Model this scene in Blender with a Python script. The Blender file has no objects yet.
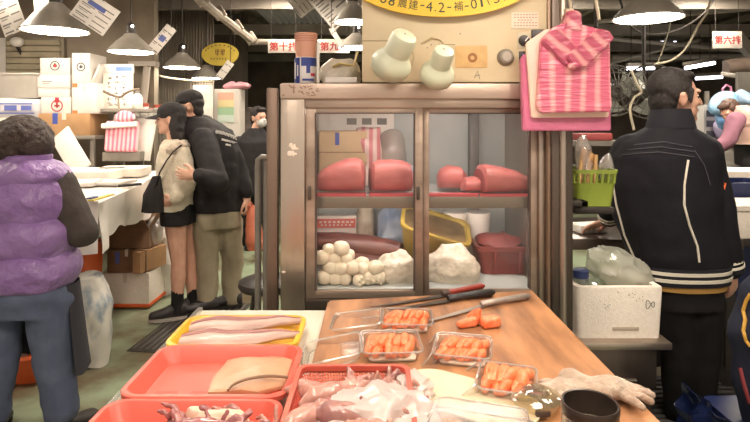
import bpy, bmesh, math, random
from mathutils import Vector, Matrix, Euler, noise
random.seed(7)
V = Vector
PI = math.pi
SC = bpy.context.scene
COL = SC.collection
# ---------------------------------------------------------------- camera frame
F, CX, HY, CZ = 541.0, 375.0, 121.0, 1.47
def P(px, py, Y):                      # point seen at (px,py) that stands at distance Y
    return V(((px - CX) / F * Y, Y, CZ - (py - HY) / F * Y))
def G(px, py, z):                      # point seen at (px,py) on the level z
    return P(px, py, (CZ - z) * F / (py - HY))
cam = bpy.data.cameras.new('camera')
cam.lens = 36 * F / 750; cam.sensor_width = 36; cam.sensor_fit = 'HORIZONTAL'
cam.shift_y = -(211 - HY) / 750.0
cam.clip_start = 0.02; cam.clip_end = 80
camo = bpy.data.objects.new('camera', cam); COL.objects.link(camo)
camo.location = (0, 0, CZ); camo.rotation_euler = (PI / 2, 0, 0)
SC.camera = camo

# ---------------------------------------------------------------- materials
def lin(c):
    return tuple(((x / 12.92) if x <= 0.04045 else ((x + 0.055) / 1.055) ** 2.4) for x in c)
def hexc(h):
    h = h.lstrip('#'); return lin(tuple(int(h[i:i + 2], 16) / 255 for i in (0, 2, 4)))
MATS = {}
def mat(name, col, rough=0.6, metal=0.0, col2=None, nscale=8.0, ncontrast=(0.35, 0.65), bump=0.0, bscale=40.0,
        stretch=(1, 1, 1), emit=None, estr=1.0, sheen=0.0, spec=0.5, sss=0.0, kind='noise', coat=0.0, bdist=0.01):
    if name in MATS: return MATS[name]
    m = bpy.data.materials.new(name); m.use_nodes = True
    nt = m.node_tree; N = nt.nodes; L = nt.links
    b = N['Principled BSDF']
    c = hexc(col) if isinstance(col, str) else lin(col)
    b.inputs['Base Color'].default_value = (*c, 1)
    b.inputs['Roughness'].default_value = rough
    b.inputs['Metallic'].default_value = metal
    b.inputs['Specular IOR Level'].default_value = spec
    if sheen: b.inputs['Sheen Weight'].default_value = sheen
    if coat: b.inputs['Coat Weight'].default_value = coat; b.inputs['Coat Roughness'].default_value = 0.12
    if sss:
        b.inputs['Subsurface Weight'].default_value = sss
        b.inputs['Subsurface Radius'].default_value = (0.02, 0.008, 0.005)
        b.inputs['Subsurface Scale'].default_value = 0.5
    tc = None
    def coords(scl):
        nonlocal tc
        if tc is None: tc = N.new('ShaderNodeTexCoord')
        mp = N.new('ShaderNodeMapping'); mp.inputs['Scale'].default_value = scl
        L.new(tc.outputs['Object'], mp.inputs['Vector']); return mp.outputs['Vector']
    if col2 is not None:
        c2 = hexc(col2) if isinstance(col2, str) else lin(col2)
        if kind == 'voronoi':
            t = N.new('ShaderNodeTexVoronoi'); t.inputs['Scale'].default_value = nscale; out = t.outputs['Distance']
        elif kind == 'wave':
            t = N.new('ShaderNodeTexWave'); t.inputs['Scale'].default_value = nscale
            t.inputs['Distortion'].default_value = 1.5; t.inputs['Detail'].default_value = 2; out = t.outputs['Fac']
        else:
            t = N.new('ShaderNodeTexNoise'); t.inputs['Scale'].default_value = nscale
            t.inputs['Detail'].default_value = 5; out = t.outputs['Fac']
        L.new(coords(stretch), t.inputs['Vector'])
        r = N.new('ShaderNodeValToRGB')
        r.color_ramp.elements[0].position = ncontrast[0]; r.color_ramp.elements[1].position = ncontrast[1]
        r.color_ramp.elements[0].color = (*c, 1); r.color_ramp.elements[1].color = (*c2, 1)
        L.new(out, r.inputs['Fac']); L.new(r.outputs['Color'], b.inputs['Base Color'])
    if bump:
        t2 = N.new('ShaderNodeTexNoise'); t2.inputs['Scale'].default_value = bscale; t2.inputs['Detail'].default_value = 4
        L.new(coords(stretch), t2.inputs['Vector'])
        bp = N.new('ShaderNodeBump'); bp.inputs['Strength'].default_value = bump; bp.inputs['Distance'].default_value = bdist
        L.new(t2.outputs['Fac'], bp.inputs['Height']); L.new(bp.outputs['Normal'], b.inputs['Normal'])
    if emit is not None:
        e = hexc(emit) if isinstance(emit, str) else emit
        b.inputs['Emission Color'].default_value = (*e, 1); b.inputs['Emission Strength'].default_value = estr
    MATS[name] = m
    return m
def clear(name, tint='#ffffff', haze=0.08, gloss=0.25, rough=0.1, bump=0.0, bscale=30, hazecol='#e8e6e2'):
    """thin clear sheet: see-through, with a glossy skin and a little milkiness"""
    if name in MATS: return MATS[name]
    m = bpy.data.materials.new(name); m.use_nodes = True
    nt = m.node_tree; N = nt.nodes; L = nt.links
    for n in list(N):
        if n.type != 'OUTPUT_MATERIAL': N.remove(n)
    out = [n for n in N if n.type == 'OUTPUT_MATERIAL'][0]
    tr = N.new('ShaderNodeBsdfTransparent'); tr.inputs['Color'].default_value = (*hexc(tint), 1)
    gl = N.new('ShaderNodeBsdfGlossy'); gl.inputs['Roughness'].default_value = rough
    df = N.new('ShaderNodeBsdfDiffuse'); df.inputs['Color'].default_value = (*hexc(hazecol), 1)
    tl = N.new('ShaderNodeBsdfTranslucent'); tl.inputs['Color'].default_value = (*hexc(hazecol), 1)
    dt = N.new('ShaderNodeMixShader'); dt.inputs[0].default_value = 0.45
    L.new(df.outputs[0], dt.inputs[1]); L.new(tl.outputs[0], dt.inputs[2])
    m1 = N.new('ShaderNodeMixShader'); m1.inputs[0].default_value = haze
    L.new(tr.outputs[0], m1.inputs[1]); L.new(dt.outputs[0], m1.inputs[2])
    lw = N.new('ShaderNodeLayerWeight'); lw.inputs['Blend'].default_value = 0.35
    mu = N.new('ShaderNodeMath'); mu.operation = 'MULTIPLY_ADD'
    mu.inputs[1].default_value = gloss; mu.inputs[2].default_value = gloss * 0.15
    L.new(lw.outputs['Facing'], mu.inputs[0])
    m2 = N.new('ShaderNodeMixShader')
    L.new(mu.outputs[0], m2.inputs[0]); L.new(m1.outputs[0], m2.inputs[1]); L.new(gl.outputs[0], m2.inputs[2])
    L.new(m2.outputs[0], out.inputs['Surface'])
    if bump:
        tc = N.new('ShaderNodeTexCoord'); t = N.new('ShaderNodeTexNoise'); t.inputs['Scale'].default_value = bscale
        t.inputs['Detail'].default_value = 3
        L.new(tc.outputs['Object'], t.inputs['Vector'])
        bp = N.new('ShaderNodeBump'); bp.inputs['Strength'].default_value = bump; bp.inputs['Distance'].default_value = 0.01
        L.new(t.outputs['Fac'], bp.inputs['Height'])
        L.new(bp.outputs['Normal'], gl.inputs['Normal']); L.new(bp.outputs['Normal'], df.inputs['Normal'])
    MATS[name] = m
    return m
def stripes(name, ca, cb, axis='X', scale=10.0, rough=0.4, lo=0.35, hi=0.65, bump=0.15, distort=1.0, spec=0.5, bscale=25, bstretch=(1, 1, 1)):
    """vertical printed stripes of irregular width"""
    if name in MATS: return MATS[name]
    m = bpy.data.materials.new(name); m.use_nodes = True
    nt = m.node_tree; N = nt.nodes; L = nt.links; b = N['Principled BSDF']
    b.inputs['Roughness'].default_value = rough; b.inputs['Specular IOR Level'].default_value = spec
    tc = N.new('ShaderNodeTexCoord'); w = N.new('ShaderNodeTexWave')
    w.wave_type = 'BANDS'; w.bands_direction = axis; w.inputs['Scale'].default_value = scale
    w.inputs['Distortion'].default_value = distort; w.inputs['Detail'].default_value = 1; w.inputs['Detail Scale'].default_value = 0.6
    L.new(tc.outputs['Object'], w.inputs['Vector'])
    r = N.new('ShaderNodeValToRGB'); r.color_ramp.elements[0].position = lo; r.color_ramp.elements[1].position = hi
    r.color_ramp.elements[0].color = (*hexc(ca), 1); r.color_ramp.elements[1].color = (*hexc(cb), 1)
    L.new(w.outputs['Fac'], r.inputs['Fac']); L.new(r.outputs['Color'], b.inputs['Base Color'])
    t = N.new('ShaderNodeTexNoise'); t.inputs['Scale'].default_value = bscale; mp = N.new('ShaderNodeMapping'); mp.inputs['Scale'].default_value = bstretch
    L.new(tc.outputs['Object'], mp.inputs['Vector']); L.new(mp.outputs['Vector'], t.inputs['Vector'])
    bp = N.new('ShaderNodeBump'); bp.inputs['Strength'].default_value = bump; bp.inputs['Distance'].default_value = 0.01
    L.new(t.outputs['Fac'], bp.inputs['Height']); L.new(bp.outputs['Normal'], b.inputs['Normal'])
    MATS[name] = m
    return m

# ---------------------------------------------------------------- mesh builder
def frame_of(d, up=V((0, 0, 1))):
    d = V(d).normalized(); up = V(up)
    if abs(d.dot(up)) > 0.98: up = V((0, 1, 0))
    x = up.cross(d).normalized(); y = d.cross(x).normalized()
    return x, y, d
def M3(x, y, z):
    return Matrix(((x[0], y[0], z[0]), (x[1], y[1], z[1]), (x[2], y[2], z[2])))
def R3(rx=0, ry=0, rz=0):
    return Euler((rx, ry, rz)).to_matrix()
class MB:
    def __init__(s): s.v = []; s.f = []
    def add(s, vs, fs):
        o = len(s.v); s.v += [V(p) for p in vs]; s.f += [tuple(i + o for i in f) for f in fs]; return s
    def xf(s, M, start=0):
        for i in range(start, len(s.v)): s.v[i] = M @ s.v[i]
        return s
    def frombm(s, bm, M=None, loc=V((0, 0, 0))):
        bm.verts.index_update()
        vs = [(M @ v.co if M else v.co.copy()) + V(loc) for v in bm.verts]
        s.add(vs, [[v.index for v in f.verts] for f in bm.faces]); bm.free(); return s
    def box(s, c, size, R=None, bev=0.0, seg=2):
        bm = bmesh.new(); bmesh.ops.create_cube(bm, size=1.0)
        for v in bm.verts: v.co = V((v.co.x * size[0], v.co.y * size[1], v.co.z * size[2]))
        if bev > 0: bmesh.ops.bevel(bm, geom=bm.edges[:], offset=min(bev, min(size) * 0.45), segments=seg, affect='EDGES', profile=0.5)
        return s.frombm(bm, R, V(c))
    def b2(s, a, b, bev=0.0):             # box from two corners
        a, b = V(a), V(b)
        return s.box((a + b) / 2, [abs(x) for x in (b - a)], None, bev)
    def ell(s, c, r, R=None, nu=16, nv=10):
        c = V(c); vs = []; fs = []
        r = (r, r, r) if not hasattr(r, '__len__') else r
        vs.append(V((0, 0, -r[2])))
        for j in range(1, nv):
            a = -PI / 2 + PI * j / nv
            for i in range(nu):
                t = 2 * PI * i / nu
                vs.append(V((r[0] * math.cos(a) * math.cos(t), r[1] * math.cos(a) * math.sin(t), r[2] * math.sin(a))))
        vs.append(V((0, 0, r[2])))
        for i in range(nu): fs.append((0, 1 + (i + 1) % nu, 1 + i))
        for j in range(nv - 2):
            for i in range(nu):
                a = 1 + j * nu + i; b = 1 + j * nu + (i + 1) % nu
                fs.append((a, b, b + nu, a + nu))
        k = len(vs) - 1; o = 1 + (nv - 2) * nu
        for i in range(nu): fs.append((o + i, o + (i + 1) % nu, k))
        return s.add([(R @ p if R else p) + c for p in vs], fs)
    def rings(s, rings, cap0=True, cap1=True):
        n = len(rings[0]); vs = [p for r in rings for p in r]; fs = []
        for j in range(len(rings) - 1):
            for i in range(n):
                a = j * n + i; b = j * n + (i + 1) % n
                fs.append((a, b, b + n, a + n))
        if cap0: fs.append(tuple(reversed(range(n))))
        if cap1: o = (len(rings) - 1) * n; fs.append(tuple(o + i for i in range(n)))
        return s.add(vs, fs)
    def tube(s, pts, r, n=8, cap=True, flat=1.0, up=(0, 0, 1)):
        pts = [V(p) for p in pts]; k = len(pts)
        rs = [r] * k if not hasattr(r, '__len__') else list(r)
        out = []; px = None
        for i in range(k):
            d = (pts[min(i + 1, k - 1)] - pts[max(i - 1, 0)])
            if d.length < 1e-9: d = V((0, 0, 1))
            x, y, d = frame_of(d, up)
            if px is not None:
                x2 = px - d * px.dot(d)
                if x2.length > 1e-6: x = x2.normalized(); y = d.cross(x)
            px = x
            out.append([pts[i] + (x * math.cos(2 * PI * j / n) + y * math.sin(2 * PI * j / n) * flat) * rs[i] for j in range(n)])
        return s.rings(out, cap, cap)
    def cap(s, p0, r0, p1, r1, n=12):      # tapered capsule
        p0, p1 = V(p0), V(p1); x, y, d = frame_of(p1 - p0)
        prof = [(-r0 * math.cos(a), r0 * math.sin(a)) for a in (0.25, 0.7, 1.15, PI / 2)]
        L = (p1 - p0).length
        prof += [(L + r1 * math.cos(a), r1 * math.sin(a)) for a in (PI / 2, 1.15, 0.7, 0.25)]
        return s.rings([[p0 + d * h + (x * math.cos(2 * PI * j / n) + y * math.sin(2 * PI * j / n)) * q for j in range(n)] for h, q in prof])
    def chain(s, pts, rs, n=12):
        for i in range(len(pts) - 1): s.cap(pts[i], rs[i], pts[i + 1], rs[i + 1], n)
        return s
    def lathe(s, prof, c=(0, 0, 0), R=None, n=24, cap0=True, cap1=True):
        c = V(c)
        return s.rings([[((R @ V((r * math.cos(2 * PI * j / n), r * math.sin(2 * PI * j / n), z))) if R else V((r * math.cos(2 * PI * j / n), r * math.sin(2 * PI * j / n), z))) + c for j in range(n)] for r, z in prof], cap0, cap1)
    def loft(s, secs, n=24, power=2.0, sub=1, bulge=None):
        """horizontal elliptic sections (x,y,z,rx,ry[,yaw])"""
        secs = [tuple(q) + ((0,) if len(q) == 5 else ()) for q in secs]
        full = []
        for i in range(len(secs) - 1):
            for k in range(sub):
                t = k / sub; full.append([a + (b - a) * t for a, b in zip(secs[i], secs[i + 1])] + [i + t])
        full.append(list(secs[-1]) + [len(secs) - 1])
        out = []
        for (x, y, z, rx, ry, yw, tt) in full:
            g = bulge(tt) if bulge else 1.0
            ring = []
            for j in range(n):
                a = 2 * PI * j / n; ca, sa = math.cos(a), math.sin(a)
                q = (abs(ca) ** power + abs(sa) ** power) ** (-1.0 / power)
                X, Yy = rx * g * ca * q, ry * g * sa * q
                ring.append(V((x + X * math.cos(yw) - Yy * math.sin(yw), y + X * math.sin(yw) + Yy * math.cos(yw), z)))
            out.append(ring)
        return s.rings(out)
    def prism(s, poly, h, c=(0, 0, 0), R=None):   # polygon in xy extruded by h in z
        c = V(c); n = len(poly)
        vs = [V((x, y, 0)) for x, y in poly] + [V((x, y, h)) for x, y in poly]
        fs = [tuple(reversed(range(n))), tuple(range(n, 2 * n))] + [(i, (i + 1) % n, n + (i + 1) % n, n + i) for i in range(n)]
        return s.add([(R @ p if R else p) + c for p in vs], fs)
    def grid(s, fn, nu, nv):
        vs = [V(fn(i / (nu - 1), j / (nv - 1))) for j in range(nv) for i in range(nu)]
        fs = [(j * nu + i, j * nu + i + 1, (j + 1) * nu + i + 1, (j + 1) * nu + i) for j in range(nv - 1) for i in range(nu - 1)]
        return s.add(vs, fs)
    def sheet(s, fn, nu, nv, th):
        bm = bmesh.new()
        vs = [bm.verts.new(V(fn(i / (nu - 1), j / (nv - 1)))) for j in range(nv) for i in range(nu)]
        for j in range(nv - 1):
            for i in range(nu - 1):
                bm.faces.new((vs[j * nu + i], vs[j * nu + i + 1], vs[(j + 1) * nu + i + 1], vs[(j + 1) * nu + i]))
        bm.normal_update()
        bmesh.ops.solidify(bm, geom=bm.faces[:], thickness=th)
        return s.frombm(bm)
    def noise(s, amp, scale, start=0, seed=0.0, axis=None):
        for i in range(start, len(s.v)):
            p = s.v[i]; d = noise.noise_vector(p * scale + V((seed, seed * 1.7, seed * 0.3)))
            s.v[i] = p + (V((d.x * amp, d.y * amp, d.z * amp)) if axis is None else V(axis) * d.x * amp)
        return s
    def mesh(s, name):
        me = bpy.data.meshes.new(name); me.from_pydata([tuple(v) for v in s.v], [], s.f); me.update()
        bm = bmesh.new(); bm.from_mesh(me); bmesh.ops.recalc_face_normals(bm, faces=bm.faces[:]); bm.to_mesh(me); bm.free()
        return me
    def remesh(s, voxel, smooth=2, wr=0.0, wscale=10.0, seed=0.0, wstretch=(1, 1, 1)):
        me = s.mesh('tmp'); o = bpy.data.objects.new('tmp', me); COL.objects.link(o)
        md = o.modifiers.new('r', 'REMESH'); md.mode = 'VOXEL'; md.voxel_size = voxel; md.adaptivity = 0.0
        if smooth:
            sm = o.modifiers.new('s', 'SMOOTH'); sm.iterations = smooth; sm.factor = 0.5
        dg = bpy.context.evaluated_depsgraph_get(); dg.update()
        m2 = bpy.data.meshes.new_from_object(o.evaluated_get(dg))
        bpy.data.objects.remove(o); bpy.data.meshes.remove(me)
        s.v = [v.co.copy() for v in m2.vertices]; s.f = [tuple(p.vertices) for p in m2.polygons]
        if wr:
            ns = [v.normal.copy() for v in m2.vertices]; w = V(wstretch)
            for i, p in enumerate(s.v):
                q = V((p.x * w.x, p.y * w.y, p.z * w.z)) * wscale + V((seed, 2 * seed, 0))
                s.v[i] = p + ns[i] * (wr * (noise.noise(q) + 0.5 * noise.noise(q * 2.3)))
        bpy.data.meshes.remove(m2); return s
    def build(s, name, m, parent=None, smooth=True, ang=40, origin=None):
        me = s.mesh(name); me.materials.append(m)
        if smooth:
            me.polygons.foreach_set('use_smooth', [True] * len(me.polygons)); me.set_sharp_from_angle(angle=math.radians(ang))
        return link(name, me, parent, origin)
WL = {}                                    # world location of every object (nothing built is turned)
def link(name, me, parent=None, origin=None):
    o = bpy.data.objects.new(name, me); COL.objects.link(o)
    if origin is None:
        if parent is not None and me is not None: origin = WL[parent]
        else:
            vs = [v.co for v in me.vertices]
            lo = V([min(v[i] for v in vs) for i in range(3)]); hi = V([max(v[i] for v in vs) for i in range(3)])
            origin = V(((lo.x + hi.x) / 2, (lo.y + hi.y) / 2, lo.z))
    origin = V(origin)
    if me is not None: me.transform(Matrix.Translation(-origin))
    WL[o] = origin
    if parent is not None:
        o.parent = parent; o.location = origin - WL[parent]
    else: o.location = origin
    return o
def tag(o, label=None, cat=None, group=None, kind=None):
    if label: o['label'] = label
    if cat: o['category'] = cat
    if group: o['group'] = group
    if kind: o['kind'] = kind
    return o
def thing(name, loc, label, cat, group=None):
    o = bpy.data.objects.new(name, None); COL.objects.link(o); o.location = loc; WL[o] = V(loc); o.empty_display_size = 0.05
    return tag(o, label, cat, group)
def struct(o): o['kind'] = 'structure'; return o
def dup(root, loc, rotz=0.0, label=None, group=None, scale=1.0):
    r = root.copy(); COL.objects.link(r); r.location = loc; r.rotation_euler = (0, 0, rotz); r.scale = (scale,) * 3
    if label: r['label'] = label
    if group: r['group'] = group
    for ch in list(root.children):
        c = ch.copy(); COL.objects.link(c); c.parent = r
        for g in list(ch.children):
            d = g.copy(); COL.objects.link(d); d.parent = c
    WL[r] = V(loc)
    return r
def text_mb(body, width, c, R, height=None, th=0.0006, bold=0.0):
    """lettering centred on c, lying in the local xy plane of R"""
    cu = bpy.data.curves.new('t', 'FONT'); cu.body = body; cu.size = 1; cu.extrude = 0.0; cu.align_x = 'LEFT'; cu.resolution_u = 2; cu.offset = bold
    o = bpy.data.objects.new('t', cu); COL.objects.link(o)
    dg = bpy.context.evaluated_depsgraph_get(); me = bpy.data.meshes.new_from_object(o.evaluated_get(dg))
    bpy.data.objects.remove(o); bpy.data.curves.remove(cu)
    vs = [v.co.copy() for v in me.vertices]; fs = [tuple(p.vertices) for p in me.polygons]; bpy.data.meshes.remove(me)
    x0, x1 = min(v.x for v in vs), max(v.x for v in vs); y0, y1 = min(v.y for v in vs), max(v.y for v in vs)
    sx = width / (x1 - x0); sy = (height / (y1 - y0)) if height else sx
    c = V(c); mb = MB()
    mb.add([R @ V(((v.x - (x0 + x1) / 2) * sx, (v.y - (y0 + y1) / 2) * sy, th)) + c for v in vs], fs)
    return mb
FRONT = M3(V((1, 0, 0)), V((0, 0, 1)), V((0, -1, 0)))      # a plane that faces the camera side (-Y)
def pbox(mb, x0, y0, x1, y1, Y, depth, bev=0.0):           # box whose front face fills these pixels at distance Y
    a = P(x0, y1, Y); b = P(x1, y0, Y)
    return mb.b2((a.x, Y, a.z), (b.x, Y + depth, b.z), bev)
def lerp(a, b, t): return a + (b - a) * t
def rot2(p, c, a):
    d = V((p[0] - c[0], p[1] - c[1])); return (c[0] + d.x * math.cos(a) - d.y * math.sin(a), c[1] + d.x * math.sin(a) + d.y * math.cos(a))
def rrect(w, d, r, z, n=4, c=(0, 0), yaw=0.0):
    out = []
    for k, (sx, sy) in enumerate(((1, 1), (-1, 1), (-1, -1), (1, -1))):
        for i in range(n + 1):
            a = PI / 2 * k + PI / 2 * i / n
            x, y = sx * (w / 2 - r) + r * math.cos(a), sy * (d / 2 - r) + r * math.sin(a)
            x, y = x * math.cos(yaw) - y * math.sin(yaw), x * math.sin(yaw) + y * math.cos(yaw)
            out.append(V((c[0] + x, c[1] + y, z)))
    return out

# materials used everywhere
STEEL = mat('brushed_steel', '#b9ab9c', 0.34, 0.9, '#a3968a', 5, (0.3, 0.7), 0.12, 60, (1, 1, 0.06))
STEELD = mat('dark_steel', '#6d625a', 0.4, 0.85, '#4c433d', 6, (0.3, 0.7), 0.1, 50, (1, 1, 0.08))
STEELW = mat('worn_steel', '#b8a595', 0.42, 0.75, '#7c6a5c', 9, (0.3, 0.75), 0.15, 40, (0.2, 1, 1))
GREYM = mat('grey_painted_metal', '#8d867c', 0.5, 0.2, '#7b746b', 6)
DARKM = mat('dark_metal', '#3c3631', 0.5, 0.4, '#2e2a26', 8)
WHITEP = mat('white_plastic', '#e8e2da', 0.45, 0, '#d9d2c8', 6)
STYRO = mat('styrofoam', '#efe6da', 0.85, 0, '#e4d9cb', 60, (0.3, 0.7), 0.35, 140, bdist=0.004)
CARD = mat('cardboard', '#b08a62', 0.85, 0, '#9b7752', 5, (0.35, 0.65), 0.08, 30)
CARDD = mat('damp_cardboard', '#8d6c50', 0.8, 0, '#70543d', 5, (0.3, 0.7), 0.08, 30)
WHITEC = mat('white_card', '#dcd5cd', 0.7, 0, '#cec6bd', 4)
PAPER = mat('paper', '#ddd6cd', 0.8, 0, '#cfc8bf', 7)
INK = mat('dark_ink', '#37322e', 0.7)
INKG = mat('grey_ink', '#77706a', 0.7)
BLUEINK = mat('blue_print', '#5b67a6', 0.6)
REDINK = mat('red_print', '#9c2c2c', 0.6)
ORANGE = mat('orange_plastic', '#d9622c', 0.45, 0, '#c75626', 6)
SKIN = mat('skin', '#d3a58d', 0.5, 0, '#c79680', 14, (0.3, 0.7), 0.05, 90, sss=0.12)
HAIR = mat('black_hair', '#1d1715', 0.7, 0, '#292120', 60, (0.3, 0.7), 0.6, 160, (1, 1, 0.25), bdist=0.006)
SHEETP = clear('clear_tub_plastic', '#fbfaf8', 0.045, 0.34, 0.14)
RIMP = clear('clear_rim_plastic', '#f6f4f0', 0.34, 0.5, 0.12)
BAGC = clear('clear_bag_film', '#f6f4f2', 0.28, 0.6, 0.16, 0.4, 50, '#f0e6e2')
BAGM = clear('milky_bag_film', '#f2efec', 0.5, 0.5, 0.2, 0.4, 40, '#ece4de')
# ================================================================ setting
FLOOR = mat('wet_market_floor', '#8d9a80', 0.3, 0, '#61553f', 2.3, (0.42, 0.6), 0.35, 14)
CEIL = mat('brown_grey_ceiling', '#867b70', 0.8, 0, '#655b52', 3)  # mottled brown-grey
WALLB = mat('dim_back_wall', '#75695c', 0.85, 0, '#5b5147', 2)
WALLL = mat('stained_pale_wall', '#8f8270', 0.8, 0, '#74685a', 2.2, (0.35, 0.7), 0.1, 20)
SHUT = mat('dull_shutter_metal', '#9d9182', 0.55, 0.1, '#82776a', 3, (0.3, 0.7), 0.1, 20)
BEAM = mat('roof_beam_paint', '#a89f94', 0.6, 0.0, '#92897e', 4)

struct(MB().b2((-7, -1.5, -0.1), (7, 13.2, 0)).build('floor', FLOOR))
mb = MB()                                            # ribbed sheet-metal roof
def roofz(u, v): return (-7 + 14 * u, 13.2 - 14.7 * v, 3.2 + 0.03 * math.sin(u * 2 * PI * 46))
mb.sheet(roofz, 277, 2, 0.02); struct(mb.build('ceiling', CEIL))
struct(MB().b2((-7, 13.1, 0), (7, 13.3, 3.3)).build('wall_back', WALLB))
struct(MB().b2((-7.2, -1.5, 0), (-7, 13.3, 3.3)).build('wall_left', WALLL))
struct(MB().b2((7, -1.5, 0), (7.2, 13.3, 3.3)).build('wall_right', WALLB))
struct(MB().b2((-7, 6.0, 0), (-2.45, 6.12, 3.2)).build('wall_stall', WALLL))
# roller shutter slats behind the couple
mb = MB(); x0, x1 = P(158, 0, 7.2).x, P(214, 0, 7.2).x
mb.sheet(lambda u, v: (x0 + (x1 - x0) * u, 7.2 + 0.018 * math.sin(u * 2 * PI * 20), 0.002 + 3.19 * v), 161, 2, 0.012)
tag(mb.build('ribbed_sheet', SHUT), 'tall grey ribbed metal panel rising behind the cap-wearing couple', 'panel')
mb = MB(); pbox(mb, 214, -60, 242, 268, 8.6, 0.4); struct(mb.build('wall_pillar', mat('dark_pillar_paint', '#6a6056', 0.8, 0, '#544b43', 3)))
# roof beams, rails
def beam(name, a, b, w, h, m=BEAM):
    a, b = V(a), V(b); x, y, d = frame_of(b - a); mb = MB()
    mb.box((a + b) / 2, (w, h, (b - a).length), M3(x, y, d)); return struct(mb.build(name, m))
for i, (Y, z) in enumerate(((6.8, 2.95), (8.6, 2.92), (10.5, 2.9), (12.3, 2.9))):
    beam('trim_%d' % (i + 1), (-7, Y, z), (7, Y, z), 0.1, 0.16)
for i, x in enumerate((-5.2, -3.4, 1.3, 3.1, 4.6, 5.9)):
    beam('trim_%d' % (i + 5), (x, 3.0, 3.1), (x, 13.1, 3.1), 0.08, 0.1)
beam('trim_11', P(735, 34, 8.5), P(772, 78, 8.5), 0.14, 0.14, mat('pale_beam_paint', '#c4bcb1', 0.6))
beam('trim_12', P(600, 30, 9.5), P(850, 33, 9.5), 0.2, 0.16, mat('pale_beam_paint', '#c4bcb1', 0.6))
beam('trim_13', P(600, 46, 10.6), P(850, 47, 10.6), 0.12, 0.16, BEAM)
for i, (x0_, y0_, x1_, y1_, Y_, r_) in enumerate(((596, 22, 760, 8, 7.6, .03), (600, 38, 760, 52, 9.0, .035), (612, 58, 760, 56, 10.2, .05), (600, 66, 700, 40, 9.6, .03))):
    struct(MB().tube([P(x0_, y0_, Y_), P(x1_, y1_, Y_)], r_, 8).build('trim_%d' % (14 + i), mat('pale_beam_paint', '#c4bcb1', 0.6)))
# white service duct that runs down to the row signs
mb = MB(); mb.tube([P(184, -14, 5.2), P(215, 12, 5.8), P(254, 42, 6.6)], 0.045, 8)
for t in (0.25, 0.5, 0.75, 0.95):
    q = P(lerp(184, 254, t), lerp(-14, 42, t) - 1, lerp(5.2, 6.6, t)); mb.box(q, (0.13, 0.05, 0.13), R3(0, -0.6, 0), 0.01)
mb.tube([P(254, 42, 6.6), P(372, 42, 6.6)], 0.035, 8)
tag(mb.build('hanging_duct', mat('duct_white', '#a89d90', 0.5, 0, '#8c8276', 6)), 'pale service duct slanting down from the roof to the row signs', 'duct')

# ---------------------------------------------------------------- hanging lamps
GLOW = mat('lamp_glow', '#ffffff', 0.5, emit='#fff4e2', estr=22)
SHADE = mat('lamp_shade_enamel', '#9b9387', 0.45, 0.1, '#857d72', 5)
SHADEG = mat('green_enamel', '#4f7f74', 0.4, 0, '#456f66', 5)
TINYB = mat('indicator_glow', '#ffffff', 0.5, emit='#fff6e8', estr=9)
def lamp(px, py, Y, halfpx, label, shade=SHADE, glow=GLOW, tall=1.0, bead=True, top=3.16, sock=None):
    c = P(px, py, Y); r = halfpx / F * Y
    t = thing('pendant_lamp', c, label, 'lamp', 'lit pendant lamps hanging over the market')
    MB().lathe([(r, 0), (r * 1.01, 0.012), (r * 0.93, 0.03), (r * 0.62, 0.1 * tall), (r * 0.34, 0.15 * tall), (0.055, 0.17 * tall), (0.05, 0.172 * tall), (r * 0.3, 0.14 * tall), (r * 0.58, 0.09 * tall), (r * 0.9, 0.022), (r * 0.98, 0.006)], c, n=32, cap0=False, cap1=False).build('lamp_shade', shade, t)
    MB().lathe([(0.001, 0.001), (r * 0.94, 0.001), (r * 0.94, 0.008), (0.001, 0.008)], c, n=32).build('diffuser', glow, t)
    MB().lathe([(0.05, 0.16 * tall), (0.045, 0.2 * tall), (0.035, 0.26 * tall), (0.012, 0.28 * tall)], c, n=16).build('socket', sock or DARKM, t)
    MB().tube([c + V((0, 0, 0.26 * tall)), V((c.x, c.y, top))], 0.007, 6).build('cord', DARKM, t)
    if bead:
        MB().ell(c + V((0.035, -0.05, 0.235 * tall)), 0.014, None, 8, 6).build('indicator_bulb', TINYB, t)
    return t
lamp(55.5, 31.5, 4.1, 31, 'wide grey pendant lamp lit above the stacked white cartons', tall=1.25)
lamp(131, 52.5, 5.0, 22, 'grey pendant lamp partly above the white notice with black marks')
lamp(182, 68, 6.2, 18, 'pendant lamp in front of the ribbed panel, above the man in cap')
lamp(206, 78.5, 7.0, 14, 'smallest pendant lamp, just right of and behind the one before the ribbed panel')
lamp(352, 22.5, 4.6, 18, 'pendant lamp half hidden by the control box, upper of two there')
lamp(356, 48, 6.4, 18, 'pendant lamp half hidden by the control box, lower of two there')
lamp(648, 19, 3.7, 33, 'wide lit pendant lamp with green neck above the man in the dark jacket', tall=1.0, bead=False, sock=SHADEG)
q = P(662, 4, 3.7)
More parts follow.
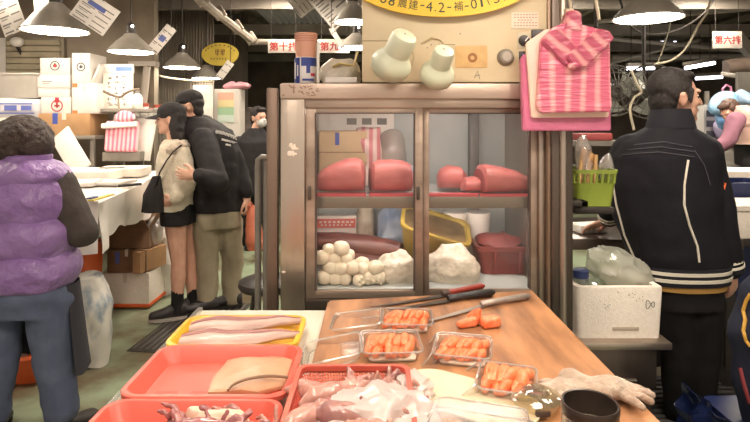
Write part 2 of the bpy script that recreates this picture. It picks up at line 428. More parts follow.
# the lamps of this stall, above the picture
WARM = mat('stall_lamp_glow', '#ffffff', 0.5, emit='#fff0e2', estr=21)
for (x, y, lb) in ((-0.42, 1.12, 'pendant lamp above the red trays of the fish stall'), (0.42, 1.22, 'pendant lamp above the wooden board of the fish stall')):
    c = V((x, y, 2.15)); t = lamp(375 + x / y * F, HY - (2.15 - CZ) / y * F, y, 0.19 / y * F, lb, glow=WARM, bead=False)
OVER = mat('added_lamp_glow', '#ffffff', 0.5, emit='#fff0dd', estr=74)  # unseen lamps added to brighten the aisles, stalls and back of the hall
for (x, y, lb) in ((-3.1, 4.5, 'added pendant lamp over the white-sheeted stall table'), (-1.2, 2.9, 'added pendant lamp over the aisle in front of the couple'), (-3.6, 2.6, 'added pendant lamp over the aisle left of the purple vest'), (-1.0, 4.9, 'added pendant lamp over the aisle beyond the couple'), (1.25, 1.9, 'added pendant lamp over the marked foam box'), (3.4, 4.3, 'added pendant lamp over the right aisle'), (3.6, 5.0, 'added pendant lamp over the far right table'), (0.75, 6.6, 'added pendant lamp behind the control box over the back aisle'), (1.1, 9.2, 'added pendant lamp far behind the control box'), (2.2, 6.2, 'added pendant lamp high above the drawer tower'), (4.0, 6.3, 'added pendant lamp high above the grey screen'), (-1.0, 6.3, 'added pendant lamp high above the leaflet rack'), (-0.7, 0.2, 'added pendant lamp over the walkway in front of the fish trays'), (1.1, 0.1, 'added pendant lamp over the walkway in front of the navy bag')):
    lamp(375 + x / max(y, .05) * F, HY - ((2.99 if y > 6 and x != .75 and x != 1.1 else 2.72) - CZ) / max(y, .05) * F, max(y, .05), 0.24 / max(y, .05) * F, lb, glow=OVER, bead=False)
# ---------------------------------------------------------------- tube lights far right
TUBE = mat('tube_glow', '#ffffff', 0.5, emit='#f4f2ff', estr=9)
def tubelight(a, b, label, r=0.025):
    a, b = V(a), V(b); t = thing('tube_light', (a + b) / 2, label, 'lamp', 'fluorescent tubes under the far roof')
    x, y, d = frame_of(b - a)
    MB().tube([a, b], r, 10).build('tube', TUBE, t)
    MB().box((a + b) / 2 + V((0, 0, r + 0.03)), (0.09, 0.05, (b - a).length * 1.02), M3(x, y, d), 0.006).build('fixture', GREYM, t)
    m = MB()
    for q in (a.lerp(b, 0.15), a.lerp(b, 0.85)): m.tube([q + V((0, 0, r + 0.05)), V((q.x, q.y, 3.18))], 0.006, 6)
    m.build('hanger', DARKM, t)
tubelight(P(627, 68.5, 8), P(654, 68, 8), 'fluorescent tube seen between the two wall fans')
tubelight(P(686, 68, 7.4), P(714, 63, 7.9), 'fluorescent tube just right of the standing man, upper one')
tubelight(P(696, 78.5, 9), P(722, 77, 9), 'fluorescent tube just right of the standing man, lower one')
tubelight(P(660, 42, 11), P(676, 42, 11), 'short faint fluorescent tube far off under the dark roof beams', 0.015)

# ---------------------------------------------------------------- hanging signs and price cards
YEL = mat('sign_yellow', '#d9b53a', 0.5, 0, '#cfab33', 5)
YELD = mat('sign_yellow_far', '#c9b044', 0.55, 0, '#b9a03a', 5)
def board(name, c, w, h, th, rz, tilt, m, label, cat, group=None, lean=0.0):
    R = R3(lean, tilt, 0); R = Matrix.Rotation(rz, 3, 'Z') @ R
    t = thing(name, c, label, cat, group)
    MB().box(c, (w, th, h), R, 0.002).build('card', m, t)
    return t, R
def on_board(c, R, x, z, th): return V(c) + R @ V((x, -th / 2 - 0.0008, z))
def ptext(t, c, R, x, z, s, w, m, h=None, name='lettering', th=0.01):
    text_mb(s, w, on_board(c, R, x, z, th), R @ FRONT, h, 0.0004, .028).build(name, m, t, smooth=False)
def pbars(t, c, R, bars, m, name='text_line', th=0.01):
    for (x, z, w, h) in bars: MB().box(on_board(c, R, x, z, th), (w, 0.0008, h), R).build(name, m, t, smooth=False)
def cords(t, tops, name='cord'):
    m = MB()
    for q in tops: m.tube([q, V((q.x, q.y + 0.01, 3.17))], 0.004, 5)
    m.build(name, DARKM, t)
# row number signs (red characters)
for (px, body, lb, Y) in ((283.5, '第十排', 'white hanging sign with red characters just left of the pink cup', 6.5), (334, '第九排', 'white hanging sign with red characters right of the pink cup', 6.5), (727, '第六排', 'white hanging sign with red characters high at far right', 6.6)):
    c = P(px, 46.5 if px < 500 else 40, Y); w = (31 if px < 500 else 29) / F * Y
    t, R = board('row_sign', c, w, 13 / F * Y if px < 500 else 17 / F * Y, 0.02, 0, 0, mat('sign_plate', '#c4bbb0', .8), lb, 'sign')
    ptext(t, c, R, 0, 0, body, w * 0.9, REDINK, 9 / F * Y, th=0.02)
    cords(t, [c + V((s * w * 0.4, 0, 0.07)) for s in (-1, 1)])
# yellow oval sign on the left
Y = 6.9; c = P(220.5, 54.5, Y); t = thing('oval_sign', c, 'small yellow oval stall sign hanging in front of the ribbed panel', 'sign')
a, b = 18.5 / F * Y, 11.5 / F * Y
MB().prism([(a * math.cos(2 * PI * i / 40), b * math.sin(2 * PI * i / 40)) for i in range(40)], 0.02, c, FRONT).build('panel', YELD, t)
FR = lambda x, z: V((c.x + x, c.y - 0.0212, c.z + z))
mb = MB()                                            # worn emblem: two knots of strokes and a row of marks below
for sx in (-0.034, 0.036):
    for (x, z, w, h) in ((0, 0.045, 0.05, 0.009), (0, 0.02, 0.055, 0.009), (0, -0.008, 0.05, 0.009), (-0.022, 0.018, 0.009, 0.06), (0.02, 0.03, 0.009, 0.035), (0, 0.005, 0.01, 0.07)):
        mb.box(FR(sx + x, z + 0.012), (w, 0.0012, h))
mb.build('emblem', mat('sign_maroon', '#6d4a2b', 0.7), t, smooth=False)
mb = MB()
for k in range(6):
    mb.box(FR(-0.11 + 0.036 * k, -0.05), (0.024, 0.0012, 0.007)); mb.box(FR(-0.11 + 0.036 * k, -0.064), (0.02, 0.0012, 0.006)); mb.box(FR(-0.11 + 0.036 * k, -0.057), (0.006, 0.0012, 0.026))
mb.build('worn_marks', mat('sign_olive', '#6f6a35', 0.7), t, smooth=False)
mb = MB()
for k in range(9):
    an = PI * (0.14 + 0.72 * k / 8); q = FR(a * 0.84 * math.cos(an), b * 0.8 * math.sin(an)); mb.box(q, (0.022, 0.0012, 0.016), R3(0, -(an - PI / 2), 0))
mb.build('arched_lettering', mat('sign_olive', '#6f6a35', 0.7), t, smooth=False)
cords(t, [c + V((s * a * 0.75, 0.01, b * 0.5)) for s in (-1, 1)])
# price cards hung at angles
def price_card(px, py, Y, w, h, tilt, label, header=None, rows=4, big=False):
    c = P(px, py, Y); w, h = w / F * Y, h / F * Y
    t, R = board('price_card', c, w, h, 0.006, 0, tilt, PAPER, label, 'card', 'printed cards hung overhead', lean=-0.1)
    bars = []
    for i in range(rows):
        z = h * (0.28 - 0.72 * i / max(rows - 1, 1))
        for x in (-0.24, 0.24): bars.append((w * x, z, w * 0.38, h * 0.035))
        bars.append((w * -0.28, z - h * 0.06, w * 0.26, h * 0.02))
    pbars(t, c, R, bars, INKG, th=0.006)
    if header: pbars(t, c, R, [header_rect(w, h, q) for q in header], BLUEINK, 'blue_header', th=0.006)
    top = c + R @ V((0, 0, h / 2 - 0.01)); cords(t, [top])
    return t
def header_rect(w, h, q): return (w * q[0], h * q[1], w * q[2], h * q[3])
price_card(95, 13, 3.9, 40, 30, 0.58, 'large tilted price card with blue heading above the notice board', [(-0.05, 0.22, 0.5, 0.16), (-0.38, 0.4, 0.2, 0.08)], 5)
price_card(162, 39, 5.4, 12, 31, 0.66, 'narrow tilted card with blue mark beside the ribbed panel', [(0, 0.02, 0.5, 0.2)], 4)
price_card(225, 70, 6.2, 8, 20, 0.62, 'narrow pale card hung just below the yellow oval sign', None, 3)
price_card(9, 12, 4.4, 24, 46, -0.4, 'grey card in the top left corner, tilted away from the wide lamp', None, 5)
price_card(44, 2, 4.6, 20, 26, -0.1, 'small pale card directly above the wide grey lamp', None, 2)
price_card(330, 3, 5.6, 30, 50, -0.7, 'grey tilted card hung above the pink cup', None, 6)
price_card(337, 38, 5.4, 5, 24, -0.55, 'thin edge-on card hanging between cup and control box', None, 2)
price_card(301, 2, 6.1, 26, 20, 0.9, 'grey crooked card at the top above the row signs', None, 4)
# translucent roof light
mb = MB(); q0 = V((-1.62, 8.3, 0))
mb.sheet(lambda u, v: (lerp(-1.75, -0.55, u), lerp(6.9, 9.0, v), 3.1 + 0.015 * math.sin(u * 2 * PI * 12)), 97, 2, 0.01)
struct(mb.build('window_1', mat('dusty_roof_light', '#8d877c', 0.6, emit='#9c968a', estr=0.12)))
# cables at right
def cable(pts, r, m, label):
    P3 = [V(p) for p in pts]; out = []
    for i in range(len(P3) - 1):                      # Catmull-Rom
        p0, p1, p2, p3 = P3[max(i - 1, 0)], P3[i], P3[i + 1], P3[min(i + 2, len(P3) - 1)]
        for k in range(8):
            t = k / 8; out.append(0.5 * ((2 * p1) + (p2 - p0) * t + (2 * p0 - 5 * p1 + 4 * p2 - p3) * t * t + (3 * p1 - p0 - 3 * p2 + p3) * t ** 3))
    out.append(P3[-1]); return tag(MB().tube(out, r, 7).build('hanging_cable', m), label, 'cable')
PALECORD = mat('pale_cable', '#b9ae96', 0.6)
cable([P(716, -60, 4), P(710, 2, 4), P(698, 26, 4), P(686, 48, 4), P(672, 60, 4), P(655, 64, 4)], 0.008, PALECORD, 'thick pale cable sweeping down behind the standing man')
cable([P(673, -60, 4.2), P(671, 14, 4.2), P(666, 40, 4.2), P(658, 62, 4.2)], 0.004, PALECORD, 'thin pale cable hanging straight under the wide right lamp')
cable([P(612, -40, 5.4), P(628, 22, 5.4), P(660, 34, 5.4), P(700, 16, 5.4), P(735, -30, 5.4)], 0.012, DARKM, 'black cable sagging across behind the wide right lamp')
cable([P(140, 66, 6.2), P(160, 76, 6.2), P(185, 80, 6.2), P(214, 82, 6.2)], 0.012, PALECORD, 'pale cable strung behind the heads of the couple')
# ================================================================ left stall
def lid_carton(name, x0, y0, x1, y1, Y, d, m, label, group=None, cat='box', lid=0.0, yaw=0.0, over=0.006):
    """closed carton; lid = share of the height taken by a slip-over lid; returns thing, front-centre"""
    a, b = P(x0, y1, Y), P(x1, y0, Y); w, h = b.x - a.x, b.z - a.z
    c = V(((a.x + b.x) / 2, Y + d / 2, a.z)); t = thing(name, c, label, cat, group)
    if lid:
        MB().box(c + V((0, 0, h * (1 - lid) / 2)), (w - 2 * over, d - 2 * over, h * (1 - lid)), None, 0.004).build('body', m, t)
        MB().box(c + V((0, 0, h * (1 - lid / 2))), (w, d, h * lid), None, 0.006).build('lid', m, t)
    else:
        MB().box(c + V((0, 0, h / 2)), (w, d, h), None, 0.005).build('body', m, t)
        MB().box(c + V((0, 0, h - 0.002)), (w * 0.995, 0.004, 0.006)).b2((c.x - w * .04, c.y - d / 2 - 0.002, c.z + h * .72), (c.x + w * .04, c.y + d / 2, c.z + h + 0.003)).build('tape', mat('packing_tape', '#cfc4b4', 0.35), t)
    return t, V((c.x, Y, c.z + h / 2)), w, h
def emblem(t, fc, r, ink=INK, dx=0, dz=0, fill=None):
    mb = MB(); c = fc + V((dx, -0.0015, dz))
    mb.lathe([(r, 0), (r, 0.0012), (r * 0.8, 0.0012), (r * 0.8, 0)], c, FRONT, 24, False, False)
    mb.box(c, (r * 0.9, 0.001, r * 0.3)); mb.box(c + V((0, 0, r * 0.1)), (r * 0.3, 0.001, r * 0.9))
    mb.build('round_emblem', fill or ink, t, smooth=False)
def pbars_front(t, fc, bars, m, name='printing'):
    mb = MB()
    for (x, z, w, h) in bars: mb.box(fc + V((x, -0.001, z)), (w, 0.0014, h))
    mb.build(name, m, t, smooth=False)

YS = 5.2
# steel rack that carries the cartons
rk = thing('storage_rack', P(50, 205, YS + 0.2), 'pale metal rack carrying the white cartons behind the sheeted table', 'rack')
zs = P(0, 135.5, YS).z; zw = P(0, 131, YS).z
xa, xb = P(-60, 0, YS).x, P(96, 0, YS).x
MB().b2((xa, YS - 0.02, zs - 0.035), (xb, YS + 0.5, zs), 0.004).build('shelf', GREYM, rk)
MB().b2((xa, YS, 0.34), (xb, YS + 0.5, 0.37), 0.004).build('shelf', GREYM, rk)
for x in (xa + 0.03, xb - 0.04):
    for yy in (YS + 0.02, YS + 0.46):
        MB().b2((x - 0.02, yy - 0.015, 0), (x + 0.02, yy + 0.015, zs - 0.03)).build('post', GREYM, rk)
g = 'white cartons stacked on the rack'
t, fc, w, h = lid_carton('brown_carton', 38, 113.5, 90, 135.5, YS, 0.36, CARD, 'brown carton with blue tape under the white cartons')
MB().b2((fc.x - w * .22, YS - 0.003, fc.z + h * .02), (fc.x - w * .12, YS + 0.1, fc.z + h / 2 + 0.003)).build('blue_tape', mat('blue_tape', '#3f4f96', 0.4), t)
t, fc, w, h = lid_carton('white_carton', 41, 97, 71, 113.5, YS + 0.02, 0.34, WHITEC, 'white carton with red drop emblem on the brown carton', g)
emblem(t, fc, w * 0.2, REDINK, 0.01, -0.005); MB().box(fc + V((0.01, -0.0015, 0.05)), (0.04, 0.002, 0.05)).build('red_mark', mat('crimson_print', '#b8324a', 0.6), t)
t, fc, w, h = lid_carton('white_carton', 37, 74.5, 70, 97, YS + 0.02, 0.34, WHITEC, 'white carton with deep lid, second of the left stack', g, lid=0.6)
pbars_front(t, fc, [(-0.06, 0.04, 0.1, 0.008), (-0.07, 0.022, 0.07, 0.006)], INKG, 'lettering')
t, fc, w, h = lid_carton('white_carton', 40, 58, 70, 74.5, YS + 0.03, 0.32, mat('grey_white_card', '#cbc4bb', 0.7), 'greyish carton with round dark emblem topping the left stack', g)
emblem(t, fc, w * 0.16, INK, 0, 0.005); MB().ell(fc + V((0, -0.001, 0.005)), (0.02, 0.002, 0.018), None, 10, 6).build('dark_mark', REDINK, t)
t, fc, w, h = lid_carton('white_carton', 72, 83, 97, 113.5, YS + 0.01, 0.34, WHITEC, 'tall white carton with orange tags on the brown carton', g)
for br_ in ((-w * 0.38, h * 0.42, w * 0.2, h * 0.13), (-w * 0.38, -h * 0.45, w * 0.2, h * 0.1)): pbars_front(t, fc, [br_], mat('orange_tag', '#d9763f', 0.6), 'orange_tag')
t, fc, w, h = lid_carton('white_carton', 72, 53, 90, 83, YS + 0.01, 0.32, WHITEC, 'tall narrow carton with round dark emblem, highest of the cartons', g)
emblem(t, fc, w * 0.24, INK, 0, 0.01)
# leaning flap
mb = MB(); a = P(92, 84, YS + 0.05); mb.box(a + V((0.03, 0.1, 0.09)), (0.02, 0.2, 0.2), R3(0, 0.45, 0)); tag(mb.build('loose_card', WHITEC), 'loose white card propped against the tall narrow carton', 'card')
# left pile at the edge of the picture
t, fc, w, h = lid_carton('foam_box', -22, 118, 39, 135.5, YS, 0.4, STYRO, 'white foam box at the bottom of the pile at the left edge')
a = P(9, 118, YS); bg = thing('printed_sack', V((a.x, YS + 0.2, a.z)), 'white plastic sack with blue print on the left pile', 'sack')
mb = MB(); x0, x1 = P(-22, 0, YS).x, P(40, 0, YS).x; zt = P(0, 98, YS).z
mb.loft([((x0 + x1) / 2, YS + .2, a.z + .005, (x1 - x0) * .47, .17), ((x0 + x1) / 2, YS + .2, lerp(a.z, zt, .35), (x1 - x0) * .5, .2), ((x0 + x1) / 2, YS + .2, lerp(a.z, zt, .75), (x1 - x0) * .49, .19), ((x0 + x1) / 2, YS + .2, zt - 0.005, (x1 - x0) * .46, .16)], 48, 5, 4).noise(0.012, 9)
mb.build('sack', mat('sack_film', '#d9d5d3', 0.35, 0, '#c9c6c8', 6), bg)
pbars_front(bg, V(((x0 + x1) / 2, YS - 0.008, lerp(a.z, zt, .5))), [(0.05, 0.04, 0.36, 0.012), (0.02, 0.0, 0.12, 0.05), (0.17, 0.0, 0.1, 0.045), (-0.12, 0.0, 0.08, 0.05), (0.05, -0.05, 0.4, 0.012)], BLUEINK, 'lettering')
tub = thing('clear_crate', P(10, 97.5, YS + .2), 'milky clear crate stacked on top of the pile at the left edge', 'crate')
zb, zt = P(0, 98, YS).z + 0.002, P(0, 75, YS).z; xm = P(8, 0, YS).x; W = P(38, 0, YS).x - P(-22, 0, YS).x
mb = MB(); mb.rings([rrect(W * .86, .3, .04, zb, 4, (xm, YS + .2)), rrect(W, .38, .05, zt - 0.02, 4, (xm, YS + .2)), rrect(W * 1.03, .4, .05, zt, 4, (xm, YS + .2)), rrect(W * .96, .34, .05, zt, 4, (xm, YS + .2)), rrect(W * .84, .28, .04, zb + .01, 4, (xm, YS + .2))])
mb.build('tub', mat('milky_tub', '#c2bbb1', 0.3, 0, '#b2aba1', 4), tub); MB().box((xm, YS + .2, zt + .012), (W * 1.04, .41, .02), None, .008).build('lid', mat('milky_tub', '#c2bbb1', 0.3), tub)
# slatted vent on the back wall and a white bracket lamp
vt = thing('wall_vent', P(30, 76, 5.98), 'cream slatted vent panel on the wall above the left pile', 'vent')
pm = mat('cream_vent', '#b3a78f', 0.6, 0, '#a0957e', 5)
mb = MB(); a, b = P(8, 77, 5.98), P(66, 38, 5.98); mb.b2((a.x, 5.94, a.z), (b.x, 6.0, b.z), 0.005); mb.build('frame', mat('vent_back', '#857b69', 0.7), vt)
for k in range(6):
    z = lerp(a.z, b.z, (k + 0.6) / 6.4)
    MB().box(((a.x + b.x) / 2, 5.92, z), (b.x - a.x - 0.06, 0.03, 0.05), R3(0.5, 0, 0)).build('slat', pm, vt)
pc = thing('small_speaker', P(17, 44, 5.9), 'small white round device on the vent beside the wide lamp', 'device')
q = P(17, 42, 5.86); MB().ell(q, (0.07, 0.06, 0.055)).build('body', WHITEP, pc); MB().cap(q + V((0, 0, -.04)), .02, q + V((0.01, 0.05, -.12)), .015).build('stalk', DARKM, pc)
# papers on the wall
for i, (x0, y0, x1, y1, lb) in enumerate(((-8, 38, 7, 76, 'white paper notice on the wall at the left picture edge'),)):
    a, b = P(x0, y1, 5.96), P(x1, y0, 5.96); tag(MB().b2((a.x, 5.955, a.z), (b.x, 5.985, b.z)).build('wall_notice', PAPER), lb, 'notice')
# notice board with black marks
nb = thing('notice_sheet', P(117, 109, YS + .15), 'white notice sheet with rows of black marks under a blue heading', 'notice')
a, b = P(103, 108.5, YS + .15), P(132.5, 73, YS + .15)
MB().b2((a.x, YS + .15, a.z), (b.x, YS + .17, b.z), .002).build('sheet', mat('bright_notice', '#e9e1d4', 0.7), nb)
a2, b2 = P(99, 73, YS + .15), P(133, 64, YS + .15)
MB().b2((a2.x, YS + .15, a2.z), (b2.x, YS + .18, b2.z), .003).build('header', WHITEC, nb)
MB().b2((lerp(a2.x, b2.x, .5), YS + .148, a2.z + .02), (b2.x - .01, YS + .1495, a2.z + .06)).build('blue_band', mat('blue_band', '#6f8cc0', .5), nb)
rnd = random.Random(3)
for r_ in range(6):
    for c_ in range(3):
        mb = MB(); cx, cz = lerp(a.x, b.x, .22 + .24 * c_), lerp(b.z, a.z, .13 + .15 * r_)
        for k in range(4):
            s1, s2 = (rnd.uniform(.02, .05), .007) if k % 2 else (.008, rnd.uniform(.015, .03))
            mb.box((cx + rnd.uniform(-.015, .015), YS + .149, cz + rnd.uniform(-.014, .014)), (s1, .001, s2))
        mb.build('character', mat('faded_ink', '#7c746c', .7), nb, smooth=False)
# ledge under the notice
lg = thing('display_ledge', P(118, 112, YS + .2), 'grey ledge carrying the white notice above the pink bag pack', 'shelf')
a, b = P(97, 112, YS), P(150, 108.7, YS)
MB().b2((a.x, YS + .06, a.z), (b.x, YS + .5, b.z), .004).build('shelf', GREYM, lg)
for q in (a.x + .03, b.x - .03): MB().b2((q - .02, YS + .44, 0), (q + .02, YS + .48, a.z + .01)).build('post', GREYM, lg)
# twisted wire and hook card
cable([P(103, 91, 5.1), P(112, 95, 5.12), P(120, 97, 5.1), P(126, 93, 5.1), P(133, 90, 5.1), P(139, 89, 5.2)], 0.012, mat('twisted_wire', '#6d5c4b', .7), 'brown twisted wire strung across the white notice')
cable([P(118, 97, 5.1), P(118.5, 103, 5.12), P(119, 110, 5.14)], 0.01, mat('pale_wire', '#b0a48f', .7), 'short pale wire hanging down from the twisted wire')
tb = thing('bottle', P(137.5, 108.7, YS + .16), 'white squat bottle standing beside the notice sheet', 'bottle')
q = P(137.5, 108.7, YS + .16); MB().lathe([(.045, 0), (.05, .01), (.05, .1), (.04, .13), (.022, .15)], q, None, 20).build('body', WHITEP, tb); MB().lathe([(.024, .15), (.024, .185), (.0, .19)], q, None, 16).build('cap', GREYM, tb)
# pink striped bag packs leaning by the ledge
PINKS = stripes('pink_striped_film', '#e2738c', '#efc3c4', 'X', 7.5, .35, .25, .75)
pk = thing('bag_pack', P(122, 160, 5.3), 'pack of pink striped bags on a white panel above the sheeted table', 'bag pack')
a, b = P(102, 160, 5.25), P(146, 116, 5.25)
MB().box(((a.x + b.x) / 2 + .03, 5.36, (a.z + b.z) / 2), (b.x - a.x, .03, b.z - a.z), R3(-.16, .1, 0), .01).build('backing_panel', WHITEP, pk)
a, b = P(104, 152, 5.2), P(136, 121, 5.2)
mb = MB(); mb.box(((a.x + b.x) / 2, 5.24, (a.z + b.z) / 2), (b.x - a.x, .07, b.z - a.z), R3(-.16, 0, 0), .02, 3).noise(.008, 9); mb.build('bags', PINKS, pk)
MB().box(((a.x + b.x) / 2, 5.19, b.z - .04), (b.x - a.x + .03, .05, .05), R3(-.16, -.06, 0), .01).build('clamp_bar', WHITEP, pk)
mb = MB(); mb.ell(((a.x + b.x) / 2 + .03, 5.25, b.z + .04), (.1, .03, .06)).noise(.02, 12); mb.build('handles', PINKS, pk)
MB().box(((a.x + b.x) / 2, 5.28, a.z - .045), (b.x - a.x + .06, .12, .09), None, .006).build('dispenser', GREYM, pk)
# slanted white panel
mb = MB(); q = P(71, 152, 4.95); mb.box(q, (.2, .025, .48), R3(-.35, -.72, 0), .006); mb.box(q + V((.06, -.02, -.03)), (.11, .012, .36), R3(-.35, -.72, 0), .003)
tag(mb.build('leaning_sheet', WHITEC), 'white panel slanting below the shelf beside the curly-haired woman', 'panel')

# ---------------------------------------------------------------- sheeted table
ZT = 1.0
def cn(px, py): return G(px, py, ZT)
fr, br = cn(95, 202), cn(153, 175.5)                       # right-hand edge of the top
tt = thing('stall_table', V((-3.2, 4.2, 0)), 'long stall table wrapped in white plastic sheet along the aisle', 'table')
pl = [(fr.x, fr.y), (br.x, br.y), (br.x - .03, 5.16), (-5.2, 5.16), (-5.2, fr.y - .05)]
MB().prism(pl, .05, (0, 0, ZT - .055)).build('table_top', WHITEP, tt)
for (x, y) in ((fr.x - .5, fr.y + .1), (br.x - .5, br.y + .3), (-5, fr.y + .1), (-5, br.y - .1)): MB().b2((x - .03, y - .03, 0), (x + .03, y + .03, ZT - .05)).build('leg', GREYM, tt)
SHEETW = mat('white_sheet_plastic', '#e9e3db', .35, 0, '#d9d3cb', 5, (.3, .7), .3, 14)
sc = thing('plastic_sheet', V((-3.2, 4.6, ZT)), 'creased white plastic sheet spread over the long stall table', 'sheet')
def shf(u, v):      # u along the edge, v from the top's inside across the edge and down
    e = fr.lerp(br, u); s = v * 1.6
    w = noise.noise(V((e.x * 2 + v * 2, e.y * 5, v * 3)))
    if s < 1.25: return V((e.x - (1.25 - s) * 2.5, e.y, ZT + .008 + .012 * abs(w)))
    d = s - 1.25
    return V((e.x + .02 + .05 * w * d / .35 + .02 * math.sin(e.y * 16) * d / .35, e.y + .03 * w, ZT + .006 - d * (.8 + .25 * w)))
mb = MB(); mb.sheet(shf, 60, 50, .004); mb.build('top_sheet', SHEETW, sc)
def shf2(u, v):
    x = lerp(-5.1, fr.x + .03, u); w = noise.noise(V((x * 5, v * 2, 3)))
    return V((x, fr.y - .02 - .03 * w * v - .02 * math.sin(x * 18) * v, ZT + .008 - v * (.3 + .05 * w)))
mb = MB(); mb.sheet(shf2, 60, 10, .004); mb.build('front_skirt', SHEETW, sc)
rl = thing('ruler', P(105, 200, 3.95), 'yellow and blue ruler lying at the front table corner', 'ruler')
a, b = G(96, 200.5, ZT + .025), G(117, 194.5, ZT + .025)
d = (b - a); mb = MB(); x, y, dd = frame_of(d); mb.box((a + b) / 2 + V((-.03, 0, 0)), (.035, .008, d.length), M3(x, y, dd)); mb.build('blade', mat('ruler_yellow', '#cdbb57', .5), rl)
mb = MB(); mb.box(a.lerp(b, .15) + V((-.05, .02, .008)), (.03, .008, d.length * .3), M3(x, y, dd)); mb.build('blue_end', mat('ruler_blue', '#3d437f', .5), rl)
for i, (px, py, w, dp, hh, yw, lb) in enumerate(((86, 186, .34, .26, .03, .2, 'flat white carton blank nearest the ruler on the sheeted table'), (118, 184, .36, .26, .02, -.1, 'flat white carton blank at the aisle side of the sheeted table'), (100, 179, .5, .4, .07, .05, 'stack of white foam lids in the middle of the sheeted table'), (136, 176, .36, .3, .07, .15, 'white foam lid at the far end of the sheeted table'))):
    q = G(px, py, ZT + .02); tag(MB().box(q + V((-.1, 0, hh / 2 + .004)), (w, dp, hh), R3(0, 0, yw), .006).build('foam_slab', WHITEC if i < 2 else STYRO), lb, 'lid', 'white lids and blanks on the sheeted table')
q = G(84, 178.5, ZT + .03); pn = MB(); pn.tube([q, q + V((.14, .03, .006))], .01, 8); tag(pn.build('marker_pen', mat('pen_blue', '#34386f', .4)), 'dark blue marker pen lying on the sheeted table behind ruler', 'pen')
q = G(118, 186, ZT + .03); pn = MB(); pn.tube([q, q + V((.13, .07, .006))], .009, 8); tag(pn.build('marker_pen', INK), 'black marker pen lying on the sheeted table below pink bags', 'pen')

# ---------------------------------------------------------------- boxes under and beside the table
def open_carton(name, c, w, d, h, yaw, m, label, cat='box', flaps=True, inner=None, fl=(0.9, 0.7, 1.1, 0.5)):
    c = V(c); t = thing(name, c, label, cat); R = R3(0, 0, yaw); th = .008
    mb = MB()
    for (x, y, sx, sy) in ((0, -d / 2 + th / 2, w, th), (0, d / 2 - th / 2, w, th), (-w / 2 + th / 2, 0, th, d - 2 * th), (w / 2 - th / 2, 0, th, d - 2 * th)):
        mb.box(R @ V((x, y, h / 2)) + c, (sx, sy, h), R)
    mb.box(R @ V((0, 0, th / 2)) + c, (w, d, th), R); mb.build('body', m, t)
    if flaps:
        for k, (x, y, sx, sy) in enumerate(((0, -1, w, d * .42), (0, 1, w, d * .42), (-1, 0, d, w * .4), (1, 0, d, w * .4))):
            a = fl[k]; o = R @ V((x * w / 2, y * d / 2, h)) + c
            u = R @ V((x * math.sin(a), y * math.sin(a), math.cos(a))); s = R @ V((-y, x, 0)); n = u.cross(s)
            MB().box(o + u * sy / 2, (sx * .98, sy, .006), M3(s, u, n)).build('flap', m, t)
    return t, R
t, fc, w, h = lid_carton('foam_box', 101, 273, 149, 307, 4.22, .34, STYRO, 'white foam box with orange rim on the floor under cartons', lid=0)
MB().box(fc + V((0, .17, -h / 2 + .01)), (w + .02, .36, .03), None, .01).build('orange_rim', ORANGE, t)
t, fc, w, h = lid_carton('brown_carton', 107, 250, 146, 273, 4.2, .32, CARDD, 'worn brown carton with blue mark on the white foam box')
MB().box(fc + V((-.07, -.001, .03)), (.035, .002, .09)).build('blue_mark', BLUEINK, t)
MB().box(fc + V((w * .46, .1, 0)), (.07, .3, h * .9), R3(0, 0, -.3)).build('side_flap', CARD, t)
q = P(125, 249, 4.22); open_carton('dark_carton', (q.x + .0, 4.38, q.z + .002), .34, .3, .16, .06, CARDD, 'open damp carton topping the floor stack beside the aisle')
mb = MB(); q = P(147, 236, 4.25); mb.ell((q.x, 4.38, q.z + .02), (.07, .09, .12), None, 24, 16).noise(.035, 9, 0, 2); tag(mb.build('crumpled_bag', BAGM), 'crumpled milky bag slumped over the open damp carton', 'bag')
mb = MB(); q = P(158, 258, 4.5); mb.ell((q.x, 4.62, .35), (.16, .14, .36), None, 24, 18).noise(.07, 6, 0, 4); tag(mb.build('crumpled_bag', SHEETW), 'white plastic sack standing behind the woman in the skirt', 'bag')
q = P(150, 222, 4.7); t, fc, w, h = lid_carton('flat_carton', 132, 214, 168, 236, 4.9, .5, CARD, 'brown carton behind the white sack under the table end')
tag(MB().b2((P(120, 0, 4.95).x, 4.9, 0), (P(170, 0, 4.95).x, 5.35, P(0, 236, 4.9).z)).build('foam_block', STYRO), 'tall white foam block under the brown carton behind sack', 'box')
# orange bin
q = P(66, 285, 3.75); ob = thing('orange_bin', V((q.x, 3.9, 0)), 'orange plastic bin beside the worn cartons under the table', 'bin')
zt = P(0, 249, 3.75).z
mb = MB(); mb.rings([rrect(.2, .28, .04, 0.002, 4, (q.x, 3.9)), rrect(.24, .34, .05, zt - .03, 4, (q.x, 3.9)), rrect(.27, .37, .05, zt - .03, 4, (q.x, 3.9)), rrect(.27, .37, .05, zt, 4, (q.x, 3.9)), rrect(.23, .33, .05, zt, 4, (q.x, 3.9)), rrect(.18, .26, .04, .02, 4, (q.x, 3.9))]); mb.build('tub', ORANGE, ob)
for k in range(2): MB().b2((q.x - .09, 3.9 - .185, .14 + .14 * k), (q.x + .09, 3.9 - .165, .16 + .14 * k), .004).build('rib', ORANGE, ob)
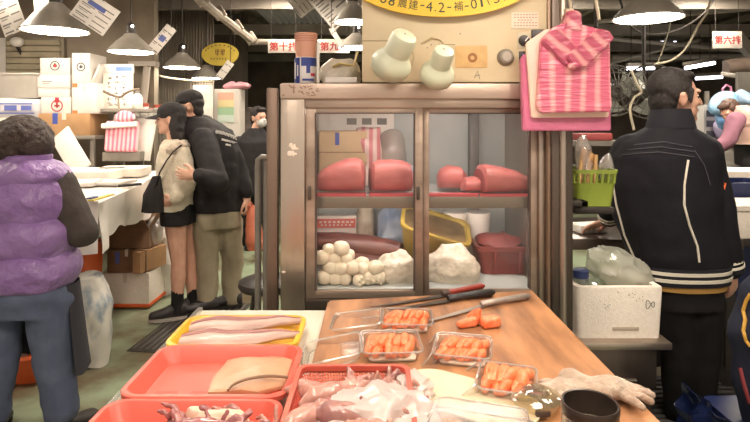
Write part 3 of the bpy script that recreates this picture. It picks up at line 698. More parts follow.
# low orange basin at the left edge with a round thing
q = G(14, 392, 0); lb_ = thing('orange_basin', V((q.x, q.y, 0)), 'low orange basin on the floor behind the jeans', 'basin')
MB().lathe([(.001, .002), (.17, .002), (.21, .15), (.23, .155), (.225, .17), (.2, .165), (.16, .02), (.001, .015)], (q.x - .02, q.y + .25, 0), None, 32, False, False).build('bowl', ORANGE, lb_)
q = G(31, 378, 0.03); mb = MB(); mb.lathe([(.0, 0), (.09, .0), (.1, .03), (.06, .07), (0, .075)], (q.x, q.y + .1, .002), None, 24); tag(mb.build('small_dish', mat('pinkish_china', '#c9aaa0', .4, 0, '#8d6b60', 22)), 'small upturned speckled dish on the floor by orange basin', 'dish')
# woven checked sack
CHK = mat('woven_check', '#8d99a4', .6, 0, '#d9d5cb', 9, (.38, .5), .3, 25, (1, 1, .45))
mb = MB(); q = G(84, 372, 0)
mb.loft([(q.x, q.y + .1, .003, .07, .08), (q.x + .0, q.y + .1, .08, .1, .1), (q.x - .005, q.y + .1, .3, .105, .11), (q.x - .02, q.y + .1, .46, .1, .1), (q.x - .03, q.y + .1, .53, .07, .08)], 32, 2.4, 5).noise(.03, 8); 
tag(mb.build('woven_sack', CHK), 'white and blue checked woven sack on the floor', 'sack')
# ribbed drain mat
mb = MB(); a, b = G(152, 347, .0), G(262, 300, .0)
sg = G(150, 348, 0); 
MT = mat('drain_grate_dark', '#4a4540', .5, .4, '#3a3632', 8)
c0 = (G(176, 340, 0) + G(214, 312, 0)) / 2
gr = thing('drain_grate', V((c0.x, c0.y, 0)), 'dark ribbed grate on the floor under the shoes of the couple', 'grate')
mb = MB(); R = R3(0, 0, -.1)
MB().box((c0.x, c0.y, .003), (.5, .95, .006), R).build('frame', MT, gr)
for k in range(11):
    p = R @ V((-.22 + .044 * k, 0, 0)) + V((c0.x, c0.y, .008)); MB().box(p, (.018, .9, .008), R, .002).build('bar', mat('grate_bar', '#6b655e', .45, .5), gr)

# ---------------------------------------------------------------- beyond the couple
rack = thing('leaflet_rack', P(228, 200, 6.4), 'white leaflet rack with green and orange sheets behind the couple', 'rack')
a, b = P(214, 205, 6.4), P(239, 89, 6.4)
MB().b2((a.x, 6.4, 0), (b.x, 6.7, b.z), .006).build('cabinet', mat('rack_white', '#b9b2a8', .5), rack)
for k, c in enumerate(('#d8a58f', '#cdbf8e', '#8fae8c', '#b4c1b4')):
    z1 = lerp(b.z - .03, a.z + .9, k / 5); MB().b2((a.x + .05, 6.385, z1 - .1), (b.x - .06, 6.4, z1 - .01)).build('leaflet_row', mat('leaflet%d' % k, c, .6), rack)
mb = MB(); q = P(237, 85, 6.4); mb.ell((q.x - .02, 6.55, b.z + .045), (.16, .1, .05), None, 20, 12).noise(.05, 10); tag(mb.build('pink_bag', mat('pink_film', '#c98e96', .4)), 'crumpled pink bag lying on the white leaflet rack', 'bag')
nt_ = MB(); a, b = P(193, 118, 6.3), P(212, 85, 6.3); nt_.b2((a.x, 6.3, 0.001), (b.x, 6.34, b.z)); tag(nt_.build('standing_screen', PAPER), 'white standing panel behind the head of the man in cap', 'panel')
cl = MB(); q = P(249, 112, 6.6); cl.loft([(q.x - .06, 6.85, 0, .16, .14), (q.x - .06, 6.85, .6, .2, .15), (q.x - .06, 6.85, 1.3, .2, .14), (q.x - .04, 6.85, 1.62, .1, .1)], 24, 2, 4).noise(.06, 7); tag(cl.build('garment_pile', mat('dim_garments', '#544c46', .9, 0, '#6a5f57', 9)), 'dim heap of dark wrapped goods beyond the leaflet rack', 'goods')
po = MB(); po.tube([P(138, 160, 5.9), P(147, 66, 5.9)], .04, 10); po.box(P(144, 64, 5.9), (.3, .1, .05)); tag(po.build('slanted_pole', mat('pale_pole', '#a89d90', .5)), 'pale pole leaning behind the woman in the beige jacket', 'pole')
# cream bottles and jars on a shelf behind the woman
sh = thing('back_shelf', P(150, 120, 5.9), 'shelf of small jars behind the head of the woman in cap', 'shelf')
zb = P(0, 120, 5.85).z; a, b = P(134, 0, 5.85), P(162, 0, 5.85)
MB().b2((a.x, 5.75, zb - .03), (b.x, 6.02, zb)).build('board', GREYM, sh)
for k in range(2): MB().b2((lerp(a.x, b.x, .1 + .8 * k) - .02, 5.96, 0), (lerp(a.x, b.x, .1 + .8 * k) + .02, 6.0, zb)).build('post', GREYM, sh)
jr = None
for k in range(4):
    p = V((lerp(a.x, b.x, .14 + .24 * k), 5.84, zb))
    jl = 'small jar on the shelf behind the woman in the beige jacket'
    if jr is None:
        jr = thing('jar', p, jl, 'jar', 'jars on the back shelf'); MB().lathe([(.04, 0), (.045, .01), (.045, .1), (.036, .12)], p, None, 16).build('body', WHITEP, jr); MB().lathe([(.04, .12), (.04, .15), (.01, .152)], p, None, 16).build('lid', mat('jar_lid', '#b5523f', .5), jr)
    else: dup(jr, p, .5 * k, None, None, (1, 1.2, .85, 1.1)[k])
# ================================================================ people
from mathutils.bvhtree import BVHTree
def hp(mb, c, f, u=(0, 0, 1), k=1.0, neck=None):
    """head with brow, nose, lips, chin and ears; c = eye level"""
    c = V(c); f = V(f).normalized(); u = V(u); s = f.cross(u).normalized(); u = s.cross(f).normalized(); R = M3(s, f, u)
    A = lambda a, b, d: c + (s * a + f * b + u * d) * k
    e = lambda a, b, d, r: mb.ell(A(a, b, d), [q * k for q in r], R, 16, 12)
    e(0, -.012, .022, (.074, .094, .098)); e(0, .03, -.055, (.054, .06, .058)); e(0, .052, -.01, (.054, .036, .076))
    e(0, .08, .03, (.05, .015, .013)); e(0, .086, -.052, (.022, .011, .010)); e(0, .074, -.088, (.022, .02, .02))
    e(.034, .066, -.018, (.02, .02, .018)); e(-.034, .066, -.018, (.02, .02, .018))
    mb.cap(A(0, .088, .018), .009 * k, A(0, .105, -.022), .0125 * k)
    for q in (-1, 1):
        e(q * .078, -.008, -.008, (.011, .019, .032)); e(q * .082, -.012, .008, (.01, .016, .016))
    if neck is not None: mb.cap(A(0, -.02, -.07), .056 * k, neck, .06 * k)
    return A, R
def eyes(c, f, parent, k=1.0, u=(0, 0, 1)):
    c = V(c); f = V(f).normalized(); u = V(u); s = f.cross(u).normalized(); R = M3(s, f, u)
    for q in (-1, 1):
        p = c + (s * q * .031 + f * .074 + u * .004) * k
        MB().ell(p, (.013 * k, .011 * k, .008 * k), R, 10, 8).build('eye', mat('eye_dark', '#2b211d', .25), parent)
        MB().ell(p + u * .02 * k, (.018 * k, .009 * k, .004 * k), R, 10, 6).build('eyebrow', HAIR, parent)
def hand(mb, w, d, n, t, curl=.5, k=1.0, spread=.0):
    """palm, four unequal fingers and a thumb that leaves the palm's side"""
    w = V(w); d = V(d).normalized(); n = V(n); n = (n - d * n.dot(d)).normalized(); t = V(t); t = (t - d * t.dot(d) - n * t.dot(n)).normalized()
    R = M3(t, d, n)
    mb.ell(w + d * .048 * k, (.041 * k, .054 * k, .016 * k), R); mb.cap(w - d * .03 * k, .027 * k, w + d * .02 * k, .026 * k)
    for i, L in enumerate((.072, .081, .075, .058)):
        o = w + (d * (.086 - .004 * (i == 3) - .006 * (i == 0)) + t * (.03 - .02 * i)) * k; dd = (d + t * spread * (1.5 - i)).normalized(); pts = [o - dd * .03 * k, o]; a = 0
        for q in (.45, .32, .23):
            a += curl * (.9 if q > .4 else 1.1); pts.append(pts[-1] + (dd * math.cos(a) + n * math.sin(a)) * L * q * k)
        mb.chain(pts, [.0095 * k, .0092 * k, .0085 * k, .0078 * k, .0068 * k], 10)
    o = w + (d * .02 + t * .03) * k
    mb.chain([o, o + (t * .026 + d * .026 + n * .008) * k, o + (t * .036 + d * .055 + n * .018) * k, o + (t * .034 + d * .078 + n * .026) * k], [.016 * k, .0125 * k, .0105 * k, .0085 * k], 10)
def onsurf(obj, pix, off=.003):
    """points of the object's surface seen along these picture points"""
    me = obj.data; w = WL[obj]; bv = BVHTree.FromPolygons([v.co + w for v in me.vertices], [tuple(p.vertices) for p in me.polygons])
    out = []
    for (x, y) in pix:
        d = P(x, y, 1.0) - V((0, 0, CZ)); d.normalize(); h = bv.ray_cast(V((0, 0, CZ)), d)
        if h[0] is not None: out.append(h[0] + h[1] * off)
    return out
def dense(pix, n=8):
    out = []
    for i in range(len(pix) - 1):
        for k in range(n): out.append((lerp(pix[i][0], pix[i + 1][0], k / n), lerp(pix[i][1], pix[i + 1][1], k / n)))
    return out + [pix[-1]]
def piping(obj, pix, r, m, parent, name='piping'):
    pts = onsurf(obj, dense(pix, 10))
    if len(pts) > 2: MB().tube(pts, r, 6).build(name, m, parent)
def shoe(p, d, L=.27, h=.1, w=.095, m=None, sole=None, parent=None, name='shoe'):
    """p = heel on the ground"""
    p = V(p); d = V(d).normalized(); s = V((-d.y, d.x, 0)); mb = MB()
    rings = []
    for t, ww, hh in ((0, .6, .75), (.08, .78, .95), (.25, .8, 1.0), (.42, .86, .8), (.62, 1, .62), (.82, .95, .5), (.95, .7, .42), (1, .35, .3)):
        rings.append([p + d * L * t + s * (w / 2 * ww) * math.cos(a) + V((0, 0, max(.012, .014 + hh * h * (.5 + .5 * math.sin(a))))) for a in [2 * PI * j / 16 for j in range(16)]])
    mb.rings(rings); o = mb.build(name, m, parent)
    sb = MB(); sb.rings([[p + d * L * (.5 + .52 * math.cos(a)) + s * w * .5 * math.sin(a) * (1.05 - .12 * math.cos(a + PI)) + V((0, 0, z)) for a in [2 * PI * j / 24 for j in range(24)]] for z in (.001, .022)])
    sb.build('sole', sole or WHITEP, o); return o
BLACKF = mat('black_jacket_cloth', '#1f1c1d', .75, 0, '#292526', 12, (.3, .7), .25, 30, spec=.3)
NAVYF = mat('navy_black_cloth', '#15141a', .8, 0, '#1b1a20', 10, (.3, .7), .2, 30, spec=.25)
BLACKT = mat('black_trouser_cloth', '#191717', .85, 0, '#211e1e', 9, spec=.25)
CREAMK = mat('cream_knit', '#cfc4ae', .85)

# ---------------------------------------------------------------- man in the dark baseball jacket
Y0 = 2.65
q = lambda x, y, dy=0.0: P(x, y, Y0 + dy)
hc = q(675.5, 98); fw = V((1, -.02, -.02))
mb = MB(); A, R = hp(mb, hc, fw, k=1.12, neck=q(671, 134))
def T(x, y, hw, ry, dy=0, yaw=0.0): c = q(x, y, dy); return (c.x, c.y, c.z, hw * Y0 / F, ry, yaw)
mb.loft([T(670, 131, 14, .06), T(668, 142, 40, .09), T(667, 165, 42, .11), T(668, 210, 38, .105), T(676, 262, 36, .11), T(680, 292, 36, .11)], 24, 2.3, 3)
RS, RE, RW = q(705, 154), q(718, 214, -.03), q(731, 268, -.02)
LS, LE, LWt = q(628, 152, .02), q(608, 190, .14), q(609, 217, .31)
mb.chain([RS, RE, RW], [.055, .045, .032]); mb.chain([LS, LE, LWt], [.055, .045, .032])
hand(mb, RW + V((.006, 0, -.02)), (.12, .1, -1), (-.5, .8, 0), (-.2, -1, 0), .45)
wl = LWt + V((-.005, .01, -.022)); hand(mb, wl, (-.62, .6, -.42), (-.1, -.2, -1), (.6, .7, 0), .2, spread=.2)
for (h_, k_, a_) in ((q(668, 295), q(681, 352), q(682, 412)), (q(700, 295), q(699, 352), q(698, 412))): mb.chain([h_, k_, a_], [.085, .062, .045])
mb.remesh(.0065, 2)
man = mb.build('person', SKIN, origin=V((q(690, 0).x, Y0, 0)))
tag(man, 'person with short black hair in dark jacket with white piping, seen from behind', 'person', 'people in the market')
eyes(A(0, 0, 0), fw, man, 1.12)
mb = MB(); E = lambda a, b, d, r: mb.ell(A(a, b, d), [x_ * 1.07 for x_ in r], R, 18, 14)
E(-.075, -.012, -.004, (.022, .03, .04)); E(0, -.028, .05, (.086, .098, .09)); E(0, -.05, -.008, (.077, .064, .085)); E(0, .018, .095, (.068, .056, .03)); E(.066, -.02, .03, (.02, .06, .05)); E(-.066, -.02, .03, (.02, .06, .05))
for s_ in (-1, 1): mb.cap(A(s_ * .076, .028, .03), .012, A(s_ * .077, .024, -.02), .007)
mb.remesh(.006, 4, .002, 60); mb.build('hair', HAIR, man)
mb = MB()
mb.loft([T(670, 117, 17, .075), T(670, 127, 22, .09), T(669, 134, 34, .11), T(667, 142, 47, .14), T(666, 156, 53, .16), T(664, 185, 54, .165), T(668, 220, 51, .165), T(675, 250, 47, .16), T(679, 263, 45, .155), T(680, 277, 43, .15)], 32, 2.4, 4)
mb.chain([RS + V((-.01, 0, 0)), RE, RW], [.094, .078, .052], 16); mb.chain([LS + V((.02, 0, 0)), LE + V((.01, 0, 0)), LWt], [.095, .078, .05], 16)
mb.remesh(.009, 5, .008, 6, 1); jk = mb.build('jacket', NAVYF, man)
mb = MB(); mb.loft([T(671, 109, 18.5, .085), T(670.5, 128, 24, .096)], 28, 2, 3); mb.build('collar', mat('rib_knit_dark', '#191820', .9), man)
WPIP = mat('white_piping', '#d8d0c0', .7)
piping(jk, [(688, 160), (684, 185), (684, 205), (689, 225), (697, 246), (699, 262)], .0055, WPIP, man)
piping(jk, [(612, 176), (617, 205), (625, 235), (635, 258)], .005, WPIP, man)
for yy, x0, x1 in ((142, 634, 692), (147, 628, 694), (152, 622, 694)): piping(jk, [(x0, yy + 3), ((x0 + x1) / 2, yy), (x1, yy + 5)], .0018, mat('grey_stitch', '#57545c', .7), man, 'stitching')
piping(jk, [(694, 150), (704, 165), (710, 185)], .0018, mat('grey_stitch', '#57545c', .7), man, 'stitching')
for yy in (266.5, 273.0):
    MB().loft([T(679.5, yy - 1.6, 46.6, .162), T(679.5, yy + 1.6, 46.3, .161)], 36, 2.4, 1).build('hem_stripe', WPIP, man)
MB().loft([T(679.5, 262, 46, .159), T(680, 279, 45, .155)], 36, 2.4, 3).build('hem_band', mat('rib_knit_dark', '#191820', .9), man)
def cuff(S, Epos, r, n=2, off=0.0, parent=None, dark=True):
    S, Epos = V(S), V(Epos); d = (Epos - S).normalized(); o = mb = MB(); mb.tube([Epos - d * .06, Epos - d * .03, Epos + d * .015], [r * .98, r, r * .96], 18); mb.build('cuff', mat('rib_knit_dark', '#191820', .9), parent)
    for k in range(n): MB().tube([Epos - d * (.046 - .026 * k), Epos - d * (.034 - .026 * k)], [r * 1.05, r * 1.05], 18).build('cuff_stripe', WPIP, parent)
cuff(RE, RW, .058, 2, parent=man); cuff(LE, LWt, .056, 2, parent=man)
MB().loft([T(680, 276, 42, .148), T(681, 284.5, 41.5, .147)], 28, 2.3, 1).build('shirt_hem', mat('ochre_shirt', '#b98d4a', .85), man)
mb = MB(); mb.loft([T(680, 268, 35, .125), T(682, 283, 36.5, .132), T(684, 305, 36, .135)], 28, 2.3, 3)
mb.chain([q(668, 300), q(680, 352), q(681, 410)], [.11, .09, .075], 16); mb.chain([q(701, 300), q(701, 352), q(698, 410)], [.108, .09, .075], 16)
mb.remesh(.01, 4, .008, 6, 3); mb.build('trousers', BLACKT, man)
for x in (682, 699): p = q(x, 0); shoe((p.x - .02, Y0 - .06, 0), (.35, 1, 0), .28, .1, .1, BLACKT, DARKM, man)
MB().box(q(723, 190, -.09), (.008, .02, .07), R3(0, .2, 0), .002).build('orange_tab', ORANGE, man)

# ---------------------------------------------------------------- woman in the purple vest
Y0 = 2.5
hc = q(23.5, 142.5)
mb = MB(); fw = V((-.25, .95, -.2)); A, R = hp(mb, hc + V((0, .02, 0)), fw, neck=q(26, 172))
mb.loft([T(26, 166, 16, .06), T(27, 180, 38, .09), T(27, 230, 38, .11), T(24, 285, 40, .12), T(24, 308, 40, .12)], 24, 2.2, 3)
RS, RE, RW = q(63, 184), q(82, 232, .0), q(66, 222, .26)
LS, LE, LWt = q(-10, 184), q(-34, 234, .0), q(-16, 222, .26)
for a in ((RS, RE, RW), (LS, LE, LWt)):
    mb.chain(a, [.05, .042, .03]); hand(mb, a[2], (-.1, 1, -.1), (0, 0, -1), (-1 if a[0] is RS else 1, 0, 0), .4)
for (h_, k_, a_) in ((q(50, 300), q(52, 352), q(60, 425)), (q(0, 300), q(2, 352), q(-6, 425))): mb.chain([h_, k_, a_], [.08, .06, .045])
mb.remesh(.0065, 2)
wm = mb.build('person', SKIN, origin=V((q(26, 0).x, Y0, 0)))
tag(wm, 'person with curly dark hair in purple quilted vest and jeans, seen from behind', 'person', 'people in the market')
eyes(A(0, 0, 0), fw, wm)
mb = MB(); mb.ell(hc + V((0, 0, .016)), (.114, .116, .106)); mb.ell(hc + V((-.02, .01, -.045)), (.112, .11, .07)); mb.ell(hc + V((.04, .0, -.005)), (.09, .1, .085))
rnd = random.Random(8)
for k in range(330):
    a, b = rnd.uniform(0, 2 * PI), rnd.uniform(-.75, 1.5); p = V((math.cos(a) * math.cos(b) * .113, math.sin(a) * math.cos(b) * .112, math.sin(b) * .108 + .006)); mb.ell(hc + p, rnd.uniform(.011, .02), None, 8, 6)
mb.remesh(.006, 2); mb.build('hair', mat('curly_hair', '#2e231f', .6, 0, '#43332c', 50, (.3, .7), .8, 120, bdist=.01), wm)
PURP = mat('purple_quilting', '#9576aa', .36, 0, '#815f99', 9, (.3, .7), 1.0, 13, sheen=.1, bdist=.03)
key = [T(27, 158, 22, .1), T(27, 166, 36, .13), T(28, 178, 44, .155), T(28, 200, 47, .17), T(26, 222, 50, .175), T(25, 246, 52, .18), T(24, 268, 53, .185), T(24, 285, 51, .175)]
mb = MB(); fine = []
zs_ = [k[2] for k in key]; bands = [P(0, yy, Y0).z for yy in (158, 180, 217, 251, 286)]
def at_z(z):
    for i in range(len(key) - 1):
        if key[i][2] >= z >= key[i + 1][2]:
            t = (key[i][2] - z) / (key[i][2] - key[i + 1][2]); return [a + (b - a) * t for a, b in zip(key[i], key[i + 1])]
    return list(key[-1])
N_ = 56
for i in range(N_ + 1):
    z = lerp(bands[0], bands[-1], i / N_); k = at_z(z)
    for j in range(4):
        if bands[j] >= z >= bands[j + 1] - 1e-6: ph = (bands[j] - z) / (bands[j] - bands[j + 1])
    g = .85 + .17 * math.sqrt(max(0, math.sin(PI * min(max(ph, 0), 1)))); k[2] = z; k[3] *= g; k[4] *= g; fine.append(tuple(k))
mb.loft(fine, 56, 2.3, 1)
for i, p in enumerate(mb.v):
    pass
mb.noise(.012, 11, 0, 5); vest = mb.build('quilted_vest', PURP, wm)
MB().lathe([(.085, 0), (.1, .0), (.105, .05), (.095, .055), (.085, .05)], q(27, 166), None, 28).build('vest_collar', PURP, wm)
mb = MB(); DK = mat('charcoal_knit', '#3a322f', .9, 0, '#453c38', 20, (.3, .7), .3, 60)
for a in ((RS + V((-.03, 0, 0)), RE, RW), (LS + V((.03, 0, 0)), LE, LWt)): mb.chain(a, [.085, .075, .05], 16)
mb.remesh(.009, 4, .008, 9); mb.build('sleeves', DK, wm)
JEAN = mat('washed_denim', '#474f66', .8, 0, '#5a6379', 7, (.3, .7), .2, 60)
mb = MB(); mb.loft([T(25, 275, 44, .14), T(25, 292, 46, .15), T(26, 312, 44, .14)], 28, 2.3, 3)
mb.chain([q(50, 300), q(53, 352), q(61, 411)], [.112, .085, .075], 16); mb.chain([q(-2, 300), q(1, 352), q(-7, 411)], [.112, .085, .075], 16)
mb.remesh(.009, 4, .01, 8, 3); mb.build('jeans', JEAN, wm)
def apr(u, v):
    a = lerp(-.35, PI + .35, u); k = lerp(.9, 1.12, v); c = q(27, lerp(284, 372, v)); return V((c.x + 50 * Y0 / F * k * math.cos(a), c.y + .03 + .17 * k * math.sin(a), c.z + .01 * math.sin(a * 9) * v))
mb = MB(); mb.sheet(apr, 40, 14, .004); mb.build('apron', mat('dark_apron', '#2f2c33', .8), wm)
for (kx, dx) in ((61, 1), (-6, -1)):
    p = q(kx, 0); mb = MB(); mb.cap((p.x, Y0, .12), .056, (p.x, Y0, .07), .056); mb.remesh(.01, 2); bt = mb.build('boot', DARKM, wm); shoe((p.x, Y0 - .08, 0), (.25 * dx, 1, 0), .27, .1, .1, DARKM, DARKM, bt, 'boot_foot')

# ---------------------------------------------------------------- woman of the couple
Y0 = 4.06
Q1 = q; q = lambda x, y, dy=0.0: P(x - 3, y, Y0 + dy)
hc = q(173.5, 119.5); fw = V((-1, -.12, -.06))
mb = MB(); A, R = hp(mb, hc, fw, k=.98, neck=q(178, 144))
mb.loft([T(178, 142, 8, .05), T(179, 150, 11, .12), T(178, 175, 11, .13), T(181, 205, 13, .14), T(183, 214, 13, .15)], 24, 2.1, 3)
LS, LE, LWt = q(182, 156, -.13), q(189, 184, -.16), q(176, 199, -.19)
RS, RE, RW = q(178, 156, .14), q(178, 184, .2), q(166, 196, .15)
for a in ((LS, LE, LWt), (RS, RE, RW)): mb.chain(a, [.045, .036, .027]); hand(mb, a[2], (-.7, .2, -.4), (0, .8, 0), (0, 0, 1), .6)
for (h_, k_, a_, t_) in ((q(178, 216, -.07), q(181.5, 262, -.07), q(180.5, 303, -.07), 0), (q(190, 216, .08), q(194, 262, .08), q(196, 301, .08), 0)): mb.chain([h_, k_, k_.lerp(a_, .35), a_], [.085, .054, .055, .036])
mb.remesh(.0065, 2)
wo = mb.build('person', SKIN, origin=V((q(184, 0).x, Y0, 0)))
tag(wo, 'person in black cap, cream fleece jacket and short black skirt, facing left', 'person', 'people in the market')
eyes(A(0, 0, 0), fw, wo, .98)
def cap_on(A, R, parent, m, brimL=.085):
    mb = MB(); mb.ell(A(0, -.012, .055), (.086, .106, .078), R, 24, 14); mb.ell(A(0, -.01, .045), (.088, .107, .03), R, 24, 8); mb.remesh(.006, 2, .003, 20); c = mb.build('cap', m, parent)
    mb = MB()
    def br(u, v):
        a = lerp(-1.15, 1.15, u); r = lerp(.09, .09 + brimL, v); return A(math.sin(a) * .082 * (1 + .12 * v), .012 + math.cos(a) * (r if v > 0 else .09), .042 - .02 * v - .02 * (math.sin(a) ** 2) * v)
    mb.sheet(br, 20, 6, .004); mb.build('brim', m, c)
CAPB = mat('black_cap_cotton', '#1f1b1b', .85, 0, '#2a2524', 30)
cap_on(A, R, wo, CAPB)
mb = MB()
for (a, b, d, r) in ((0, -.04, .02, (.084, .078, .1)), (0, -.065, -.07, (.08, .05, .09)), (.07, -.035, -.06, (.022, .035, .1)), (-.07, -.035, -.06, (.022, .035, .1)), (0, -.075, -.14, (.085, .045, .07))): mb.ell(A(a, b, d), r, R, 16, 12)
mb.remesh(.008, 2, .006, 30); mb.build('hair', HAIR, wo)
MASK = mat('black_mask', '#241f20', .8, 0, '#2d2728', 20)
def mask_on(A, R, parent, m=MASK):
    mb = MB(); mb.ell(A(0, .056, -.052), (.06, .06, .055), R, 20, 14); mb.ell(A(0, .085, -.02), (.024, .04, .02), R); mb.remesh(.005, 3); k = mb.build('face_mask', m, parent)
    for s_ in (-1, 1): MB().tube([A(s_ * .05, .06, -.04), A(s_ * .07, .03, -.02), A(s_ * .08, -.01, 0)], .003, 5).build('ear_loop', m, k)
FLE = mat('cream_fleece', '#c9bba3', .95, 0, '#d6cab5', 30, (.3, .7), .8, 120, sheen=.3)
mb = MB(); mb.loft([T(178, 139, 9, .09), T(179, 146, 14, .17), T(179, 160, 16.5, .19), T(179, 180, 17, .185), T(180, 198, 17.5, .19), T(180, 209, 17, .185)], 28, 2.2, 4)
mb.chain([LS + V((0, .03, 0)), LE, LWt + V((.03, 0, .02))], [.085, .075, .055], 14); mb.chain([RS, RE, RW], [.085, .07, .055], 14)
mb.remesh(.009, 4, .012, 9, 3); jkt = mb.build('fleece_jacket', FLE, wo)
mb = MB(); SHL = mat('shearling_collar', '#cdbba8', .95, 0, '#bba893', 40, (.3, .7), 1, 130, sheen=.3)
mb.chain([q(187, 146, .02), q(184, 148, -.1), q(176, 150, -.15), q(168, 158, -.1), q(166, 172, -.06), q(166, 200, -.05)], [.05, .055, .05, .042, .03, .02], 12); mb.chain([q(187, 146, .02), q(183, 145, .12), q(172, 151, .1)], [.05, .05, .035], 12)
mb.remesh(.008, 2, .012, 40); mb.build('collar', SHL, wo)
mb = MB(); mb.loft([T(181, 200, 15, .16), T(182, 212, 16.5, .18), T(182.5, 222.5, 17, .185)], 28, 2.2, 4); mb.remesh(.008, 3, .006, 10); mb.build('skirt', BLACKT, wo)
for (ax, ay, dy) in ((180.5, 298, -.07), (196, 296, .08)):
    p = q(ax, ay, dy); MB().tube([p + V((0, 0, .06)), p + V((0, 0, -.02)), V((p.x, p.y, .06))], [.044, .045, .05], 14).build('sock', BLACKT, wo)
SHOEB = mat('black_shoe', '#272222', .5, 0, '#342e2d', 20)
p = q(180.5, 300, -.07); shoe((p.x + .06, p.y + .02, .013), (-1, -.35, 0), .26, .12, .1, SHOEB, mat('grey_sole', '#b0a79d', .7), wo)
p = q(196, 300, .08); shoe((p.x + .06, p.y + .02, .013), (-1, -.35, 0), .26, .12, .1, SHOEB, mat('grey_sole', '#b0a79d', .7), wo)
# shoulder bag of the woman
bgm = thing('shoulder_bag', q(156, 213, -.2), 'black shoulder bag hanging in front of the cream fleece jacket', 'bag')
mb = MB(); mb.rings([[q(156, 212, -.2) + V((math.cos(a) * .08, math.sin(a) * .05, 0)) for a in [2 * PI * j / 16 for j in range(16)]], [q(156.5, 195, -.2) + V((math.cos(a) * .075, math.sin(a) * .045, 0)) for a in [2 * PI * j / 16 for j in range(16)]], [q(159.5, 176, -.2) + V((math.cos(a) * .03, math.sin(a) * .02, 0)) for a in [2 * PI * j / 16 for j in range(16)]]])
mb.noise(.008, 20); mb.build('pouch', BLACKF, bgm)
MB().tube([q(158, 186, -.24), q(163, 172, -.235), q(170, 160, -.235), q(176, 152, -.22), q(183, 146, -.18), q(188, 145, -.02)], .013, 8, flat=.4).build('strap', BLACKF, bgm)

# ---------------------------------------------------------------- man of the couple
Y0 = 4.22; q = Q1
hc = q(189, 106.5); fw = V((-.97, -.18, -.12))
mb = MB(); A, R = hp(mb, hc, fw, k=1.03, neck=q(200, 132))
mb.loft([T(201, 128, 10, .06), T(207, 137, 18, .15), T(214, 170, 20, .14), T(216, 205, 18, .13), T(217, 218, 18, .13)], 24, 2.2, 3)
LS, LE, LWt = q(203, 140, -.17), q(216, 182, -.36), q(195, 176, -.46)
RS, RE, RW = q(226, 140, .02), q(239, 172, .04), q(247, 199, .0)
for a in ((LS, LE, LWt), (RS, RE, RW)): mb.chain(a, [.052, .042, .03])
hand(mb, LWt, (-1, .1, .12), (0, 1, .1), (0, 0, 1), .22, spread=.1); hand(mb, RW, (.15, 0, -1), (-.8, .3, 0), (0, -1, 0), .75)
for (h_, k_, a_) in ((q(206, 220, -.06), q(208, 258, -.08), q(207, 304, -.08)), (q(229, 220, .06), q(233, 258, .06), q(232, 302, .04))): mb.chain([h_, k_, a_], [.085, .062, .045])
mb.remesh(.0065, 2)
mn = mb.build('person', SKIN, origin=V((q(218, 0).x, Y0, 0)))
tag(mn, 'person in black cap and mask, black jacket with white back print, olive trousers', 'person', 'people in the market')
eyes(A(0, 0, 0), fw, mn, 1.03); cap_on(A, R, mn, CAPB); mask_on(A, R, mn)
mb = MB(); mb.ell(A(0, -.06, -.03), (.076, .045, .07), R); mb.ell(A(0, -.05, .02), (.082, .07, .06), R); mb.remesh(.007, 2, .004, 40); mb.build('hair', HAIR, mn)
mb = MB(); mb.loft([T(199, 117, 11, .1), T(203, 123, 16, .15), T(208, 131, 23, .2), T(213, 152, 26.5, .215), T(215, 182, 26.5, .205), T(216, 200, 25, .2), T(217.5, 210, 24.5, .19)], 30, 2.3, 4)
mb.chain([LS, LE, LWt + V((.04, 0, 0))], [.1, .085, .058], 16); mb.chain([RS + V((-.02, 0, 0)), RE, RW + V((0, 0, .05))], [.095, .078, .055], 16)
mb.chain([q(195, 122, -.05), q(200, 120, .05), q(207, 122, .1)], [.05, .055, .05])
mb.remesh(.009, 4, .012, 8, 7); jk = mb.build('jacket', BLACKF, mn)
WPR = mat('white_print', '#d7d2cc', .7)
for (pts, r) in (([(216, 132), (223, 133.5), (230, 136), (236, 138.5)], .013), ([(222, 139.5), (228, 141), (235, 143)], .007), ([(226, 144.5), (231, 145.5)], .006)):
    ps = onsurf(jk, dense(pts, 5), .002); mb = MB()
    for i in range(len(ps) - 1):
        d = ps[i + 1] - ps[i]; mb.box(ps[i], (.007, .006, r * 2.2), R3(0, .25, .25)); mb.box(ps[i] + d * .5 + V((0, 0, r * (.7 if i % 2 else -.7))), (d.length * .8, .006, r * .5), R3(0, .25, .25))
    mb.build('back_print', WPR, mn, smooth=False)
OLV = mat('olive_trouser_cloth', '#a0947c', .9, 0, '#8d826c', 7, (.3, .7), .25, 30)
mb = MB(); mb.loft([T(217, 203, 22, .16), T(217, 215, 24, .18), T(217.5, 226, 23.5, .175)], 28, 2.3, 3)
mb.chain([q(206, 222, -.05), q(207, 258, -.07), q(207, 301, -.08)], [.115, .088, .072], 16); mb.chain([q(229, 222, .06), q(232, 258, .06), q(232, 299, .045)], [.108, .086, .07], 16)
mb.remesh(.009, 4, .014, 8, 4, (1, 1, .7)); mb.build('trousers', OLV, mn)
for (x, dy) in ((208, -.08), (232, .05)): p = q(x, 0, dy); shoe((p.x + .08, p.y, .013), (-1, -.3, 0), .3, .11, .105, SHOEB, DARKM, mn)
ob = thing('orange_bag', q(256, 250, -.02), 'limp orange plastic bag hanging from the hand of the man in olive trousers', 'bag')
mb = MB(); zt, zb = q(0, 206).z, q(0, 250).z
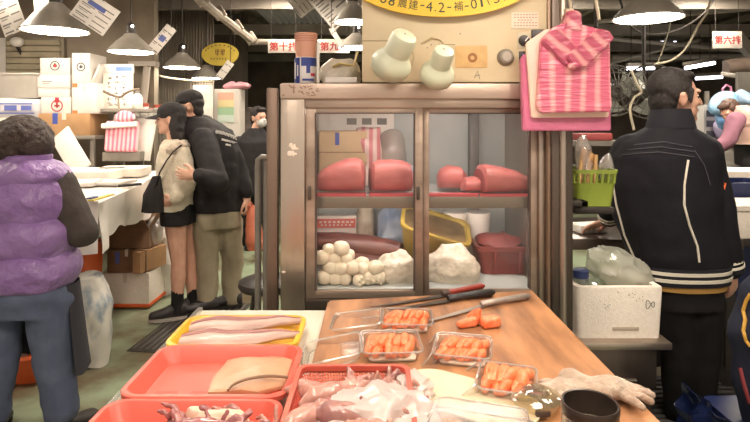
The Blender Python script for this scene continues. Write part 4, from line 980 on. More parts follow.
mb.loft([(q(255, 0).x, Y0 - .02, zb, .05, .03), (q(256, 0).x, Y0 - .02, lerp(zb, zt, .2), .075, .05), (q(254, 0).x, Y0 - .01, lerp(zb, zt, .55), .06, .04), (q(251, 0).x, Y0, zt, .03, .02)], 20, 2, 5).noise(.012, 14); mb.build('pouch', mat('orange_film', '#d07a5c', .4, 0, '#c46a4e', 9), ob)
MB().tube([q(249, 214), q(248, 206, -.045), q(251, 203, -.02), q(254, 207, .02), q(254, 214)], .007, 6).build('handle', mat('orange_film', '#d07a5c', .4), ob)

# ---------------------------------------------------------------- masked person far behind
Y0 = 6.3
hc = q(259, 118); fw = V((.75, -.65, -.05))
mb = MB(); A, R = hp(mb, hc, fw, neck=q(255, 134))
mb.loft([T(255, 131, 7, .06), T(254, 139, 14, .1), T(254, 170, 13, .11), T(255, 190, 13, .11)], 20, 2.2, 3)
for s_ in (-1, 1):
    a = (q(254 + 15 * s_, 142), q(254 + 18 * s_, 164), q(256 + 15 * s_, 178, -.15)); mb.chain(a, [.05, .042, .03]); hand(mb, a[2], (.1, -1, -.3), (0, 0, -1), (-s_, 0, 0), .5)
    mb.chain([q(254 + 7 * s_, 190), q(254 + 7 * s_, 218), q(254 + 7 * s_, 242)], [.08, .06, .045])
mb.remesh(.008, 2); fp = mb.build('person', SKIN, origin=V((q(255, 0).x, Y0, 0)))
tag(fp, 'person in dark jacket and pale mask far behind the couple, beside steel post', 'person', 'people in the market')
eyes(A(0, 0, 0), fw, fp); mask_on(A, R, fp, mat('pale_mask', '#b9b6b2', .8))
mb = MB()
for (a, b, d, r) in ((0, -.028, .05, (.086, .098, .09)), (0, -.055, -.01, (.078, .06, .085)), (0, .035, .1, (.066, .055, .03))): mb.ell(A(a, b, d), r, R, 16, 12)
mb.remesh(.008, 2, .005, 40); mb.build('hair', HAIR, fp)
mb = MB(); mb.loft([T(256, 128, 7, .08), T(255, 134, 12, .12), T(254, 142, 18, .16), T(254, 165, 19, .17), T(255, 193, 18, .16)], 24, 2.3, 4)
for s_ in (-1, 1): mb.chain((q(254 + 15 * s_, 143), q(254 + 18 * s_, 164), q(256 + 15 * s_, 178, -.13)), [.085, .075, .05], 14)
mb.remesh(.012, 3, .01, 8); mb.build('jacket', BLACKF, fp)
mb = MB(); mb.loft([T(255, 186, 15, .13), T(255, 197, 15, .13)], 20, 2.2, 2)
for s_ in (-1, 1): mb.chain([q(254 + 7 * s_, 195), q(254 + 7 * s_, 218), q(254 + 7 * s_, 241)], [.1, .08, .07], 14)
mb.remesh(.012, 3); mb.build('trousers', BLACKT, fp)
for s_ in (-1, 1): p = q(254 + 7 * s_, 0); shoe((p.x, p.y + .06, 0), (.3, -1, 0), .27, .1, .1, SHOEB, DARKM, fp)

# ---------------------------------------------------------------- bending person in the pink vest, far right
Y0 = 5.6
Q0 = q; q = lambda x, y, dy=0.0: Q0(x - 6, y, dy)
hc = q(736, 112); fw = V((-.75, -.35, -.55))
mb = MB(); A, R = hp(mb, hc, fw, (-.4, 0, .9), neck=q(744, 118))
mb.loft([T(747, 112, 7, .09), T(752, 120, 13, .15), T(757, 142, 14, .15), T(760, 160, 15, .15)], 20, 2.2, 3)
LS, LE, LWt = q(742, 120, -.16), q(735, 140, -.2), q(722, 148, -.2)
RS, RE, RW = q(746, 120, .16), q(738, 140, .2), q(724, 149, .16)
for a in ((LS, LE, LWt), (RS, RE, RW)): mb.chain(a, [.05, .042, .03]); hand(mb, a[2], (-1, 0, -.3), (0, 0, -1), (0, 1, 0), .4)
for s_ in (-1, 1): mb.chain([q(759, 162, .08 * s_), q(756, 210, .08 * s_), q(757, 256, .08 * s_)], [.08, .06, .045])
mb.remesh(.008, 2); pp = mb.build('person', SKIN, origin=V((q(757, 0).x, Y0, 0)))
tag(pp, 'person in pale pink vest bending over the far table at the right edge', 'person', 'people in the market')
eyes(A(0, 0, 0), fw, pp)
mb = MB()
for (a, b, d, r) in ((0, -.028, .045, (.088, .1, .092)), (0, -.06, -.02, (.08, .06, .09)), (0, .035, .1, (.066, .055, .03))): mb.ell(A(a, b, d), r, R, 16, 12)
mb.remesh(.008, 2, .006, 40); mb.build('hair', mat('brown_hair', '#4a352b', .6, 0, '#5a4236', 50), pp)
mb = MB(); mb.loft([T(745, 106, 9, .12), T(751, 113, 16, .2), T(755, 130, 18, .22), T(757, 144, 18, .22)], 28, 2.3, 5, bulge=lambda t: .95 + .07 * abs(math.sin(t * PI * 2.2))); mb.noise(.01, 9); mb.build('quilted_vest', mat('pale_pink_quilting', '#c9a69c', .5), pp)
mb = MB()
for a in ((LS, LE, LWt), (RS, RE, RW)): mb.chain(a, [.085, .075, .055], 14)
mb.remesh(.012, 3, .01, 8); mb.build('sleeves', mat('mauve_knit', '#8c6070', .9), pp)
mb = MB(); mb.loft([T(758, 140, 15, .16), T(760, 165, 16, .17)], 20, 2.2, 3)
for s_ in (-1, 1): mb.chain([q(759, 165, .08 * s_), q(757, 210, .08 * s_), q(757, 255, .08 * s_)], [.11, .085, .075], 14)
mb.remesh(.012, 3); mb.build('trousers', BLACKT, pp)
for s_ in (-1, 1): p = q(757, 0, .09 * s_); shoe((p.x + .06, p.y, 0), (-1, 0, 0), .26, .1, .1, SHOEB, DARKM, pp)
# ================================================================ display fridge
YF = 2.0; KF = YF / F
X = lambda px: (px - CX) * KF
Z = lambda py: CZ - (py - HY) * KF
D = .56
fg = thing('display_fridge', V((X(411), YF + D / 2, 0)), 'steel display fridge with two glass doors and meat inside', 'fridge')
LINER = mat('fridge_liner', '#c3c7c6', .45, .05, '#aab0b0', 4, (.3, .7), .05, 20)
RUBBER = mat('dark_gasket', '#4a3b33', .7)
MB().b2((X(281), YF, Z(97)), (X(546), YF + D, Z(83)), .004).build('top_panel', STEELW, fg)
MB().b2((X(281), YF + .01, Z(309)), (X(304), YF + D, Z(97)), .003).build('side_panel', STEEL, fg)
MB().b2((X(540), YF + .01, Z(309)), (X(546), YF + D, Z(97)), .003).build('side_panel', STEEL, fg)
MB().b2((X(304), YF + D - .02, Z(309)), (X(540), YF + D, Z(97))).build('back_panel', LINER, fg)
MB().b2((X(304), YF + .03, Z(309)), (X(540), YF + D - .02, Z(291)), .002).build('inner_floor', LINER, fg)
MB().b2((X(281), YF + .02, .09), (X(546), YF + D, Z(309)), .004).build('base_cabinet', STEELD, fg)
for (x, y) in ((286, .06), (286, .48), (540, .06), (540, .48)): MB().lathe([(.02, 0), (.02, .09)], (X(x), YF + y, 0), None, 12).build('foot', DARKM, fg)
MB().b2((X(281), YF - .012, Z(309)), (X(305), YF + .012, Z(97)), .003).build('front_stile', STEEL, fg)
MB().b2((X(305), YF - .006, Z(108)), (X(540), YF + .03, Z(97)), .003).build('front_rail', STEELW, fg)
MB().b2((X(305), YF - .006, Z(309)), (X(540), YF + .03, Z(299)), .003).build('front_rail', STEELD, fg)
MB().b2((X(304), YF + .03, Z(106)), (X(540), YF + D - .02, Z(100)), .002).build('inner_ceiling', LINER, fg)
MB().b2((X(281), YF - .02, Z(99)), (X(546), YF - .002, Z(84)), .004).build('top_trim', mat('bright_trim_steel', '#cdb9a9', .4, .6, '#b39c8c', 8, (.3, .7), .15, 30, (.2, 1, 1)), fg)
# peeling sticker marks on the stile
mb = MB(); rnd = random.Random(5)
for k in range(9): mb.ell((X(293) + rnd.uniform(-.014, .014), YF - .0125, Z(150) + rnd.uniform(-.02, .02)), (rnd.uniform(.004, .011), .0012, rnd.uniform(.004, .01)), None, 8, 6)
mb.ell((X(284), YF - .0125, Z(271)), (.008, .0012, .004), None, 8, 6); mb.build('sticker_residue', mat('paper_residue', '#e3d3c2', .8), fg)
mb = MB()
for k in range(26): mb.box((X(284) + rnd.uniform(0, .13), YF - .0205, Z(91) + rnd.uniform(-.018, .018)), (rnd.uniform(.006, .02), .001, rnd.uniform(.002, .005)), R3(0, rnd.uniform(-1, 1), 0))
mb.build('scratches', mat('brown_scratch', '#9a7a66', .7), fg, smooth=False)
GLASS = clear('door_glass', '#fbfaf8', .01, .14, .04)
def door(x0, x1, ys, stiles):
    d = MB()
    for (a, b) in stiles: d.b2((X(a), ys, Z(299)), (X(b), ys + .022, Z(107)), .003)
    ia, ib = X(stiles[0][1]) - .001, X(stiles[-1][0]) + .001
    d.b2((ia, ys + .001, Z(113)), (ib, ys + .021, Z(107.3)), .002); d.b2((ia, ys + .001, Z(298.7)), (ib, ys + .021, Z(291)), .002)
    o = d.build('sliding_door', STEELW, fg)
    MB().b2((X(x0 + 4), ys + .009, Z(292)), (X(x1 - 4), ys + .013, Z(112))).build('glass', GLASS, o)
    g = MB()
    for (a, b) in stiles: e = b if a == x0 else a; g.b2((X(e) - .003, ys - .0012, Z(291)), (X(e) + .003, ys + .0232, Z(113)))
    g.b2((X(stiles[0][1]) + .003, ys - .0006, Z(113.7)), (X(stiles[-1][0]) - .003, ys + .006, Z(112.9))); g.build('gasket', RUBBER, o)
door(305.5, 423, YF + .002, ((305.5, 315.5), (414.5, 423)))
door(420, 540, YF + .026, ((423, 430), (532, 540)))
for hx in (309.5, 418): MB().b2((X(hx) - .006, YF - .008, Z(200)), (X(hx) + .006, YF + .003, Z(186)), .004).build('door_grip', STEELD, fg)
# shelf with red comb grille
ZSH = Z(197.5)
MB().b2((X(305), YF + .06, ZSH - .05), (X(539), YF + .085, ZSH - .006), .003).build('shelf_trim', mat('shelf_trim_steel', '#7d7365', .4, .5), fg)
MB().b2((X(305), YF + .085, ZSH - .02), (X(539), YF + D - .06, ZSH - .008)).build('shelf', LINER, fg)
RGR = mat('red_grille_plastic', '#b0444c', .45)
for k, (a, b) in enumerate(((310, 366), (369, 418), (430, 482), (484, 537))):
    mb = MB(); n = int((b - a) / 2.6); mb.b2((X(a), YF + .07, ZSH - .001), (X(b), YF + .12, ZSH + .002)); mb.b2((X(a), YF + .068, ZSH - .006), (X(b), YF + .072, ZSH + .003))
    for i in range(n): xx = X(lerp(a, b, (i + .5) / n)); mb.b2((xx - .0028, YF + .064, ZSH - .013), (xx + .0028, YF + .072, ZSH - .003))
    mb.build('grille', RGR, fg)
# dark upright band at the back, and added light strips inside
MB().b2((X(493), YF + D - .08, Z(290)), (X(504), YF + D - .02, Z(108)), .004).build('inner_band', mat('inner_band_grey', '#6a6765', .5, .3), fg)
LT = thing('added_fridge_light', V((X(420), YF + .1, Z(107.5))), 'slim white light strip added under the roof of the display fridge', 'lamp')  # strip added to brighten the upper compartment
MB().box((X(420), YF + .08, Z(108) - .006), (.8, .03, .012), None, .004).build('tube', mat('added_strip_glow', '#ffffff', .5, emit='#fff3ea', estr=27), LT)

LT2 = thing('added_fridge_light', V((X(420), YF + .14, ZSH - .022)), 'slim white light strip added under the meat shelf of the display fridge', 'lamp')  # second strip, added because the shelf keeps light from the lower compartment
MB().box((X(420), YF + .14, ZSH - .027), (.8, .025, .01), None, .003).build('tube', mat('added_strip_glow', '#ffffff', .5), LT2)
# ---- meat on the shelf
MEAT = mat('tuna_flesh', '#b86a68', .42, 0, '#a95b5a', 16, (.3, .7), .15, 40, (1, 1, 2.2), sss=.08)
MEATD = mat('tuna_cut_dark', '#7d3437', .45, 0, '#8f4043', 18)
def loaf(c, l, d, h, prof, m, name, label, yaw=0.0, group='red meat blocks on the fridge shelf', pw=3.0, n=22, end=None):
    """block lying on c; prof = [(t, width share, height share)] along its length"""
    c = V(c); R = R3(0, 0, yaw); rs = []
    for (t, ws, hs) in prof:
        ring = []
        for j in range(n):
            a = 2 * PI * j / n; ca, sa = math.cos(a), math.sin(a); q = (abs(ca) ** pw + abs(sa) ** pw) ** (-1 / pw)
            ring.append(R @ V(((t - .5) * l, ca * q * d / 2 * ws, h * hs * (.5 + .5 * sa * q))) + c)
        rs.append(ring)
    t_ = thing(name, c, label, 'meat', group)
    mb = MB(); mb.rings(rs); mb.noise(.004, 16, 0, c.x * 9); mb.build('flesh', m, t_)
    if end is not None:
        r = rs[end]; k = -1 if end == 0 else 1; cc = sum(r, V()) / n
        mb = MB(); mb.rings([[cc + (p - cc) * .96 + R @ V((k * .0015, 0, 0)) for p in r], [cc + (p - cc) * .94 + R @ V((k * .004, 0, 0)) for p in r]]); mb.build('cut_face', MEATD, t_)
    return t_
ZM = ZSH + .004
k2 = 2.16 / F
def pm_(x0, x1, y0, yy): return P((x0 + x1) / 2, 197, yy).x, (x1 - x0) / F * yy, (197 - y0) / F * yy * .9
x, l, h = pm_(315.5, 365, 160, 2.14); loaf((x, 2.17, ZM), l, .17, h, [(0, .25, .3), (.02, .5, .45), (.1, .75, .62), (.3, .92, .8), (.6, 1, .96), (.8, 1, 1), (.93, .96, .95), (.985, .8, .82), (1, .55, .6)], MEAT, 'tuna_block', 'red meat block tapering to the left, first on the fridge shelf')
x, l, h = pm_(370.5, 411.5, 162, 2.14); loaf((x, 2.17, ZM), l, .16, h, [(0, .7, .75), (.05, .88, .9), (.2, .97, .98), (.5, 1, 1), (.8, .97, .97), (.95, .86, .88), (1, .66, .7)], MEAT, 'tuna_block', 'squarish red meat block beside the left-tapering one', .12, end=0)
x, l, h = pm_(439, 468, 171, 2.2); loaf((x, 2.25, ZM), l, .15, h, [(0, .55, .55), (.1, .8, .82), (.4, 1, 1), (.8, .95, .94), (1, .6, .6)], MEAT, 'tuna_block', 'small upright red meat block at left behind the right door')
x, l, h = pm_(462, 488, 181, 2.14); loaf((x, 2.17, ZM), l, .14, h, [(0, .5, .5), (.12, .85, .85), (.5, 1, 1), (.9, .85, .85), (1, .6, .6)], MEAT, 'tuna_block', 'low red meat block between two taller ones behind the right door')
x, l, h = pm_(480, 533, 167, 2.13); loaf((x, 2.15, ZM), l, .17, h, [(0, .84, .86), (.03, .95, .96), (.15, 1, 1), (.4, .98, .93), (.7, .88, .76), (.92, .7, .58), (1, .4, .4)], MEAT, 'tuna_block', 'largest red meat block, dark cut end facing left, right door', .1, end=0)
# ---- things standing behind the meat
YB = 2.38
def inb(name, x0, y0, x1, zbase, d, m, label, Y=YB, yaw=0.0):
    a, b = P(x0, 0, Y), P(x1, 0, Y); zt = P(0, y0, Y).z; c = V(((a.x + b.x) / 2, Y + d / 2, zbase)); t = thing(name, c, label, 'box')
    MB().box(c + V((0, 0, (zt - zbase) / 2)), (b.x - a.x, d, zt - zbase), R3(0, 0, yaw), .003).build('body', m, t); return t, V((c.x, Y, (zt + zbase) / 2)), b.x - a.x, zt - zbase
t, fc, w, h = inb('brown_carton', 319, 131, 367, ZSH - .007, .12, mat('pale_cardboard', '#c0a684', .8, 0, '#b39874', 5), 'pale brown carton with blue tape behind the left meat block')
MB().box(fc + V((-w * .12, -.0015, h * .36)), (.018, .003, .055)).build('blue_tape', mat('blue_tape', '#3f4f96', .4), t); MB().box(fc + V((0, -.0015, h * .12)), (w, .002, .004)).build('seam', CARDD, t)
t, fc, w, h = inb('white_carton', 318, 113, 394, ZSH - .007, .03, mat('bright_white_card', '#efe9e1', .6), 'wide white carton at the back of the fridge shelf', 2.505)
for k in range(3): MB().box(fc + V((-.02 + .07 * k, -.001, h * .38)), (.045, .002, .03)).build('dark_tab', INKG, t)
mb = MB(); p = P(372, 150, 2.36); mb.loft([(p.x, 2.42, ZSH - .007, .055, .05), (p.x, 2.42, ZSH + .1, .06, .055), (p.x - .015, 2.42, ZSH + .2, .05, .045), (p.x - .02, 2.42, ZSH + .25, .055, .02)], 20, 2, 4).noise(.02, 14); tag(mb.build('pink_bag', stripes('pink_film_inside', '#cf7f84', '#e2c9c3', 'X', 9, .4)), 'pink and white bag standing behind the squarish meat block', 'bag')
mb = MB(); p = P(392, 150, 2.42); mb.ell((p.x, 2.45, ZSH + .12), (.06, .05, .13), None, 20, 14).noise(.025, 13, 0, 3); tag(mb.build('clear_bag', BAGM), 'crumpled milky bag right of the pink one in the fridge', 'bag')
mb = MB(); p = P(405, 190, 2.36); mb.ell((p.x, 2.4, ZSH + .045), (.05, .04, .05), None, 16, 12).noise(.012, 20); tag(mb.build('blue_pack', mat('pale_blue_pack', '#8f9fc4', .4, 0, '#d5d2cf', 20)), 'small blue and white pack at the shelf end by the door frame', 'pack')
# ---- lower compartment
ZL = Z(291) + .001
t, fc, w, h = inb('printed_box', 317, 216, 356, ZL, .06, mat('white_print_box', '#e1d8d0', .6), 'white box with red band standing behind the dark loin', 2.44, .06)
MB().box(fc + V((0, -.0045, h * .34)), (w * .97, .004, h * .2), R3(0, 0, .06)).build('red_band', mat('salmon_red_band', '#cf6257', .6), t)
mb = MB()
for k in range(8): mb.box(fc + V((-.07 + .02 * k, -.0072 - .001 * 0 + (-.07 + .02 * k) * .06, h * .37)), (.012, .0012, .009)); mb.box(fc + V((-.065 + .018 * k, -.0072 + (-.065 + .018 * k) * .06, h * .3)), (.009, .0012, .007))
mb.build('printing', WHITEC, t, smooth=False)
mb = MB(); p = P(365, 240, 2.44); mb.loft([(p.x, 2.47, ZL, .04, .035), (p.x, 2.47, ZL + .12, .045, .04), (p.x, 2.47, ZL + .21, .04, .035), (p.x, 2.47, ZL + .26, .022, .02), (p.x, 2.47, ZL + .3, .03, .02)], 18, 2, 4).noise(.006, 18); tag(mb.build('tied_bag', mat('tied_bag_film', '#cbbfae', .4, 0, '#a99a86', 22)), 'small tied pale bag between the printed box and blue wrap', 'bag')
mb = MB(); p = P(395, 235, 2.38)
mb.sheet(lambda u, v: (p.x - .075 + .18 * u, 2.43 + .035 * math.sin(u * 7) * v + .02 * noise.noise(V((u * 6, v * 6, 1))), ZL + (.315 - .1 * (1 - u)) * v), 24, 24, .003); tag(mb.build('blue_wrap', mat('pale_blue_film', '#8fa3c4', .3, 0, '#c2c9d2', 7, (.35, .65), .3, 20)), 'upright sheet of pale blue wrap behind the dark loin', 'wrap')
LOIN = mat('dark_red_loin', '#4c2827', .42, 0, '#60352f', 18, (.3, .7), .15, 50)
def rod(p0, p1, r, flat, m, name, label, cat, prof=None, n=18, seg=14):
    p0, p1 = V(p0), V(p1); t_ = [i / seg for i in range(seg + 1)]
    mb = MB(); mb.tube([p0.lerp(p1, t) for t in t_], [r * (prof(t) if prof else 1) for t in t_], n, flat=flat); mb.noise(.004, 14); return tag(mb.build(name, m), label, cat)
rod(P(317, 241, 2.3), P(401, 251, 2.2), .06, .75, LOIN, 'fish_loin', 'upper long dark red loin lying behind the white fish balls', 'meat', lambda t: .6 + .5 * math.sin(PI * (.15 + .75 * t)))
rod(P(330, 254, 2.24) + V((0, 0, -.02)), P(402, 272, 2.14) + V((0, 0, .01)), .052, .8, LOIN, 'fish_loin', 'lower long dark red loin sloping down behind the fish balls', 'meat', lambda t: .6 + .5 * math.sin(PI * (.15 + .75 * t)))
# fish balls
BALL = mat('white_fish_ball', '#e6dcc8', .45, 0, '#d9ccb5', 18, sss=.1)
ball0 = None; rnd = random.Random(11)
pts = []
for lay, (n_, zz) in enumerate(((6, .024), (5, .062), (3, .098), (2, .13))):
    for row in range(2 if lay < 3 else 1):
        for i in range(n_): pts.append((X(322) + .043 * i + (.021 if lay % 2 else 0) + rnd.uniform(-.006, .006), 2.075 + .043 * row + rnd.uniform(-.005, .005) + lay * .005, ZL + zz + rnd.uniform(-.004, .004)))
for (x, y, z) in pts:
    lb = 'white rounded fish ball in the heap behind the left glass door'
    c = V((x, y, z - .022))
    if ball0 is None:
        mb = MB(); mb.box((x, y, z), (.056, .052, .05), None, .021, 4); mb.noise(.003, 30); ball0 = mb.build('fish_ball', BALL, origin=c); tag(ball0, lb, 'fish ball', 'white fish balls heaped in the fridge')
    else:
        o = ball0.copy(); COL.objects.link(o); o.location = c; o.rotation_euler = (0, 0, rnd.uniform(0, 6)); o.scale = (rnd.uniform(.85, 1.12),) * 3
def icebag(px0, px1, ptop, Y, label, seed, d=.09, rows=5):
    a, b = P(px0, 0, Y), P(px1, 0, Y); zt = P(0, ptop, Y).z; cx = (a.x + b.x) / 2; w = (b.x - a.x) / 2; h = zt - ZL
    mb = MB(); mb.loft([(cx, Y + d, ZL, w * .9, d * .8), (cx, Y + d, ZL + h * .3, w, d), (cx, Y + d, ZL + h * .65, w * .78, d * .8), (cx, Y + d, ZL + h * .9, w * .4, d * .4), (cx, Y + d, zt, w * .25, d * .1)], 36, 2.1, 7).noise(.018, 16, 0, seed); mb.noise(.007, 55, 0, seed)
    return tag(mb.build('ice_bag', mat('cloudy_ice_bag', '#dcd3c4', .3, 0, '#c6bba9', 30, (.3, .7), .5, 60)), label, 'bag', 'cloudy bags in the lower fridge')
icebag(374, 421, 254, 2.06, 'cloudy white bag in the lower corner behind the left door', 2, .07)
icebag(424, 486, 248, 2.07, 'larger cloudy bag slumped below the yellow basin behind right door', 6, .08)
mb = MB()
for k in range(34): mb.ell((X(368) + rnd.uniform(-.045, .05), 2.05 + rnd.uniform(0, .03), ZL + .006 + rnd.uniform(0, .025)), rnd.uniform(.006, .009), None, 8, 6)
tag(mb.build('white_beans', BALL), 'scatter of tiny white pieces between fish balls and cloudy bag', 'food', kind='stuff')
# yellow basin with dark content, tilted
yb = thing('yellow_basin', P(434, 250, 2.27), 'yellow see-through basin with dark content tilted in the lower fridge', 'basin')
c = P(433, 232, 2.27); R = R3(.35, .28, 0); YB_ = mat('amber_tub', '#a48a3e', .3, 0, '#8c7535', 6)
def rr(w, d, r, z): return [R @ p + c for p in rrect(w, d, r, z, 4)]
MB().rings([rr(.19, .12, .03, -.12), rr(.28, .19, .04, .03), rr(.3, .21, .045, .03), rr(.3, .21, .045, .042), rr(.27, .18, .04, .042), rr(.255, .165, .035, .02), rr(.18, .11, .03, -.11)]).build('tub', YB_, yb)
MB().rings([rr(.24, .15, .035, -.02), rr(.262, .172, .038, .03)]).build('dark_content', mat('dark_broth', '#4b3d2c', .3, 0, '#6b583c', 16), yb)
rc = thing('red_crate', P(512, 285, 2.2), 'dim red plastic crate at the right end of the lower fridge', 'crate')
a, b = P(478, 0, 2.2), P(537, 0, 2.2); zt = P(0, 247, 2.2).z; cx, cy = (a.x + b.x) / 2, 2.3
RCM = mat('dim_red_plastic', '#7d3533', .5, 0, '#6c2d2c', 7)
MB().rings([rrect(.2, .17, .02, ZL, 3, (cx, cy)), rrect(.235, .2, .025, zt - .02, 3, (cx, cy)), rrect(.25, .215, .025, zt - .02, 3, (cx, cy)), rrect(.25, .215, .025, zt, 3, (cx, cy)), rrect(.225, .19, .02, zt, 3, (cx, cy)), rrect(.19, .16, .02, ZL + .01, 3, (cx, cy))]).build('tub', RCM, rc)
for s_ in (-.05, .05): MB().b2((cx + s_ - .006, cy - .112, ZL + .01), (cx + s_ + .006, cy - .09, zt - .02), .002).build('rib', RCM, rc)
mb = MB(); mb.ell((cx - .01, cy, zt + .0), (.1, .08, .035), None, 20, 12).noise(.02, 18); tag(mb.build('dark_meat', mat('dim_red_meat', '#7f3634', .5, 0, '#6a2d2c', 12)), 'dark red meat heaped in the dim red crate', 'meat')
wb = None
for k, (px, y0) in enumerate(((455, 212), (478, 213))):
    c = P(px, 0, 2.4); c.z = ZL; hh = P(0, y0, 2.4).z - ZL; r = .052
    if wb is None:
        wb = thing('white_tub', c, 'white lidded tub behind the yellow basin, left one', 'tub', 'white tubs in the lower fridge'); MB().lathe([(r * .85, 0), (r, hh * .93)], c, None, 24).build('body', WHITEP, wb); MB().lathe([(r * 1.05, hh * .93), (r * 1.05, hh), (.001, hh)], c, None, 24).build('lid', WHITEP, wb)
    else: dup(wb, c, .5, 'white lidded tub behind the cloudy bag, right one')

# ================================================================ control box and what is fixed to it
CREAM = mat('cream_enamel', '#d8c8a6', .5, 0, '#cdbb98', 4, (.3, .7), .05, 25)
cb = thing('control_box', V((X(455), YF + .12, Z(83))), 'cream metal control box with knobs on top of the display fridge', 'control box')
YC = YF - .004
MB().b2((X(362), YC, Z(82.5)), (X(549), YF + .26, Z(-45)), .006).build('housing', CREAM, cb)
PX = lambda px, py, o=0.0: V((X(px), YC - o, Z(py)))
MB().b2(PX(455, 68, .003), PX(487, 46, -.002), .001).build('patch_plate', mat('tan_patch', '#d3b078', .6, 0, '#c39d66', 16), cb)
MB().lathe([(.008, 0), (.017, 0), (.018, .002), (.008, .002)], PX(472, 58, .004), FRONT, 14, False, False).build('rust_ring', mat('rust_brown', '#96683f', .8), cb)
mb = MB(); mb.tube([PX(474, 78, .001), PX(477.5, 71, .001), PX(479.5, 79, .001)], .0012, 5); mb.tube([PX(475.5, 76, .001), PX(480, 75, .001)], .0012, 5); mb.build('pencil_letter', INKG, cb)
kb = MB().lathe([(.031, 0), (.031, .006), (.026, .012), (.022, .02), (.001, .021)], PX(505, 57.5, 0), FRONT, 28).build('round_socket', mat('socket_grey', '#8b8377', .5, .3), cb)
MB().lathe([(.0, .02), (.018, .021), (.016, .024), (.0, .024)], PX(505, 57.5, 0), FRONT, 24, False, False).build('socket_face', mat('socket_pale', '#a79d8e', .5), kb)
MB().b2(PX(517, 49, .003), PX(530, 33, -.001), .001).build('knob_plate', mat('dial_plate', '#c2b79d', .5), cb)
kn = MB().lathe([(.021, 0), (.021, .004), (.017, .016), (.001, .018)], PX(523.5, 41, .002), FRONT, 24).build('knob', mat('black_bakelite', '#2b2522', .35), cb)
MB().box(PX(525, 40, .0205), (.004, .002, .02), R3(0, .7, 0)).build('pointer', WHITEP, kn)
sw = MB().b2(PX(518.5, 63.5, .006), PX(529, 51.5, -.001), .002).build('rocker_switch', mat('black_bakelite', '#2b2522', .35), cb)
MB().b2(PX(521.5, 61, .009), PX(526.5, 54.5, 0), .001).build('rocker', mat('violet_rocker', '#7b3f86', .4, emit='#a04fb0', estr=.25), sw)
MB().b2(PX(531, 43, .01), PX(549, 30, -.001), .002).build('black_cover', mat('black_bakelite', '#2b2522', .35), cb)
cd = MB().b2(PX(511, 28.5, .002), PX(538, 12.5, -.001)).build('info_card', mat('pale_card', '#e0d2bd', .7), cb)
mb = MB()
for r_ in range(5):
    for i in range(8 if r_ != 2 else 5): mb.box(PX(514.5 + i * 3 + (4 if r_ == 2 else 0), 15 + r_ * 2.7, .0025), (.006, .001, .0028))
mb.build('print', mat('faded_red_print', '#b07a6a', .7), cd, smooth=False)
MB().b2(PX(362, 41.5, .0012), PX(398, 40.6, -.001)).build('seam_line', mat('seam_brown', '#9d8a69', .7), cb)
MB().b2(PX(438, 45.2, .0012), PX(455, 44.4, -.001)).build('seam_line', mat('seam_brown', '#9d8a69', .7), cb)
mb = MB()
for (x, y) in ((431, 45), (427, 48), (460, 34), (388, 51)): mb.lathe([(.0025, 0), (.0025, .002), (0, .002)], PX(x, y, .0), FRONT, 8)
mb.build('screw', INKG, cb)
MB().tube([PX(396, 46, .004), PX(402, 44, .006), PX(411, 47, .004), PX(414, 58, .004), PX(412, 66, .004)], .003, 6).build('wire', mat('cream_wire', '#c6b48f', .5), cb)
MB().tube([PX(421, 44, .004), PX(431, 38, .008), PX(440, 40, .006), PX(445, 47, .004)], .003, 6).build('wire', mat('cream_wire', '#c6b48f', .5), cb)
# oval stall sign
ov = thing('stall_sign', PX(441, -22, .04), 'big yellow oval stall sign with dark number on the control box', 'sign')
a, b = 95 * KF, 41 * KF
MB().prism([(a * math.cos(2 * PI * i / 64), b * math.sin(2 * PI * i / 64)) for i in range(64)], .012, PX(441, -22, .03), FRONT).build('panel', mat('stall_sign_yellow', '#f2c838', .45, 0, '#ecc033', 3), ov)
for sx in (-50, 50): MB().b2(PX(441 + sx - 3, -20, .031), PX(441 + sx + 3, -28, 0)).build('spacer', GREYM, ov)
DG = mat('sign_dark_green', '#33452f', .6)
for (ch, px, py, w, h) in (('8', 383.5, 1.2, 6.2, 9.5), ('8', 391.5, 3.8, 6.2, 9.5), ('農', 402, 5.6, 9, 9.5), ('建', 412.5, 7.6, 9, 9.5), ('-', 421.3, 8.2, 4, 1.2), ('4', 428, 9.2, 6.4, 9.5), ('.', 433.8, 13.2, 1.5, 1.5), ('2', 440, 10, 6.2, 9.5), ('-', 447.5, 10, 4, 1.2), ('補', 456.5, 8.8, 9, 9.5), ('-', 464.5, 8.8, 4, 1.2), ('0', 471.5, 6.8, 6.2, 9.5), ('1', 479, 4.8, 2.2, 9.5), ('(', 485.8, 3.2, 2.6, 10.5), ('3', 493.5, 1.2, 6, 9.5), (')', 501, -1.2, 2.6, 10.5)):
    sl = math.asin(max(-1, min(1, (px - 441) / 95))) * .38
    R = Matrix.Rotation(-sl, 3, V((0, 1, 0))) @ FRONT
    text_mb(ch, w * KF, PX(px, py, .043), R, h * KF, .0003).build('character', DG, ov, smooth=False)
